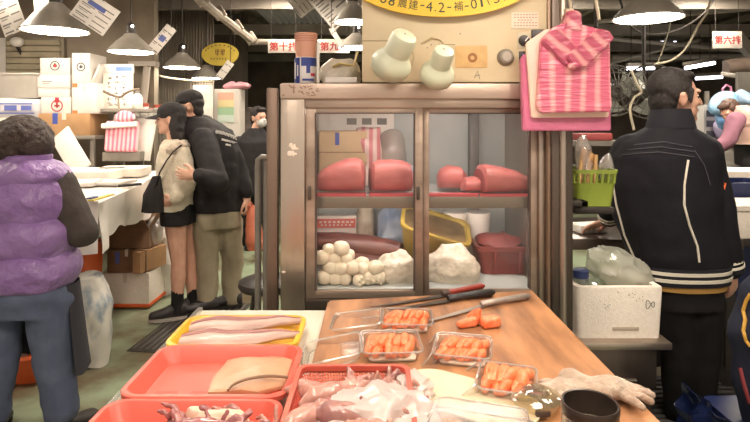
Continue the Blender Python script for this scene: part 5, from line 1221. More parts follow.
# two spot lamps on the box
SPOT = mat('pale_green_lamp', '#c8cab2', .42, 0, '#bcbfa6', 4)
def spot(pa, pb, ra, rb, label):
    """pa = end of the neck towards us, pb = middle of the round head"""
    pa, pb = V(pa), V(pb); d = pb - pa; L = d.length; x, y, d = frame_of(d); R = M3(x, y, d)
    t = thing('spot_lamp', pb, label, 'lamp', 'pale green spot lamps on the control box')
    MB().lathe([(.001, 0), (ra * .55, .0), (ra * .88, .006), (ra, .018), (ra * 1.02, L * .6)], pa, R, 28, False, False).build('neck', SPOT, t)
    MB().lathe([(ra * 1.0, L * .58), (ra * 1.12, L * .66), (rb * .82, L * .74), (rb * .97, L * .86), (rb, L * 1.0), (rb * .93, L * 1.16), (rb * .7, L * 1.3), (rb * .3, L * 1.39), (.001, L * 1.41)], pa, R, 32, False, False).build('head', SPOT, t)
    MB().lathe([(.0035, -.001), (.0035, .004), (.0, .004)], pa + x * .004, R, 8).build('pin', INKG, t)
    q = pb + V((0.01, 0, .01)); MB().tube([q, V((q.x + .012, YC - .05, q.z + .02)), V((q.x + .015, YC + .001, q.z + .025))], .012, 10).build('stalk', SPOT, t)
spot(P(406, 34, 1.8), P(391, 65, 1.88), 13.5 / F * 1.8, 20.5 / F * 1.88, 'left pale green spot lamp, larger, under the yellow oval sign')
spot(P(445, 49, 1.8), P(437, 75, 1.88), 10.8 / F * 1.8, 17.5 / F * 1.88, 'right pale green spot lamp, beside the tan patch plate')

# ---- on the fridge top, left
ZTOP = Z(83)
cp = thing('paper_cup', V((X(305.5), YF + .1, ZTOP)), 'tall pink paper cup stack standing in the blue can', 'cup')
c = V((P(306, 0, YF + .1).x, YF + .1, ZTOP)); KT = (YF + .1) / F
can = thing('drink_can', c, 'blue and white drink can standing on the left fridge corner', 'can')
r = 11.2 * KT; hc_ = 27 * KT
MB().lathe([(r * .9, 0), (r, .006), (r, hc_ - .008), (r * .9, hc_), (r * .86, hc_ - .002), (r * .86, hc_ - .05), (.001, hc_ - .05)], c, None, 32, True, False).build('body', mat('can_white', '#dfd9d6', .35, .3), can)
def wrap(a0, a1, z0, z1, m, nm, rr_=1.01):
    mb = MB(); mb.sheet(lambda u, v: (c.x + r * rr_ * math.sin(lerp(a0, a1, u)), c.y - r * rr_ * math.cos(lerp(a0, a1, u)), c.z + lerp(z0, z1, v)), 16, 3, .0006); mb.build(nm, m, can)
CB = mat('can_blue', '#39468c', .35, .2)
wrap(-1.5, -.45, hc_ * .03, hc_ * .97, CB, 'blue_band'); wrap(-.3, 1.4, hc_ * .66, hc_ * .97, CB, 'blue_band'); wrap(.15, .5, hc_ * .4, hc_ * .66, CB, 'blue_mark'); wrap(-.2, .9, hc_ * .12, hc_ * .2, CB, 'blue_mark'); wrap(-1.2, -.95, hc_ * .2, hc_ * .8, WHITEP, 'white_mark', 1.02); wrap(-.75, -.6, hc_ * .3, hc_ * .7, WHITEP, 'white_mark', 1.02)
wrap(.55, 1.0, hc_ * .3, hc_ * .4, mat('crimson_print', '#b8324a', .6), 'red_mark', 1.015)
MB().lathe([(.03, 0), (9.6 * KT, .0), (11.0 * KT, 34 * KT), (11.6 * KT, 34.3 * KT), (11.6 * KT, 35.3 * KT), (11.0 * KT, 35.6 * KT), (10 * KT, 34 * KT), (.028, .01)], c + V((0, 0, hc_ - .045)), None, 32, False, False).build('cup', mat('pink_paper', '#dba58d', .6, 0, '#d29a82', 4), cp)
for k in range(3): MB().lathe([(11.15 * KT + .0015, 0), (11.25 * KT + .0015, .004), (10.9 * KT, .004)], c + V((0, 0, hc_ - .045 + (27 + 2.3 * k) * KT)), None, 32, False, False).build('rim_ring', mat('pink_paper_edge', '#c58c76', .6), cp)
cp.location = c + V((0, 0, hc_ - .045)); 
for ch in cp.children: ch.location = WL[cp] - cp.location
WL[cp] = V(cp.location)
MB().ell(c + V((0, 0, 0)), .001).v
wk = MB(); p = V((X(338), YF + .14, ZTOP)); wk.ell(p + V((0, 0, .035)), (.085, .06, .062), None, 28, 18).noise(.022, 15, 0, 1); wk.noise(.006, 50)
for v in wk.v: v.z = max(v.z, ZTOP + .001)
tag(wk.build('crumpled_bag', mat('crumpled_white_film', '#cfc7b8', .3, 0, '#bdb4a2', 12, (.3, .7), .4, 40)), 'crumpled whitish bag lying on the fridge behind the can', 'bag')
tp = MB(); z0 = ZTOP + .085
tp.tube([(X(331), YF + .1, Z(64)), (X(338), YF + .09, Z(61)), (X(345), YF + .09, Z(62)), (X(352), YF + .1, Z(63)), (X(354), YF + .1, Z(58)), (X(357), YF + .11, Z(47))], .012, 8, flat=.35); tag(tp.build('yellow_strap', mat('straw_strap', '#cdb678', .5)), 'straw yellow strap bent over the crumpled bag on the fridge', 'strap')
bx = MB(); bx.b2((X(325), YF + .0, ZTOP + .001), (X(357), YF + .055, Z(77)), .003); tag(bx.build('flat_white_box', WHITEC), 'flat white box lying on the fridge in front of crumpled bag', 'box')
tg = MB(); tg.box((X(316.5), YF + .06, Z(62)), (.01, .02, .16), None, .002); tag(tg.build('white_stick', WHITEP), 'thin white stick standing just right of the drink can', 'stick')

# ---- steel column right of the fridge, upright panel left of it
co = thing('steel_post', V((X(556), YF + .05, 0)), 'wide steel post at the right side of the display fridge', 'post')
mb = MB(); mb.b2((X(549), YF - .03, 0), (X(571), YF + .12, 2.6), .012); mb.build('post', STEELD, co)
MB().b2((X(546.3), YF - .016, 0), (X(550), YF + .06, 2.6), .003).build('flange', mat('brown_steel', '#8d7663', .4, .6, '#6c5848', 7, (.3, .7), .1, 40, (1, 1, .08)), co)
MB().tube([(X(560), YF - .033, 0.0), (X(560), YF - .033, 2.6)], .014, 12).build('pipe', STEEL, co)
sp = thing('steel_upright', V((X(272), YF + .1, 0)), 'narrow upright steel panel standing just left of the fridge', 'panel')
MB().b2((X(266.5), YF + .0, .004), (X(277.5), YF + .035, Z(88)), .004).build('sheet', mat('warm_steel', '#836f61', .42, .75, '#68564a', 6, (.3, .7), .1, 40, (1, 1, .07)), sp)
MB().b2((X(262), YF + .036, .003), (X(280), YF + .3, .03), .004).build('foot', DARKM, sp)
bp = thing('bent_pipe', P(262, 300, 2.35), 'grey bent pipe rail behind the upright steel panel', 'rail')
MB().tube([P(270, 158, 2.35), P(262, 157, 2.35), P(258.5, 160, 2.35), P(258, 168, 2.35), V((P(258, 0, 2.35).x, 2.35, .0))], .014, 10).build('pipe', GREYM, bp)
MB().tube([P(266, 158, 2.36), V((P(266, 0, 2.36).x, 2.36, 0))], .014, 10).build('pipe', GREYM, bp)
st = thing('stool', P(262, 310, 2.95), 'black stool half hidden behind the upright steel panel', 'stool')
c = V((P(268, 0, 2.95).x, 2.95, P(0, 284, 2.95).z))
MB().lathe([(.001, -.02), (.15, -.02), (.16, 0), (.155, .02), (.12, .035), (.001, .04)], c, None, 28, False, False).build('seat', mat('black_vinyl', '#2c2523', .4), st)
for k in range(4):
    a = PI / 4 + k * PI / 2 + .2; MB().tube([c + V((.1 * math.cos(a), .1 * math.sin(a), -.02)), V((c.x + .2 * math.cos(a), c.y + .2 * math.sin(a), .004))], .011, 8).build('leg', DARKM, st)
# ================================================================ counter
ZTB, ZB = 0.842, 0.86
WOOD = mat('worn_wood_board', '#b37f55', .45, 0, '#6b452c', 6, (.38, .68), .2, 18, (2.2, .45, 1))
ct = thing('stall_counter', V((0, 1.3, 0)), 'white-topped stall counter in front of the display fridge', 'counter')
WTOP = mat('white_counter_top', '#d6cdbd', .4, 0, '#c6bba8', 4)
MB().b2((-.585, .55, ZTB - .03), (.585, 1.8, ZTB), .006).build('counter_top', WTOP, ct)
MB().b2((-.57, .57, ZTB - .16), (.57, 1.78, ZTB - .03), .004).build('apron_frame', STEELD, ct)
for (x, y) in ((-.53, .6), (.53, .6), (-.53, 1.74), (.53, 1.74)): MB().b2((x - .025, y - .025, 0), (x + .025, y + .025, ZTB - .03)).build('leg', STEELD, ct)
MB().b2((-.588, .55, ZTB - .008), (-.572, 1.8, ZTB + .01), .003).build('clear_edge', clear('edge_strip', '#f4f4f0', .15, .2, .3), ct)
# the wooden board
bl, br, = G(328, 300, ZB), G(533, 290, ZB); fl = V((-.16, .56, ZB)); frr = V((.592, .56, ZB))
mb = MB(); mb.prism([(fl.x, fl.y), (frr.x, frr.y), (br.x, br.y), (bl.x, bl.y)], ZB - ZTB - .001, (0, 0, ZTB + .001))
bm = bmesh.new(); me = mb.mesh('t'); bm.from_mesh(me); bmesh.ops.bevel(bm, geom=bm.edges[:], offset=.006, segments=2, affect='EDGES'); mb = MB(); mb.frombm(bm); bpy.data.meshes.remove(me)
wbd = tag(mb.build('wooden_board', WOOD), 'big worn wooden board carrying the knives and salmon packs', 'cutting board')
def knife(p_tip, p_joint, p_end, bw, hm, bm_, label, bolster=None, hr=.012):
    p_tip, p_joint, p_end = V(p_tip), V(p_joint), V(p_end); z0 = ZB + .004
    t = thing('knife', V((p_joint.x, p_joint.y, ZB)), label, 'knife', 'knives on the wooden board')
    for p in (p_tip, p_joint, p_end): p.z = z0
    d = (p_joint - p_tip); L = d.length; d.normalize(); s = V((-d.y, d.x, 0))
    pr = [(0, 0), (.12, -.35), (.35, -.62), (.7, -.85), (1, -1)]
    top = [p_joint - d * L * (1 - t_) + s * bw * .45 for t_, _ in pr]; bot = [p_joint - d * L * (1 - t_) + s * bw * (.45 + q * .98) for t_, q in pr]
    poly = [(p.x, p.y) for p in bot] + [(p.x, p.y) for p in reversed(top[1:])]
    MB().prism(poly, .0025, (0, 0, z0)).build('blade', bm_, t, smooth=False)
    hd = (p_end - p_joint); H = hd.length; hd.normalize()
    MB().tube([p_joint - hd * .004 + V((0, 0, .009)), p_joint + hd * .006 + V((0, 0, .009)), p_joint + hd * H * .3 + V((0, 0, .01)), p_joint + hd * H * .6 + V((0, 0, .01)), p_joint + hd * H * .92 + V((0, 0, .01)), p_end + V((0, 0, .01))], [hr * .7, hr, hr * .92, hr * 1.02, hr * 1.1, hr * .55], 14, flat=.75).build('handle', hm, t)
    if bolster: MB().tube([p_joint - hd * .012 + V((0, 0, .009)), p_joint + hd * .014 + V((0, 0, .009))], [hr * .8, hr * 1.06], 14, flat=.8).build('bolster', bolster, t)
BLADE = mat('knife_blade', '#6d6661', .3, .85, '#57504c', 14, (.3, .7), .1, 60)
BLADEL = mat('bright_knife_blade', '#bdb1a6', .28, .85, '#a1958b', 14)
def gk(px, py): return G(px, py, ZB + .012)
knife(gk(372, 306), gk(445, 293.5), gk(484, 286), .028, mat('red_handle', '#8f3327', .4, 0, '#7b2a20', 20), BLADE, 'red-handled knife, rearmost of the three on the wooden board', RUBBER, .0125)
knife(gk(390, 309), gk(449, 298.5), gk(494, 292.5), .03, mat('black_handle', '#231e1d', .4), BLADE, 'black-handled knife between the red-handled one and the steel one', None, .0155)
knife(gk(418, 323), gk(482, 304), gk(530, 296), .026, mat('steel_handle', '#b5aba2', .35, .7, '#9c9189', 20), BLADEL, 'all-steel knife, nearest of the three on the wooden board', None, .0125)
# ---- clear tubs
SAL = mat('salmon_flesh', '#e26a3c', .33, 0, '#ee9468', 34, (.35, .75), .1, 60, (2.2, .6, 1), sss=.05)
PADW = mat('white_pad', '#e6dccb', .8)
def clear_tub(c, yaw, w, d, h, label, group='open clear packs of salmon', lid='W', ang=2.9, pad=True, flare=.82, lidh=.02):
    c = V(c); t = thing('clear_pack', c, label, 'food pack', group); R = R3(0, 0, yaw)
    tr = lambda pts: [R @ p + c for p in pts]; th = .0012
    mb = MB(); mb.rings([tr(rrect(w * flare, d * flare, .014, .001)), tr(rrect(w * .93, d * .93, .016, h * .8)), tr(rrect(w * .95, d * .95, .016, h)), tr(rrect(w * 1.04, d * 1.04, .018, h)), tr(rrect(w * 1.04, d * 1.04, .018, h - .003)), tr(rrect(w * .97, d * .97, .016, h - .003)), tr(rrect(w * .945, d * .945, .016, h * .8)), tr(rrect(w * flare + .002, d * flare + .002, .014, .0004))], True, True)
    mb.build('tub', SHEETP, t)
    rim = MB(); pr = tr(rrect(w * 1.03, d * 1.03, .018, h + .0015)); rim.tube(pr + [pr[0]], .0022, 6, False); rim.build('rim', RIMP, t)
    if pad: MB().rings([tr(rrect(w * flare * .97, d * flare * .97, .012, .003)), tr(rrect(w * flare * .99, d * flare * .99, .012, .007))]).build('pad', PADW, t)
    if lid:                                              # lid hinged on one side, turned by ang from closed
        hx = {'W': (-1, 0), 'E': (1, 0), 'N': (0, 1), 'S': (0, -1)}[lid]; ax = V((-hx[1], hx[0], 0))
        o = V((hx[0] * w * .52, hx[1] * d * .52, h + .002)); RR = Matrix.Rotation(ang, 3, ax)
        def lp(ww, dd, rr_, z):
            out = []
            for p in rrect(ww, dd, rr_, 0): q = p - V((hx[0] * w * .52, hx[1] * d * .52, 0)); q.z = z; out.append(R @ (RR @ q + o) + c)
            return out
        mb = MB(); mb.rings([lp(w * 1.04, d * 1.04, .018, 0), lp(w * .95, d * .95, .016, .001), lp(w * .9, d * .9, .02, lidh), lp(w * .88, d * .88, .02, lidh), lp(w * .88, d * .88, .02, lidh + .001), lp(w * .91, d * .91, .02, lidh + .001), lp(w * .96, d * .96, .016, .0025), lp(w * 1.04, d * 1.04, .018, .0025)], False, False)
        vs = lp(w * .88, d * .88, .02, lidh + .0005); mb.add(vs, [tuple(range(len(vs)))]); lo = mb.build('lid', SHEETP, t)
        pr = lp(w * 1.03, d * 1.03, .018, .0); rim = MB(); rim.tube(pr + [pr[0]], .0022, 6, False); pr = lp(w * .89, d * .89, .02, lidh + .001); rim.tube(pr + [pr[0]], .0014, 6, False)
        rim.build('lid_rim', RIMP, lo)
    return t, R
pieces = []
def slice_mesh(seed, L=.05, w=.02, h=.014):
    mb = MB(); n = 9; rs = []
    for i in range(n):
        t = i / (n - 1); a = (t - .5) * 1.3; c = V((math.sin(a) * L * .75, 0, math.cos(a) * L * .22 - L * .14)); sc = max(.15, math.sin(PI * (.08 + .84 * t))) ** .5
        rs.append([c + V((0, math.cos(2 * PI * j / 12) * w / 2 * sc, h * .5 + math.sin(2 * PI * j / 12) * h / 2 * sc)) for j in range(12)])
    mb.rings(rs); mb.noise(.0015, 60, 0, seed); zz = min(v.z for v in mb.v); mb.v = [v - V((0, 0, zz)) for v in mb.v]; return mb
prot = [None, None, None]
def salmon(c, rz, tilt, label, group, scale=1.0, k=0):
    if prot[k] is None:
        mb = slice_mesh(k * 3.1, (.062, .056, .054)[k], (.021, .023, .02)[k], (.022, .02, .024)[k]); o = mb.build('salmon_slice', SAL, origin=V((0, 0, 0))); prot[k] = o
    else: o = prot[k].copy(); COL.objects.link(o)
    o.location = V(c); o.rotation_euler = (tilt, 0, rz); o.scale = (scale,) * 3; WL[o] = V(c); return tag(o, label, 'salmon slice', group)
def fill(c, R, w, d, nx, ny, yaw, label, group, layers=2, ang=1.2, sc=1.0, base=.008):
    rnd = random.Random(int(abs(c[0]) * 1e4)); c = V(c)
    for L in range(layers):
        for i in range(nx - L):
            for j in range(ny - (L if ny > 1 else 0)):
                p = V(((i + .5 - (nx - L) / 2) * w / nx + rnd.uniform(-.004, .004), (j + .5 - (ny - (L if ny > 1 else 0)) / 2) * d / ny + rnd.uniform(-.004, .004), base + .013 * L))
                salmon(R @ p + c, yaw + ang + rnd.uniform(-.3, .3), rnd.uniform(-.25, .25), label, group, sc * rnd.uniform(.92, 1.1), rnd.randint(0, 2))
def gz(px, py, z=ZB): return G(px, py, z)
c1 = gz(391, 353); t, R = clear_tub(c1, .05, .15, .14, .03, 'clear pack of salmon beside the red basket, lid folded back left', lid='W', ang=-2.95)
fill(c1, R, .115, .1, 6, 2, .05, 'salmon slice in the pack beside the red basket', 'salmon slices in the pack by the red basket', 3, 1.2, 1.15)
c2 = gz(407, 326); t, R = clear_tub(c2, -.05, .145, .13, .028, 'clear pack of salmon in front of the knife blades, lid folded back left', lid='W', ang=-3.0)
fill(c2, R, .11, .095, 6, 2, -.05, 'salmon slice in the pack in front of the knife blades', 'salmon slices in the pack by the knife blades', 3, 1.2, 1.15)
c3 = gz(463, 357); t, R = clear_tub(c3, -.22, .14, .14, .03, 'clear pack of salmon in the middle of the board, lid half open', lid='W', ang=-2.2)
fill(c3, R, .11, .1, 6, 2, -.22, 'salmon slice in the middle pack of the board', 'salmon slices in the middle pack', 3, 1.2, 1.15)
c4 = gz(507, 390); t, R = clear_tub(c4, -.3, .125, .135, .028, 'clear pack of fat salmon slices nearest the cotton glove', lid='W', ang=-2.45)
fill(c4, R, .1, .1, 5, 2, -.3, 'fat salmon slice in the pack nearest the cotton glove', 'salmon slices in the pack nearest the glove', 2, 1.35, 1.35)
# loose salmon
for (px, py, rz, k, s_, lb) in ((467, 327, .5, 0, 1.5, 'loose salmon piece on the board left of the steel knife handle'), (474, 324, 1.3, 1, 1.7, 'loose salmon piece standing highest on the board under the steel knife'), (490, 327, 1.5, 2, 1.75, 'loose salmon piece, rightmost on the bare wooden board')):
    p0 = gz(px, py) + V((0, 0, .001)); mb = MB(); L_, W_, H_ = ((.062, .03, .03), (.03, .04, .05), (.04, .055, .03))[k]
    mb.box(p0 + V((0, 0, H_ / 2)), (L_, W_, H_), R3(0, (.0, .22, 0)[k], (.35, .9, 1.9)[k]), .009, 3)
    for v in mb.v:
        if k != 2: v.z = p0.z + (v.z - p0.z) * (.55 + .45 * max(0, min(1, (v.x - p0.x) / L_ + .5)))
    zm = min(v.z for v in mb.v)
    mb.noise(.003, 30); tag(mb.build('salmon_slice', SAL), lb, 'salmon slice')
# pale round-cornered plate, empty clear tubs in front
cpl = gz(466, 400); mb = MB(); R = R3(0, 0, -.55)
mb.rings([[R @ p + cpl for p in rrect(.30, .15, .06, .001, 6)], [R @ p + cpl for p in rrect(.32, .165, .07, .006, 6)], [R @ p + cpl for p in rrect(.32, .165, .07, .010, 6)], [R @ p + cpl for p in rrect(.30, .15, .06, .008, 6)]]); tag(mb.build('pale_plate', mat('pale_yellow_plate', '#cdbfa2', .5, 0, '#c1b193', 6)), 'pale yellow round-cornered plate under the clear packs', 'plate')
c5 = gz(478, 462) + V((0, 0, .001)); t, R = clear_tub(c5, -.3, .19, .15, .045, 'empty closed clear pack at the front edge of the board', None, 'N', 0.0, False, .85, .025)
mb = MB()
for k in range(4):
    p = R @ V((-.07 + .047 * k, .045, .083)) + c5; mb.box(p, (.03, .005, .003), R, .001)
mb.build('embossed_ribs', SHEETP, t)
c6 = gz(536, 408); mb = MB(); t6 = thing('lidded_pot', c6, 'low clear round-lidded pack between salmon and the steel jar', 'food pack')
mb.lathe([(.04, .001), (.052, .02), (.054, .026), (.045, .032), (.03, .036), (.026, .034), (.001, .034)], c6, None, 28); mb.build('body', clear('tinted_pot', '#efe6cf', .25, .6, .1, .2, 40, '#d8c9a4'), t6)
MB().lathe([(.028, .034), (.024, .04), (.001, .042)], c6, None, 24).build('lens_lid', clear('lens', '#f4eee0', .12, .7, .06), t6)
MB().box(c6 + V((.0, -.047, .014)), (.03, .012, .014), R3(0, 0, .1), .003).build('dark_clip', RUBBER, t6)
# steel jar
cj = V((P(590, 405, .99).x, .99, ZB + .001)); jr_ = thing('steel_jar', cj, 'open steel jar with dark rim at the front of the board', 'jar')
rj = .05; MB().lathe([(rj * .95, 0), (rj, .006), (rj, .07), (rj * .97, .074), (rj * .97, .08)], cj, None, 40, True, False).build('body', mat('jar_steel', '#aca099', .25, .85, '#8d827b', 8), jr_)
MB().lathe([(rj * .98, .074), (rj * 1.02, .082), (rj * 1.02, .092), (rj * 1.0, .095), (rj * .93, .094), (rj * .91, .086), (rj * .9, .02), (.001, .018)], cj, None, 40, False, False).build('dark_rim', mat('jar_rim_dark', '#3b312c', .3, .4), jr_)
MB().lathe([(.001, .046), (rj * .9, .046), (rj * .9, .05), (.001, .05)], cj, None, 32, False, False).build('water', mat('murky_water', '#7d7466', .08), jr_)
# cotton gloves
GLV = mat('cotton_glove', '#b5a492', .95, 0, '#967c69', 22, (.35, .7), .7, 90, sheen=.2)
def glove(c, dirv, label, seed, k=1.0, n=(0, 0, 1), stain=True, curl=.2):
    c = V(c); d = V(dirv).normalized(); s = V((-d.y, d.x, 0)); mb = MB()
    mb.ell(c + V((0, 0, .022)), (.045 * k, .06 * k, .024), M3(s, d, V((0, 0, 1)))); mb.cap(c - d * .05 * k + V((0, 0, .02)), .032 * k, c - d * .1 * k + V((0, 0, .022)), .036 * k)
    for i, L in enumerate((.06, .07, .065, .05)):
        o = c + d * .05 * k + s * (.034 - .022 * i) * k + V((0, 0, .018)); a = (i - 1.5) * -.12 + noise.noise(V((seed, i * 2.2, 0))) * .5
        e = d * math.cos(a) + s * math.sin(a); mb.chain([o - e * .02, o + e * L * .5 * k, o + e * L * k + V((0, 0, -.004))], [.0135 * k, .0135 * k, .011 * k])
    mb.chain([c - d * .01 + s * .03 * k + V((0, 0, .02)), c + d * .02 + s * .06 * k + V((0, 0, .018)), c + d * .055 + s * .062 * k + V((0, 0, .015))], [.017 * k, .014 * k, .012 * k])
    mb.remesh(.004, 2, .006, 22, seed); lo = min(v.z for v in mb.v)
    for v in mb.v: v.z = max(v.z, lo + .004) - lo - .004 + ZB + .0012
    o = mb.build('cotton_glove', GLV); return tag(o, label, 'glove', 'cotton work gloves on the board')
glove(gz(607, 398) + V((0, 0, 0)), (.9, -.4, 0), 'white cotton glove with stained finger tip at the right board edge', 1, .74)
glove(gz(569, 399), (-.9, .35, 0), 'white cotton glove lying left of the stained one behind the jar', 4, .64)
# ---- clear bag in front
def crumple(c, r, seed, mm, label, amp=.03, sc=9, name='clear_bag', floor=ZB, peak=0):
    mb = MB(); mb.ell((0, 0, 0), (1, 1, 1), None, 64, 40)
    for i, p in enumerate(mb.v):
        rid = 1 - abs(noise.noise(p * 1.3 + V((seed, 0, 0)))) * 2; rid2 = 1 - abs(noise.noise(p * 2.6 + V((0, seed, 0)))) * 2
        f = .78 + .3 * rid + .1 * rid2; q = V((p.x * r[0] * f, p.y * r[1] * f, p.z * r[2] * f)) + V(c); q.z = max(q.z, floor + .001 + .002 * abs(noise.noise(p * 9))); mb.v[i] = q
    return tag(mb.build(name, mm, ang=25), label, 'bag')
q = gz(388, 415); crumple((q.x - .02, q.y - .07, ZB + .02), (.125, .1, .06), 3, clear('foreground_bag', '#f7f3f0', .82, .28, .3, .35, 22, '#efe4dd'), 'crumpled clear plastic bag slumped in front of the red basket')
q = gz(415, 402); crumple((q.x - .005, q.y + .02, ZB + .02), (.045, .06, .028), 9, clear('foreground_bag'), 'small clear bag tuffet between the red basket and the pale plate')
# ================================================================ trays of fish
REDT = mat('red_tray_plastic', '#cc5c4b', .38, 0, '#bf5242', 5, (.3, .7), .04, 30)
YELT = mat('yellow_tray_plastic', '#dba92c', .38, 0, '#d09d26', 5)
def tray(name, x0, x1, y0, y1, zr, m, label, flare=.018, lip=.014, zb=ZTB + .001, group=None, h_in=.006, yaw=0.0):
    """shallow tray whose rim fills x0..x1, y0..y1 at height zr"""
    cx, cy = (x0 + x1) / 2, (y0 + y1) / 2; w, d = x1 - x0, y1 - y0; t = thing(name, V((cx, cy, zb)), label, 'tray', group)
    r = lambda ww, dd, rr_, z: rrect(ww, dd, rr_, z, 5, (cx, cy), yaw)
    iw, id_ = w - 2 * lip, d - 2 * lip
    MB().rings([r(iw - 2 * flare, id_ - 2 * flare, .03, zb), r(iw, id_, .035, zr - .006), r(w, d, .045, zr - .012), r(w, d, .045, zr - .002), r(w - .006, d - .006, .043, zr), r(iw + .004, id_ + .004, .036, zr), r(iw - .002, id_ - .002, .034, zr - .004), r(iw - 2 * flare, id_ - 2 * flare, .03, zb + h_in)]).build('body', m, t)
    return t, (cx, cy)
fl_ = ZTB + .0085
yx0, yx1 = -.565, -.205
ty, _ = tray('yellow_tray', yx0, yx1, 1.424, 1.655, .878, YELT, 'yellow tray with two long fish fillets behind the red trays')
tr1, _ = tray('red_tray', -.556, -.185, 1.147, 1.42, .885, REDT, 'red tray with a flat tan fish piece, in front of yellow tray', group='red fish trays on the counter')
for k in range(4):
    MB().b2((-.5 + .08 * k, 1.2, fl_ - .0005), (-.45 + .08 * k, 1.24, fl_ + .0005)).build('embossed_mark', mat('red_tray_mark', '#c9432f', .4), tr1)
tr2, _ = tray('red_tray', -.56, -.187, .8, 1.144, .885, REDT, 'red tray with purple tentacled octopus at the front left', group='red fish trays on the counter')
# fillets
FILP = mat('pale_fillet', '#bca093', .35, 0, '#a4857a', 8, (.3, .7), .12, 40, (1, 3, 1))
FILD = mat('dark_fillet_edge', '#8a5a54', .4, 0, '#9d6c63', 14)
def fillet(p0, p1, w, h, label, z, pale=FILP):
    p0, p1 = V(p0), V(p1); d = (p1 - p0); L = d.length; d.normalize(); s = V((-d.y, d.x, 0)); t = thing('fish_fillet', V(((p0.x + p1.x) / 2, (p0.y + p1.y) / 2, z)), label, 'fish', 'fish fillets in the yellow tray')
    for nm, m, off, ww, hh in (('flesh', pale, -.12, .9, 1), ('dark_edge', FILD, .36, .3, 1.08)):
        rs = []
        for i in range(19):
            u = i / 18; prof = min(1, (.5 + 2.2 * u)) * max(.12, (1 - u ** 3.0)) ; c = p0 + d * L * u + s * w * off * prof + V((0, 0, .004 * math.sin(u * 9))); c.z += z - p0.z
            rs.append([c + s * math.cos(2 * PI * j / 14) * w * .5 * ww * prof + V((0, 0, h * hh * (.5 + .5 * math.sin(2 * PI * j / 14)) * (.6 + .4 * prof))) for j in range(14)])
        mb = MB(); mb.rings(rs); mb.noise(.0025, 22); mb.build(nm, m, t)
fillet((-.53, 1.55, 0), (-.22, 1.61, 0), .075, .03, 'upper long pinkish fillet in the yellow tray', fl_ + .012)
fillet((-.53, 1.47, 0), (-.21, 1.51, 0), .085, .026, 'lower long pale fillet in the yellow tray beside the red rim', fl_ + .01)
# tan skate wing
SKATE = mat('tan_skin', '#b98f6e', .4, 0, '#a67b5c', 9, (.3, .7), .12, 60)
pts = [(227, 356), (250, 352), (284, 351), (302, 356), (297, 372), (288, 381), (272, 385), (258, 388), (240, 386), (207, 389), (213, 375), (220, 366)]
w3 = [G(x, y + 3, fl_ + .014) for x, y in pts]
for p in w3: p.y = min(p.y, 1.392); p.x = min(p.x, -.205)
cc = sum(w3, V()) / len(w3); sk = thing('fish_piece', V((cc.x, cc.y, fl_)), 'flat tan fish piece lying in the rear red tray', 'fish')
rs = []
for (f, z) in ((.98, .0), (1, .006), (.985, .012), (.9, .015), (.6, .018), (.25, .02)): rs.append([V((cc.x + (p.x - cc.x) * f, cc.y + (p.y - cc.y) * f, fl_ + .001 + z + .004 * noise.noise(p * 20))) for p in w3])
mb = MB(); mb.rings(rs); bm = bmesh.new(); me = mb.mesh('t'); bm.from_mesh(me); bmesh.ops.subdivide_edges(bm, edges=bm.edges[:], cuts=2, use_grid_fill=True, smooth=0); mb = MB(); mb.frombm(bm); bpy.data.meshes.remove(me); mb.noise(.003, 25)
for v in mb.v:
    if v.z < fl_ + .001: v.z = fl_ + .001
mb.build('body', SKATE, sk)
ce = V((-.24, 1.2, fl_ + .028)); ring = [ce + V((.085 * math.cos(a), .055 * math.sin(a), -.004 + .004 * math.sin(a))) for a in [PI * (0.02 + 1.0 * i / 22) for i in range(23)]]
MB().tube(ring, .0035, 6).build('seam_ridge', mat('brown_ridge', '#7d634a', .5), sk)
# ---- red lattice basket
bx0, bx1, by0, by1, bz = -.175, .078, .93, 1.235, .915
bk = thing('red_basket', V(((bx0 + bx1) / 2, (by0 + by1) / 2, ZTB)), 'red lattice basket filled with pale squid', 'basket')
cx, cy = (bx0 + bx1) / 2, (by0 + by1) / 2; w, d = bx1 - bx0, by1 - by0
r = lambda ww, dd, z, rr_=.02: rrect(ww, dd, rr_, z, 4, (cx, cy))
MB().rings([r(w - .016, d - .016, bz - .016), r(w, d, bz - .016, .024), r(w, d, bz, .024), r(w - .02, d - .02, bz), r(w - .02, d - .02, bz - .012)], False, False).build('rim', REDT, bk)
MB().rings([r(w - .07, d - .07, ZTB + .001), r(w - .06, d - .06, ZTB + .018), r(w - .064, d - .064, ZTB + .018), r(w - .074, d - .074, ZTB + .006)]).build('base', REDT, bk)
lo, hi = r(w - .061, d - .061, ZTB + .016), r(w - .018, d - .018, bz - .014)
mb = MB()
def per(rg, n):
    L = [0]; 
    for i in range(len(rg)): L.append(L[-1] + (rg[(i + 1) % len(rg)] - rg[i]).length)
    out = []
    for k in range(n):
        s_ = L[-1] * k / n; i = max(j for j in range(len(rg)) if L[j] <= s_); out.append(rg[i].lerp(rg[(i + 1) % len(rg)], (s_ - L[i]) / max(1e-9, L[i + 1] - L[i])))
    return out
A_, B_ = per(lo, 150), per(hi, 150)
for k in range(150): mb.tube([A_[k], B_[k]], .0017, 4)
for q in range(1, 9):
    pr = [a.lerp(b, q / 9) for a, b in zip(A_, B_)]; mb.tube(pr + [pr[0]], .0016, 4, False)
mb.build('lattice_wall', REDT, bk)
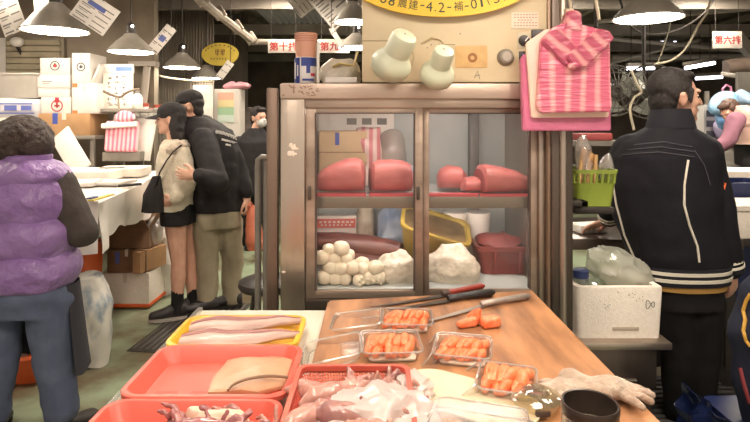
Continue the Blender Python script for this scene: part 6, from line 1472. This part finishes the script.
# ---- squid
SQU = mat('squid_flesh', '#bf9080', .28, 0, '#8f5c58', 16, (.32, .72), .15, 50, sss=.1, coat=.3)
SQUP = mat('squid_purple', '#7d4e50', .28, 0, '#b58879', 18, (.3, .7), .15, 50, coat=.3)
OCT = mat('octopus_skin', '#7b4247', .25, 0, '#a06660', 14, (.3, .7), .2, 60, coat=.4)
OCTP = mat('octopus_pale', '#bf9180', .3, 0, '#94605a', 16, (.3, .7), .15, 60, coat=.3)
def squid(c, yaw, L, label, m, seed, group, name='squid', arms=7, fat=.026, lift=.02, zfloor=ZTB + .02, curl=1.0, vox=.0032, headm=None):
    rnd = random.Random(seed); c = V(c); d = V((math.cos(yaw), math.sin(yaw), 0)); s = V((-d.y, d.x, 0)); t = thing(name, c, label, 'squid' if name == 'squid' else 'octopus', group)
    mb = MB(); mb.chain([c + d * -L * .5 + V((0, 0, .008)), c - d * L * .25 + V((0, 0, lift)), c + V((0, 0, lift)), c + d * L * .15 + V((0, 0, lift))], [fat * .35, fat * .95, fat, fat * .8], 14)
    mb.ell(c + d * L * .3 + V((0, 0, lift)), (fat * .8, fat * .7, fat * .7))
    mb.remesh(vox, 2, .003, 40, seed); mb.build('mantle', m, t)
    mb = MB()
    for i in range(arms):
        o = c + d * L * .33 + V((0, 0, lift - .004)); pts = [o - d * .015]; a = (i - (arms - 1) / 2) * .35 + rnd.uniform(-.2, .2); b = rnd.uniform(-1, 1) * curl; z = o.z
        for k in range(9):
            st = L * .075; a += b * .22; p = pts[-1] + (d * math.cos(a) + s * math.sin(a)) * st; p.z = max(zfloor + .006, lerp(o.z, c.z + rnd.uniform(0, .03), k / 8)) + .006 * math.sin(k * 1.7 + i); pts.append(p)
        mb.chain(pts, [fat * .4 * (1 - .8 * k / 9) + .0022 for k in range(10)], 8)
    mb.remesh(vox, 1, .002, 90, seed); mb.build('tentacles', headm or m, t); return t
gsq = 'pale squid heaped in the red basket'
zq = ZTB + .022
for i, (x, y, z, yw, L, m, lb) in enumerate(((-.13, 1.16, .012, -.3, .13, SQU, 'squid lying at the back left corner of the red basket'), (-.03, 1.15, .02, .25, .14, SQUP, 'purplish squid along the back wall of the red basket'), (-.09, 1.11, .035, .5, .13, SQU, 'squid on top of the heap in the red basket'), (.015, 1.09, .02, -.8, .12, SQU, 'squid with arms hanging at the right wall of the red basket'), (-.13, 1.03, .03, .9, .14, SQU, 'squid at the left wall of the red basket, arms up'), (-.05, 1.02, .038, -.2, .14, SQUP, 'purplish squid in the middle of the red basket'), (.0, .98, .03, 2.4, .13, SQU, 'squid under the clear bag in the red basket'))):
    squid((x, y, zq + z), yw, L, lb, m, i + 20, None, lift=.012, zfloor=ZTB + .022, curl=.9, fat=.024)
# arms that hang over the left rim
goc = None
zo = fl_ + .02
for i, (x, y, z, yw, L, m, hm, lb) in enumerate(((-.44, .97, .015, .35, .2, OCT, OCT, 'dark octopus along the rim of the front red tray'), (-.3, .985, .02, -.1, .17, OCT, OCTP, 'octopus with pale arms in the middle of the front red tray'), (-.37, .9, .03, .7, .2, OCTP, OCT, 'pale-bodied octopus nearest the camera in front red tray'), (-.25, .92, .02, 2.2, .15, OCT, OCT, 'dark octopus at the right end of the front red tray'))):
    squid((x, y, zo + z), yw, L, lb, m, i + 60, None, 'octopus', 7, .025, .012, fl_ + .002, 1.6, .0034, hm)
mb = MB(); p = V((-.36, 1.045, fl_ + .02)); mb.chain([p, p + V((.04, .0, .02)), p + V((.09, -.01, .03)), p + V((.12, -.02, .024))], [.016, .022, .018, .008]); mb.ell(p + V((.01, .005, .025)), (.02, .014, .022)); mb.remesh(.0035, 2, .003, 40); tag(mb.build('pale_fish_scrap', mat('pale_flesh_scrap', '#dcb9a2', .35, 0, '#cfa48d', 12)), 'pale scrap of flesh on the octopus in front red tray', 'fish')

# ================================================================ pink bags on the hook
PB = stripes('pink_bag_stripes', '#c9617a', '#e09c9c', 'X', 6, .3, .45, 1.1, .7, 3.0, .5, 14, (.7, 1, 5))
PBD = stripes('pink_bag_folded', '#a94a61', '#d2908f', 'DIAGONAL', 9, .3, .4, 1.0, .5, 2.0, .5, 16, (1, 1, 3))
PBH = mat('hot_pink_film', '#cd7391', .3, 0, '#bd6182', 9, (.3, .7), .3, 30)
YP = 1.86; KP = YP / F
pk = thing('hanging_bag_bundle', P(571, 130, YP + .03), 'thick bundle of pink striped carrier bags hanging by the fridge', 'bag bundle')
def pq(px, py, o=0.0): return P(px, py, YP + o)
def slab(name, poly, y0, y1, m, amp=.004, sc=12, rz=.004, cuts=5):
    n = len(poly); bm = bmesh.new()
    a = [bm.verts.new(V((P(x, y, YP).x, y0, P(x, y, YP).z))) for x, y in poly]; b = [bm.verts.new(V((P(x, y, YP).x, y1, P(x, y, YP).z))) for x, y in poly]
    bm.faces.new(a); bm.faces.new(list(reversed(b)))
    for i in range(n): bm.faces.new((a[i], b[i], b[(i + 1) % n], a[(i + 1) % n]))
    bmesh.ops.recalc_face_normals(bm, faces=bm.faces[:]); bmesh.ops.bevel(bm, geom=bm.edges[:], offset=rz, segments=2, affect='EDGES')
    bmesh.ops.triangulate(bm, faces=bm.faces[:]); bmesh.ops.subdivide_edges(bm, edges=[e for e in bm.edges if e.calc_length() > .03], cuts=cuts, use_grid_fill=True)
    mb = MB(); mb.frombm(bm)
    for i, p in enumerate(mb.v):
        d = noise.noise(V((p.x * sc * 2.2, p.y * 3, p.z * sc * .6))); e = noise.noise(V((p.x * 9, 1, p.z * 40))); mb.v[i] = p + V((0, -d * amp - e * amp * .35, 0))
    return mb.build(name, m, pk, ang=60)
slab('rear_bags', [(525, 56), (527, 131), (617, 131), (615, 50), (590, 34), (552, 34)], YP + .045, YP + .08, PBH)
slab('cream_bags', [(528, 42), (534, 118), (612, 117), (609, 40), (590, 26), (548, 28)], YP + .022, YP + .044, mat('cream_pink_film', '#e9cdb9', .35, 0, '#e2bfb0', 7, (.3, .7), .2, 25))
slab('front_bags', [(541, 40), (537, 108), (541, 113), (609, 112), (611, 106), (609, 33), (594, 28), (566, 22), (552, 28)], YP - .008, YP + .021, PB, .006)
slab('tied_neck', [(562, 30), (566, 12), (574, 10), (580, 13), (582, 32)], YP - .012, YP + .03, PBD, .006, 20)
def roll(a, b, r0, r1, m, name):
    mb = MB(); pts = [a.lerp(b, t / 12) for t in range(13)]; mb.tube(pts, [lerp(r0, r1, t / 12) * (1 + .06 * math.sin(t * 2.1)) for t in range(13)], 20, flat=.28, up=(0, 1, 0)); mb.noise(.006, 26); mb.build(name, m, pk)
slab('folded_handle', [(540, 42), (546, 33), (558, 29), (584, 58), (576, 68), (566, 68)], YP - .022, YP - .009, PBD, .005, 18)
slab('folded_handle', [(610, 40), (604, 32), (594, 30), (563, 57), (570, 69), (582, 68)], YP - .036, YP - .023, PBD, .005, 18)
mb = MB(); mb.ell(pq(573, 66, -.034), (.022, .01, .012)); mb.noise(.006, 40); mb.build('knot', PBD, pk)
mb = MB(); hk = pq(567, 12, .02); mb.tube([hk + V((-.015, 0, -.012)), hk + V((0, 0, -.022)), hk + V((.016, 0, -.008)), hk + V((.012, 0, .02)), hk + V((.012, .02, .1)), hk + V((.012, .08, .26))], .005, 8); mb.box(hk + V((.006, -.002, .0)), (.03, .02, .02), None, .004)
tag(mb.build('hanging_hook', mat('pale_hook', '#a99a80', .5)), 'bent wire hook holding up the pink striped bag bundle', 'hook')
cable([P(596, -20, 1.95), P(596, 2, 1.95), P(598, 12, 1.95), P(599, 20, 1.95)], .006, PALECORD, 'short pale cord dangling behind the pink bag bundle')

# ================================================================ right of the post
# wall fans
def fan(px, py, Y, rpx, label, yaw=0.0, full=True):
    c = P(px, py, Y); r = rpx / F * Y; t = thing('wall_fan', c, label, 'fan', 'round wall fans behind the standing man'); R = R3(0, 0, yaw) @ FRONT
    W_ = mat('fan_wire', '#5c5751', .5, .4)
    mb = MB()
    for s_, z in ((1, .06), (.98, -.06), (.7, .1), (.4, .115)):
        rg = [R @ V((r * s_ * math.cos(a), r * s_ * math.sin(a), z)) + c for a in [2 * PI * i / 40 for i in range(41)]]; mb.tube(rg, .006 if s_ > .9 else .004, 6, False)
    for k in range(22):
        a = 2 * PI * k / 22; mb.tube([R @ V((r * q * math.cos(a), r * q * math.sin(a), z)) + c for q, z in ((.12, .118), (.4, .115), (.7, .1), (.97, .06), (.98, -.06))], .0028, 5)
    mb.build('cage', W_, t)
    for k in range(3):
        mb = MB(); a0 = 2 * PI * k / 3 + .4
        mb.sheet(lambda u, v: R @ V((lerp(.12, .86, u) * r * math.cos(a0 + (v - .5) * (.5 + .9 * u)), lerp(.12, .86, u) * r * math.sin(a0 + (v - .5) * (.5 + .9 * u)), (v - .5) * .07)) + c, 8, 8, .004); mb.build('blade', mat('fan_blade', '#93958c', .4, .2, '#7d7f77', 8), t)
    MB().lathe([(.001, .1), (.05, .1), (.055, .07), (.06, -.1), (.05, -.2), (.001, -.2)], c, R, 20).build('motor', DARKM, t)
    MB().tube([R @ V((0, 0, -.18)) + c, R @ V((0, .0, -.3)) + c, V(((R @ V((0, 0, -.3)) + c).x, c.y + .3, 3.17))], .018, 8).build('mount', DARKM, t)
    return t
fan(611, 91, 4.4, 25, 'nearer round wall fan partly hidden by the pink bags')
fan(650, 92, 4.9, 27, 'further round wall fan behind the head of the standing man', -.3)
cable([P(631, 70, 4.3), P(637, 84, 4.28), P(641, 92, 4.3), P(634, 98, 4.3), P(630, 110, 4.3), P(634, 130, 4.3)], .01, PALECORD, 'pale cord looping down between the two wall fans')
# steel side table with foam box
zs2 = .55
tb2 = thing('steel_side_table', V((1.03, 2.5, 0)), 'low steel side table carrying the white foam box', 'table')
xa, xb = .735, P(670, 338, 2.26).x
MB().b2((xa, 2.24, zs2 - .03), (xb, 2.85, zs2), .004).build('table_top', STEEL, tb2)
MB().b2((xa + .03, 2.27, zs2 - .2), (xb - .05, 2.82, zs2 - .034), .003).build('apron_frame', STEELD, tb2)
MB().b2((xa + .03, 2.255, zs2 - .165), (xb - .14, 2.27, zs2 - .16)).build('bright_edge', mat('bright_edge_steel', '#b3a89d', .3, .8), tb2)
for (x, y) in ((xa + .06, 2.3), (xb - .09, 2.3), (xa + .06, 2.79), (xb - .09, 2.79)): MB().b2((x - .02, y - .02, 0), (x + .02, y + .02, zs2 - .03)).build('leg', STEELD, tb2)
fb = thing('foam_box', V((P(617, 336, 2.3).x, 2.42, zs2)), 'open white foam box of bagged goods marked with a dark squiggle', 'box')
x0, x1 = P(574.5, 0, 2.3).x, P(661.5, 0, 2.3).x; zb, zt = zs2 + .001, P(0, 286, 2.3).z; cxx, cyy = (x0 + x1) / 2, 2.43
def rb(w_, d_, z, rr_=.02): return rrect(w_, d_, rr_, z, 4, (cxx, cyy))
W_, D_ = x1 - x0, .3
MB().rings([rb(W_ * .95, D_ * .95, zb), rb(W_, D_, zt - .01), rb(W_ * .99, D_ * .99, zt), rb(W_ * .86, D_ * .8, zt), rb(W_ * .83, D_ * .77, zb + .03)]).build('body', STYRO, fb)
c = V((cxx, cyy, 0)); yf = cyy - D_ / 2
def fbx(px, py, o=.004): q = P(px, py, 2.3); return V((q.x, cyy - lerp(D_ * .95, D_, (q.z - zb) / (zt - zb)) / 2 - o, q.z))
GRN = mat('dark_green_marker', '#4a4f45', .8)
mb = MB(); mb.tube([fbx(648 + 4.2 * math.sin(t_ * PI / 12), 303 + 3.6 * math.sin(t_ * PI / 6) - 1.2 * math.cos(t_ * PI / 12), .001) for t_ in range(25)], .0014, 5); mb.build('squiggle', GRN, fb)
mb = MB(); 
for (x, y) in ((602, 302), (605, 304), (603, 306), (607, 302.5)): mb.tube([fbx(x, y, .001), fbx(x + 1.6, y + 1, .001)], .0018, 5)
mb.build('faint_mark', mat('faint_marker', '#9a9d92', .8), fb)
MB().b2(fbx(611, 329, .004), fbx(637, 325.5, .0) + V((0, .01, 0)), .001).build('grip_slot', mat('foam_slot', '#b3a594', .9), fb)
rnd = random.Random(2); mb = MB()
for k in range(12): mb.ell(fbx(rnd.uniform(615, 642), rnd.uniform(290, 299), .0), (.004, .002, .004), None, 8, 6)
mb.build('dents', mat('foam_shade', '#d2c6b6', .9), fb)
# bags and bottle in the foam box
FLM = clear('box_bag_film', '#f2f4ee', .5, .45, .18, .5, 22, '#e6e6da')
q = P(615, 268, 2.42)
mb = MB(); mb.ell((0, 0, 0), (1, 1, 1), None, 56, 34)
for i, p in enumerate(mb.v):
    f = .85 + .3 * (1 - 2 * abs(noise.noise(p * 1.7 + V((2, 0, 0))))) * .5; mb.v[i] = R3(0, .42, 0) @ V((p.x * .165 * f, p.y * .115 * f, p.z * .095 * f)) + V((q.x + .02, 2.43, q.z - .01))
tag(mb.build('clear_bag', FLM, ang=25), 'big clear plastic bag bulging out of the marked foam box', 'bag')
mb = MB(); q = P(590, 283, 2.4); mb.ell((q.x, 2.43, q.z - .02), (.07, .1, .07), None, 32, 20).noise(.025, 14); tag(mb.build('green_bag', clear('greenish_film', '#dfe8d8', .6, .5, .2, .5, 30, '#93a08a')), 'greenish bag lying inside the marked foam box', 'bag')
q = P(580.5, 274, 2.36); bt = thing('blue_capped_bottle', q + V((0, 0, -.07)), 'clear bottle with blue lid at the left end of foam box', 'bottle')
MB().lathe([(.03, -.1), (.034, -.09), (.034, -.02), (.03, -.012)], q, None, 20).build('body', clear('bottle_clear', '#e6ece8', .2, .5, .1), bt); MB().lathe([(.034, -.013), (.035, .018), (.03, .022), (.001, .022)], q, None, 20).build('lid', mat('navy_lid', '#2c3a66', .4), bt)
# worktop the man leans on
wt = thing('work_table', V((1.25, 3.2, 0)), 'dark-edged work table the jacketed man rests his hand on', 'table')
zw = P(0, 237, 2.98).z
MB().b2((.78, 2.93, zw - .06), (2.0, 3.6, zw), .006).build('table_top', mat('wet_dark_top', '#5b4f47', .3, .3, '#453b35', 6), wt)
for (x, y) in ((.84, 2.98), (1.94, 2.98), (.84, 3.54), (1.94, 3.54)): MB().b2((x - .025, y - .025, 0), (x + .025, y + .025, zw - .06)).build('leg', DARKM, wt)
MB().b2((.8, 2.97, .12), (1.98, 3.0, zw - .25)).build('front_panel', DARKM, wt)
mb = MB(); q = P(590, 232, 3.1); mb.box((q.x, 3.12, zw + .025), (.17, .12, .05), R3(0, 0, .2), .012); tag(mb.build('white_tray', WHITEP), 'low white tray on the work table beside the resting hand', 'tray')
# green basket with chopsticks
GBM = mat('lime_plastic', '#9aab45', .42, 0, '#8b9d3c', 6)
gb = thing('hanging_basket', P(597, 210, 2.12), 'lime green basket of wooden chopsticks fixed to the steel post', 'basket')
gy = 2.2; x0, x1 = P(575.5, 0, 2.12).x, P(618, 0, 2.12).x; zt, zb = P(0, 170, 2.12).z, P(0, 207, 2.12).z; cx, cy, w, d = (x0 + x1) / 2, gy, x1 - x0, .16
rg = lambda s_, z: rrect(w * s_, d * s_, .02, z, 4, (cx, cy))
MB().rings([rg(.82, zb), rg(.955, lerp(zb, zt, .62)), rg(.97, lerp(zb, zt, .64)), rg(.92, lerp(zb, zt, .64)), rg(.78, zb + .006)]).build('tub', GBM, gb)
mb = MB(); A_, B_ = per(rg(.955, lerp(zb, zt, .62)), 26), per(rg(1.0, zt - .012), 26)
for k in range(26): mb.tube([A_[k], B_[k]], .0045, 6)
mb.build('bars', GBM, gb)
MB().rings([rg(.98, zt - .014), rg(1.04, zt - .014), rg(1.05, zt), rg(.99, zt)], False, False).build('rim', GBM, gb)
MB().b2((X(571) - .012, 2.07, zb + .01), (x0 + .03, 2.11, zb + .03), .002).b2((x0 + .005, 2.07, zb + .01), (x0 + .03, cy + .02, zb + .03), .002).build('bracket', DARKM, gb)
mb = MB(); g0 = rg(.93, zb); mb.b2((cx - w * .5, cy - d * .45, zb - .03), (cx + w * .45, cy + d * .45, zb - .002), .006); mb.build('dark_tray', DARKM, gb)
CHP = mat('chopstick_wood', '#d8b07c', .6, 0, '#c69a63', 12, (.3, .7), 0, 40, (3, 3, .3)); ch0 = None; rnd = random.Random(4)
for k in range(7):
    b0 = V((cx - .06 + .012 * k, cy - .025 + .02 * (k % 3), zb + .008)); e = P(591 + 2.2 * k, 149 + 1.2 * k, 2.12); 
    tag(MB().tube([b0, V((e.x, cy + .01 * (k % 3), e.z))], [.0075, .0085], 8).build('chopstick', CHP), 'pale wooden chopstick standing in the lime green basket', 'chopstick', 'chopsticks in the lime green basket')
mb = MB(); q = P(583, 160, 2.2); mb.ell((q.x + .005, 2.22, q.z), (.035, .04, .1), None, 28, 18).noise(.02, 16); tag(mb.build('clear_bag', BAGC), 'clear bag stuffed at the left side of the green basket', 'bag')
mb = MB(); q = P(611, 168, 2.2); mb.ell((q.x, 2.24, q.z), (.03, .03, .06), None, 24, 16).noise(.015, 16, 0, 2); tag(mb.build('clear_bag', BAGC), 'small clear bag at the right side of the green basket', 'bag')
# dim shelf with red thing behind the basket
shf_ = thing('dim_shelf', P(590, 144, 3.9), 'dim metal shelf behind the pink bag bundle and standing man', 'shelf')
a, b = P(560, 146, 3.9), P(650, 138, 3.9); MB().b2((a.x, 3.9, a.z), (b.x, 4.2, a.z + .035)).build('board', GREYM, shf_)
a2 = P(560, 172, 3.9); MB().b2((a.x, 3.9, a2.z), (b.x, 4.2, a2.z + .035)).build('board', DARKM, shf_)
for x in (a.x + .03, b.x - .03): MB().b2((x - .02, 4.14, 0), (x + .02, 4.18, a.z)).build('post', DARKM, shf_)
q = P(600, 140, 3.95); tag(MB().b2((q.x - .14, 3.96, a.z + .036), (q.x + .1, 4.14, a.z + .09), .01).build('red_tub', mat('dull_red', '#a34a4a', .5)), 'dull red flat tub on the dim shelf behind the pink bags', 'tub')

# ---- far right tables and goods
ft = thing('far_table', V((2.9, 4.4, 0)), 'white-topped far table with foam boxes behind the standing man', 'table')
z1 = P(0, 181, 4.0).z
MB().b2((P(708, 0, 4.0).x, 4.0, z1 - .08), (4.2, 4.9, z1), .006).build('table_top', WHITEP, ft)
for (x, y) in ((P(711, 0, 4.0).x, 4.06), (4.1, 4.06), (P(711, 0, 4.0).x, 4.84), (4.1, 4.84)): MB().b2((x - .03, y - .03, 0), (x + .03, y + .03, z1 - .08)).build('leg', GREYM, ft)
q = P(722, 172, 4.1); tag(MB().b2((q.x, 4.1, z1 + .001), (q.x + .5, 4.5, z1 + .06), .008).build('foam_slab', STYRO), 'white foam slab lying on the far table right of the man', 'lid')
q = P(722, 169, 4.05); mb = MB(); mb.box((q.x, 4.06, z1 + .035), (.05, .04, .068), None, .008); tag(mb.build('pink_tub', mat('coral_tub', '#cf6a63', .5)), 'small coral tub at the corner of the far table', 'tub')
q = P(735, 192, 3.8); bb = thing('blue_tub', V((P(742, 0, 3.85).x, 3.95, 0)), 'blue plastic tub standing under the far table top', 'tub')
BLU = mat('deep_blue_plastic', '#1f2c5c', .4, 0, '#1a264e', 5)
cx, cy = P(745, 0, 3.7).x, 3.8; zt = P(0, 183, 3.62).z
MB().rings([rrect(.34, .3, .04, .001, 4, (cx, cy)), rrect(.4, .34, .05, zt - .03, 4, (cx, cy)), rrect(.43, .37, .05, zt - .03, 4, (cx, cy)), rrect(.43, .37, .05, zt, 4, (cx, cy)), rrect(.38, .32, .04, zt, 4, (cx, cy)), rrect(.32, .28, .04, .02, 4, (cx, cy))]).build('tub', BLU, bb)
MB().b2((cx - .1, cy - .2, zt - .16), (cx + .1, cy - .175, zt - .13), .004).build('grip', BLU, bb)
f2 = thing('foam_box', V((P(745, 0, 3.2).x, 3.35, 0)), 'white foam box at the right edge beside the jacket sleeve', 'box')
st2 = thing('low_stand', V((P(750, 0, 3.2).x, 3.35, 0)), 'dark low stand under the white foam box at right edge', 'stand')
zf = P(0, 240, 3.2).z; xa, xb = P(726, 0, 3.2).x, 2.75
MB().b2((xa, 3.2, zf - .04), (xb, 3.6, zf), .004).build('top', DARKM, st2)
for (x, y) in ((xa + .04, 3.24), (xb - .04, 3.24), (xa + .04, 3.56), (xb - .04, 3.56)): MB().b2((x - .02, y - .02, 0), (x + .02, y + .02, zf - .04)).build('leg', DARKM, st2)
MB().b2((xa + .02, 3.215, zf + .001), (xb - .02, 3.55, P(0, 212, 3.2).z), .012).build('body', STYRO, f2); MB().b2((xa + .01, 3.205, P(0, 212, 3.2).z), (xb - .01, 3.56, P(0, 206, 3.2).z), .012).build('lid', STYRO, f2)
# white drawer tower with dark slots
dt = thing('drawer_tower', V((P(711, 0, 6.2).x, 6.4, 0)), 'narrow white tower of dark-fronted compartments behind the standing man', 'cabinet')
a, b = P(704, 170, 6.2), P(717, 105, 6.2); MB().b2((a.x, 6.2, 0), (b.x, 6.5, b.z), .006).build('body', mat('tower_white', '#b9b5b1', .5), dt)
for k in range(6):
    z = lerp(b.z - .06, a.z + .04, k / 5.5); MB().b2((a.x + .025, 6.19, z - .075), (b.x - .025, 6.205, z), .003).build('drawer_front', mat('tower_slot', '#5a5c63', .4), dt)
# heap of blue and pink bags
for k, (px, py, r, m, lb) in enumerate(((727, 106, (.16, .12, .11), mat('sky_blue_film', '#7fb2dc', .3, 0, '#a9cbe4', 7), 'sky blue bag topping the heap before the pink-vested person'), (724, 121, (.09, .1, .14), mat('mid_blue_film', '#5f94cf', .3, 0, '#8db4dd', 7), 'mid blue bag at the left of the bag heap'), (727, 128, (.13, .12, .15), mat('lilac_film', '#a799c9', .3, 0, '#c2b7d6', 7), 'lilac bag under the sky blue bag of the heap'), (727, 158, (.14, .15, .12), SHEETW, 'crumpled white bag at the foot of the bag heap'), (745, 98, (.15, .12, .09), mat('pale_blue_bag', '#a9c6dc', .3, 0, '#8ab0d4', 7), 'pale blue bag right of the heap above the pink vest'))):
    q = P(px, py, 6.0 + .05 * k); mb = MB(); mb.ell(q, r, None, 28, 18).noise(.07, 6, 0, k); tag(mb.build('plastic_bag', m), lb, 'bag', 'bags heaped on the far goods rack')
gr_ = thing('goods_rack', V((P(735, 0, 6.2).x, 6.3, 0)), 'grey rack behind the pink-vested person holding bright bags', 'rack')
a, b = P(719, 0, 6.2), P(775, 0, 6.2)
for z in (P(0, 168, 6.2).z, P(0, 141, 6.2).z, P(0, 112, 6.2).z): MB().b2((a.x, 6.0, z - .02), (b.x, 6.5, z)).build('shelf', GREYM, gr_)
for x in (a.x + .02, b.x - .02): MB().b2((x - .02, 6.44, 0), (x + .02, 6.48, P(0, 90, 6.2).z)).build('post', GREYM, gr_)
hp_ = MB(); q = P(728, 93, 6.1); hp_.tube([q + V((-.06, 0, -.06)), q + V((-.06, 0, .05)), q + V((-.02, 0, .09)), q + V((.03, 0, .07)), q + V((.04, 0, -.06))], .012, 8); tag(hp_.build('pink_loop', mat('pink_loop', '#d98fb0', .4)), 'pink carrier loop sticking up from the bag heap', 'handle')
aw = MB(); a, b = P(726, 68, 7.2), P(800, 58, 7.2); aw.tube([a, b], .11, 14); aw.noise(.03, 6); tag(aw.build('hanging_awning', mat('rolled_awning', '#8b7a6c', .8, 0, '#75655a', 5)), 'rolled dull awning hung under the roof at far right', 'awning')
aw = MB(); a, b = P(722, 74, 7.0), P(800, 84, 7.0); aw.tube([a, b], .03, 10); tag(aw.build('hanging_rail', PAPER), 'pale rail under the rolled awning at far right', 'rail')
gs = MB(); a, b = P(738, 140, 6.9), P(800, 72, 6.9); gs.b2((a.x, 6.9, 0.001), (b.x, 6.95, b.z)); tag(gs.build('grey_screen', mat('grey_screen', '#99948b', .7, 0, '#88837b', 4)), 'plain grey screen behind the pink-vested person', 'screen')
for k, (px0, px1, y0, c_, lb) in enumerate(((655, 668, 118, '#8d4a48', 'dim dark red goods sack far behind the man, left'), (690, 705, 128, '#b37a6b', 'dim salmon goods sack far behind the neck of the man'))):
    a, b = P(px0, 0, 7.4), P(px1, 0, 7.4); mb = MB(); mb.loft([((a.x + b.x) / 2, 7.5, .001, (b.x - a.x) / 2, .15), ((a.x + b.x) / 2, 7.5, .8, (b.x - a.x) / 1.9, .16), ((a.x + b.x) / 2, 7.5, P(0, y0, 7.4).z, (b.x - a.x) / 3, .1)], 20, 2, 5).noise(.03, 6); tag(mb.build('goods_sack', mat('dimsack%d' % k, c_, .8)), lb, 'sack')
# ribbed rubber mat and dark bag at the right edge
rm = thing('rubber_mat', V((1.75, 2.9, 0)), 'black ribbed rubber mat on the floor beside the trousers', 'mat')
MB().b2((1.2, 1.9, .001), (2.6, 3.1, .012), .003).build('base', mat('rubber_black', '#2d2b2a', .6), rm)
mb = MB()
for k in range(24): mb.b2((1.22, 1.93 + .048 * k, .012), (2.58, 1.955 + .048 * k, .02), .002)
mb.build('ribs', mat('rubber_rib', '#4d4a48', .5), rm)
nb_ = thing('navy_bag', V((P(758, 0, 1.9).x, 2.0, .3)), 'navy cloth bag with yellow edging, cut by the right picture edge', 'bag')
NV = mat('navy_cloth', '#1a2036', .8, 0, '#151a2e', 7, (.3, .7), .25, 30)
cx = P(800, 0, 1.9).x; z = lambda py: P(0, py, 1.9).z
mb = MB(); mb.loft([(cx + .02, 2.0, .34, .13, .1), (cx, 2.0, z(400), .145, .13), (cx - .005, 2.0, z(340), .15, .14), (cx + .01, 2.0, z(300), .125, .12), (cx + .045, 2.0, z(272), .07, .08), (cx + .06, 2.0, z(262), .03, .04)], 36, 2.2, 6).noise(.018, 8)
nbm = mb.build('body', NV, nb_)
piping(nbm, [(751, 294), (747, 301), (744, 311), (746, 320), (744, 331), (747, 341), (751, 346)], .0065, mat('yellow_edging', '#c9983c', .6), nb_, 'yellow_edging')
piping(nbm, [(741, 368), (745, 385), (750, 402)], .007, mat('dark_red_tape', '#7d2b30', .6), nb_, 'red_tape')
cx += .06
cr = thing('blue_crate', V((cx, 2.02, 0)), 'dark blue crate draped with shiny film under the navy bag', 'crate')
MB().rings([rrect(.36, .32, .03, .022, 3, (cx - .01, 2.05)), rrect(.4, .36, .03, .338, 3, (cx - .01, 2.05))]).build('body', BLU, cr)
mb = MB(); mb.sheet(lambda u, v: (cx - .25 + .05 * noise.noise(V((u * 5, v * 5, 2))) - .03 * v, lerp(1.8, 2.3, u), .36 - .33 * v + .02 * noise.noise(V((u * 7, v * 5, 7)))), 24, 18, .004); mb.build('shiny_film', mat('shiny_blue_film', '#161f40', .12, 0, '#121a36', 5, (.3, .7), .5, 20), cr)
# ================================================================ light
w = bpy.data.worlds.new('world'); SC.world = w; w.use_nodes = True
bg_ = w.node_tree.nodes['Background']; bg_.inputs[0].default_value = (*hexc('#e6d6c6'), 1); bg_.inputs[1].default_value = 1.15
vs = SC.view_settings; vs.view_transform = 'Standard'; vs.look = 'None'; vs.gamma = 1; vs.use_curve_mapping = False; vs.exposure = 0.03
SC.cycles.use_denoising = True
SC.cycles.max_bounces = 8; SC.cycles.transparent_max_bounces = 24
SC.cycles.sample_clamp_indirect = 4.0
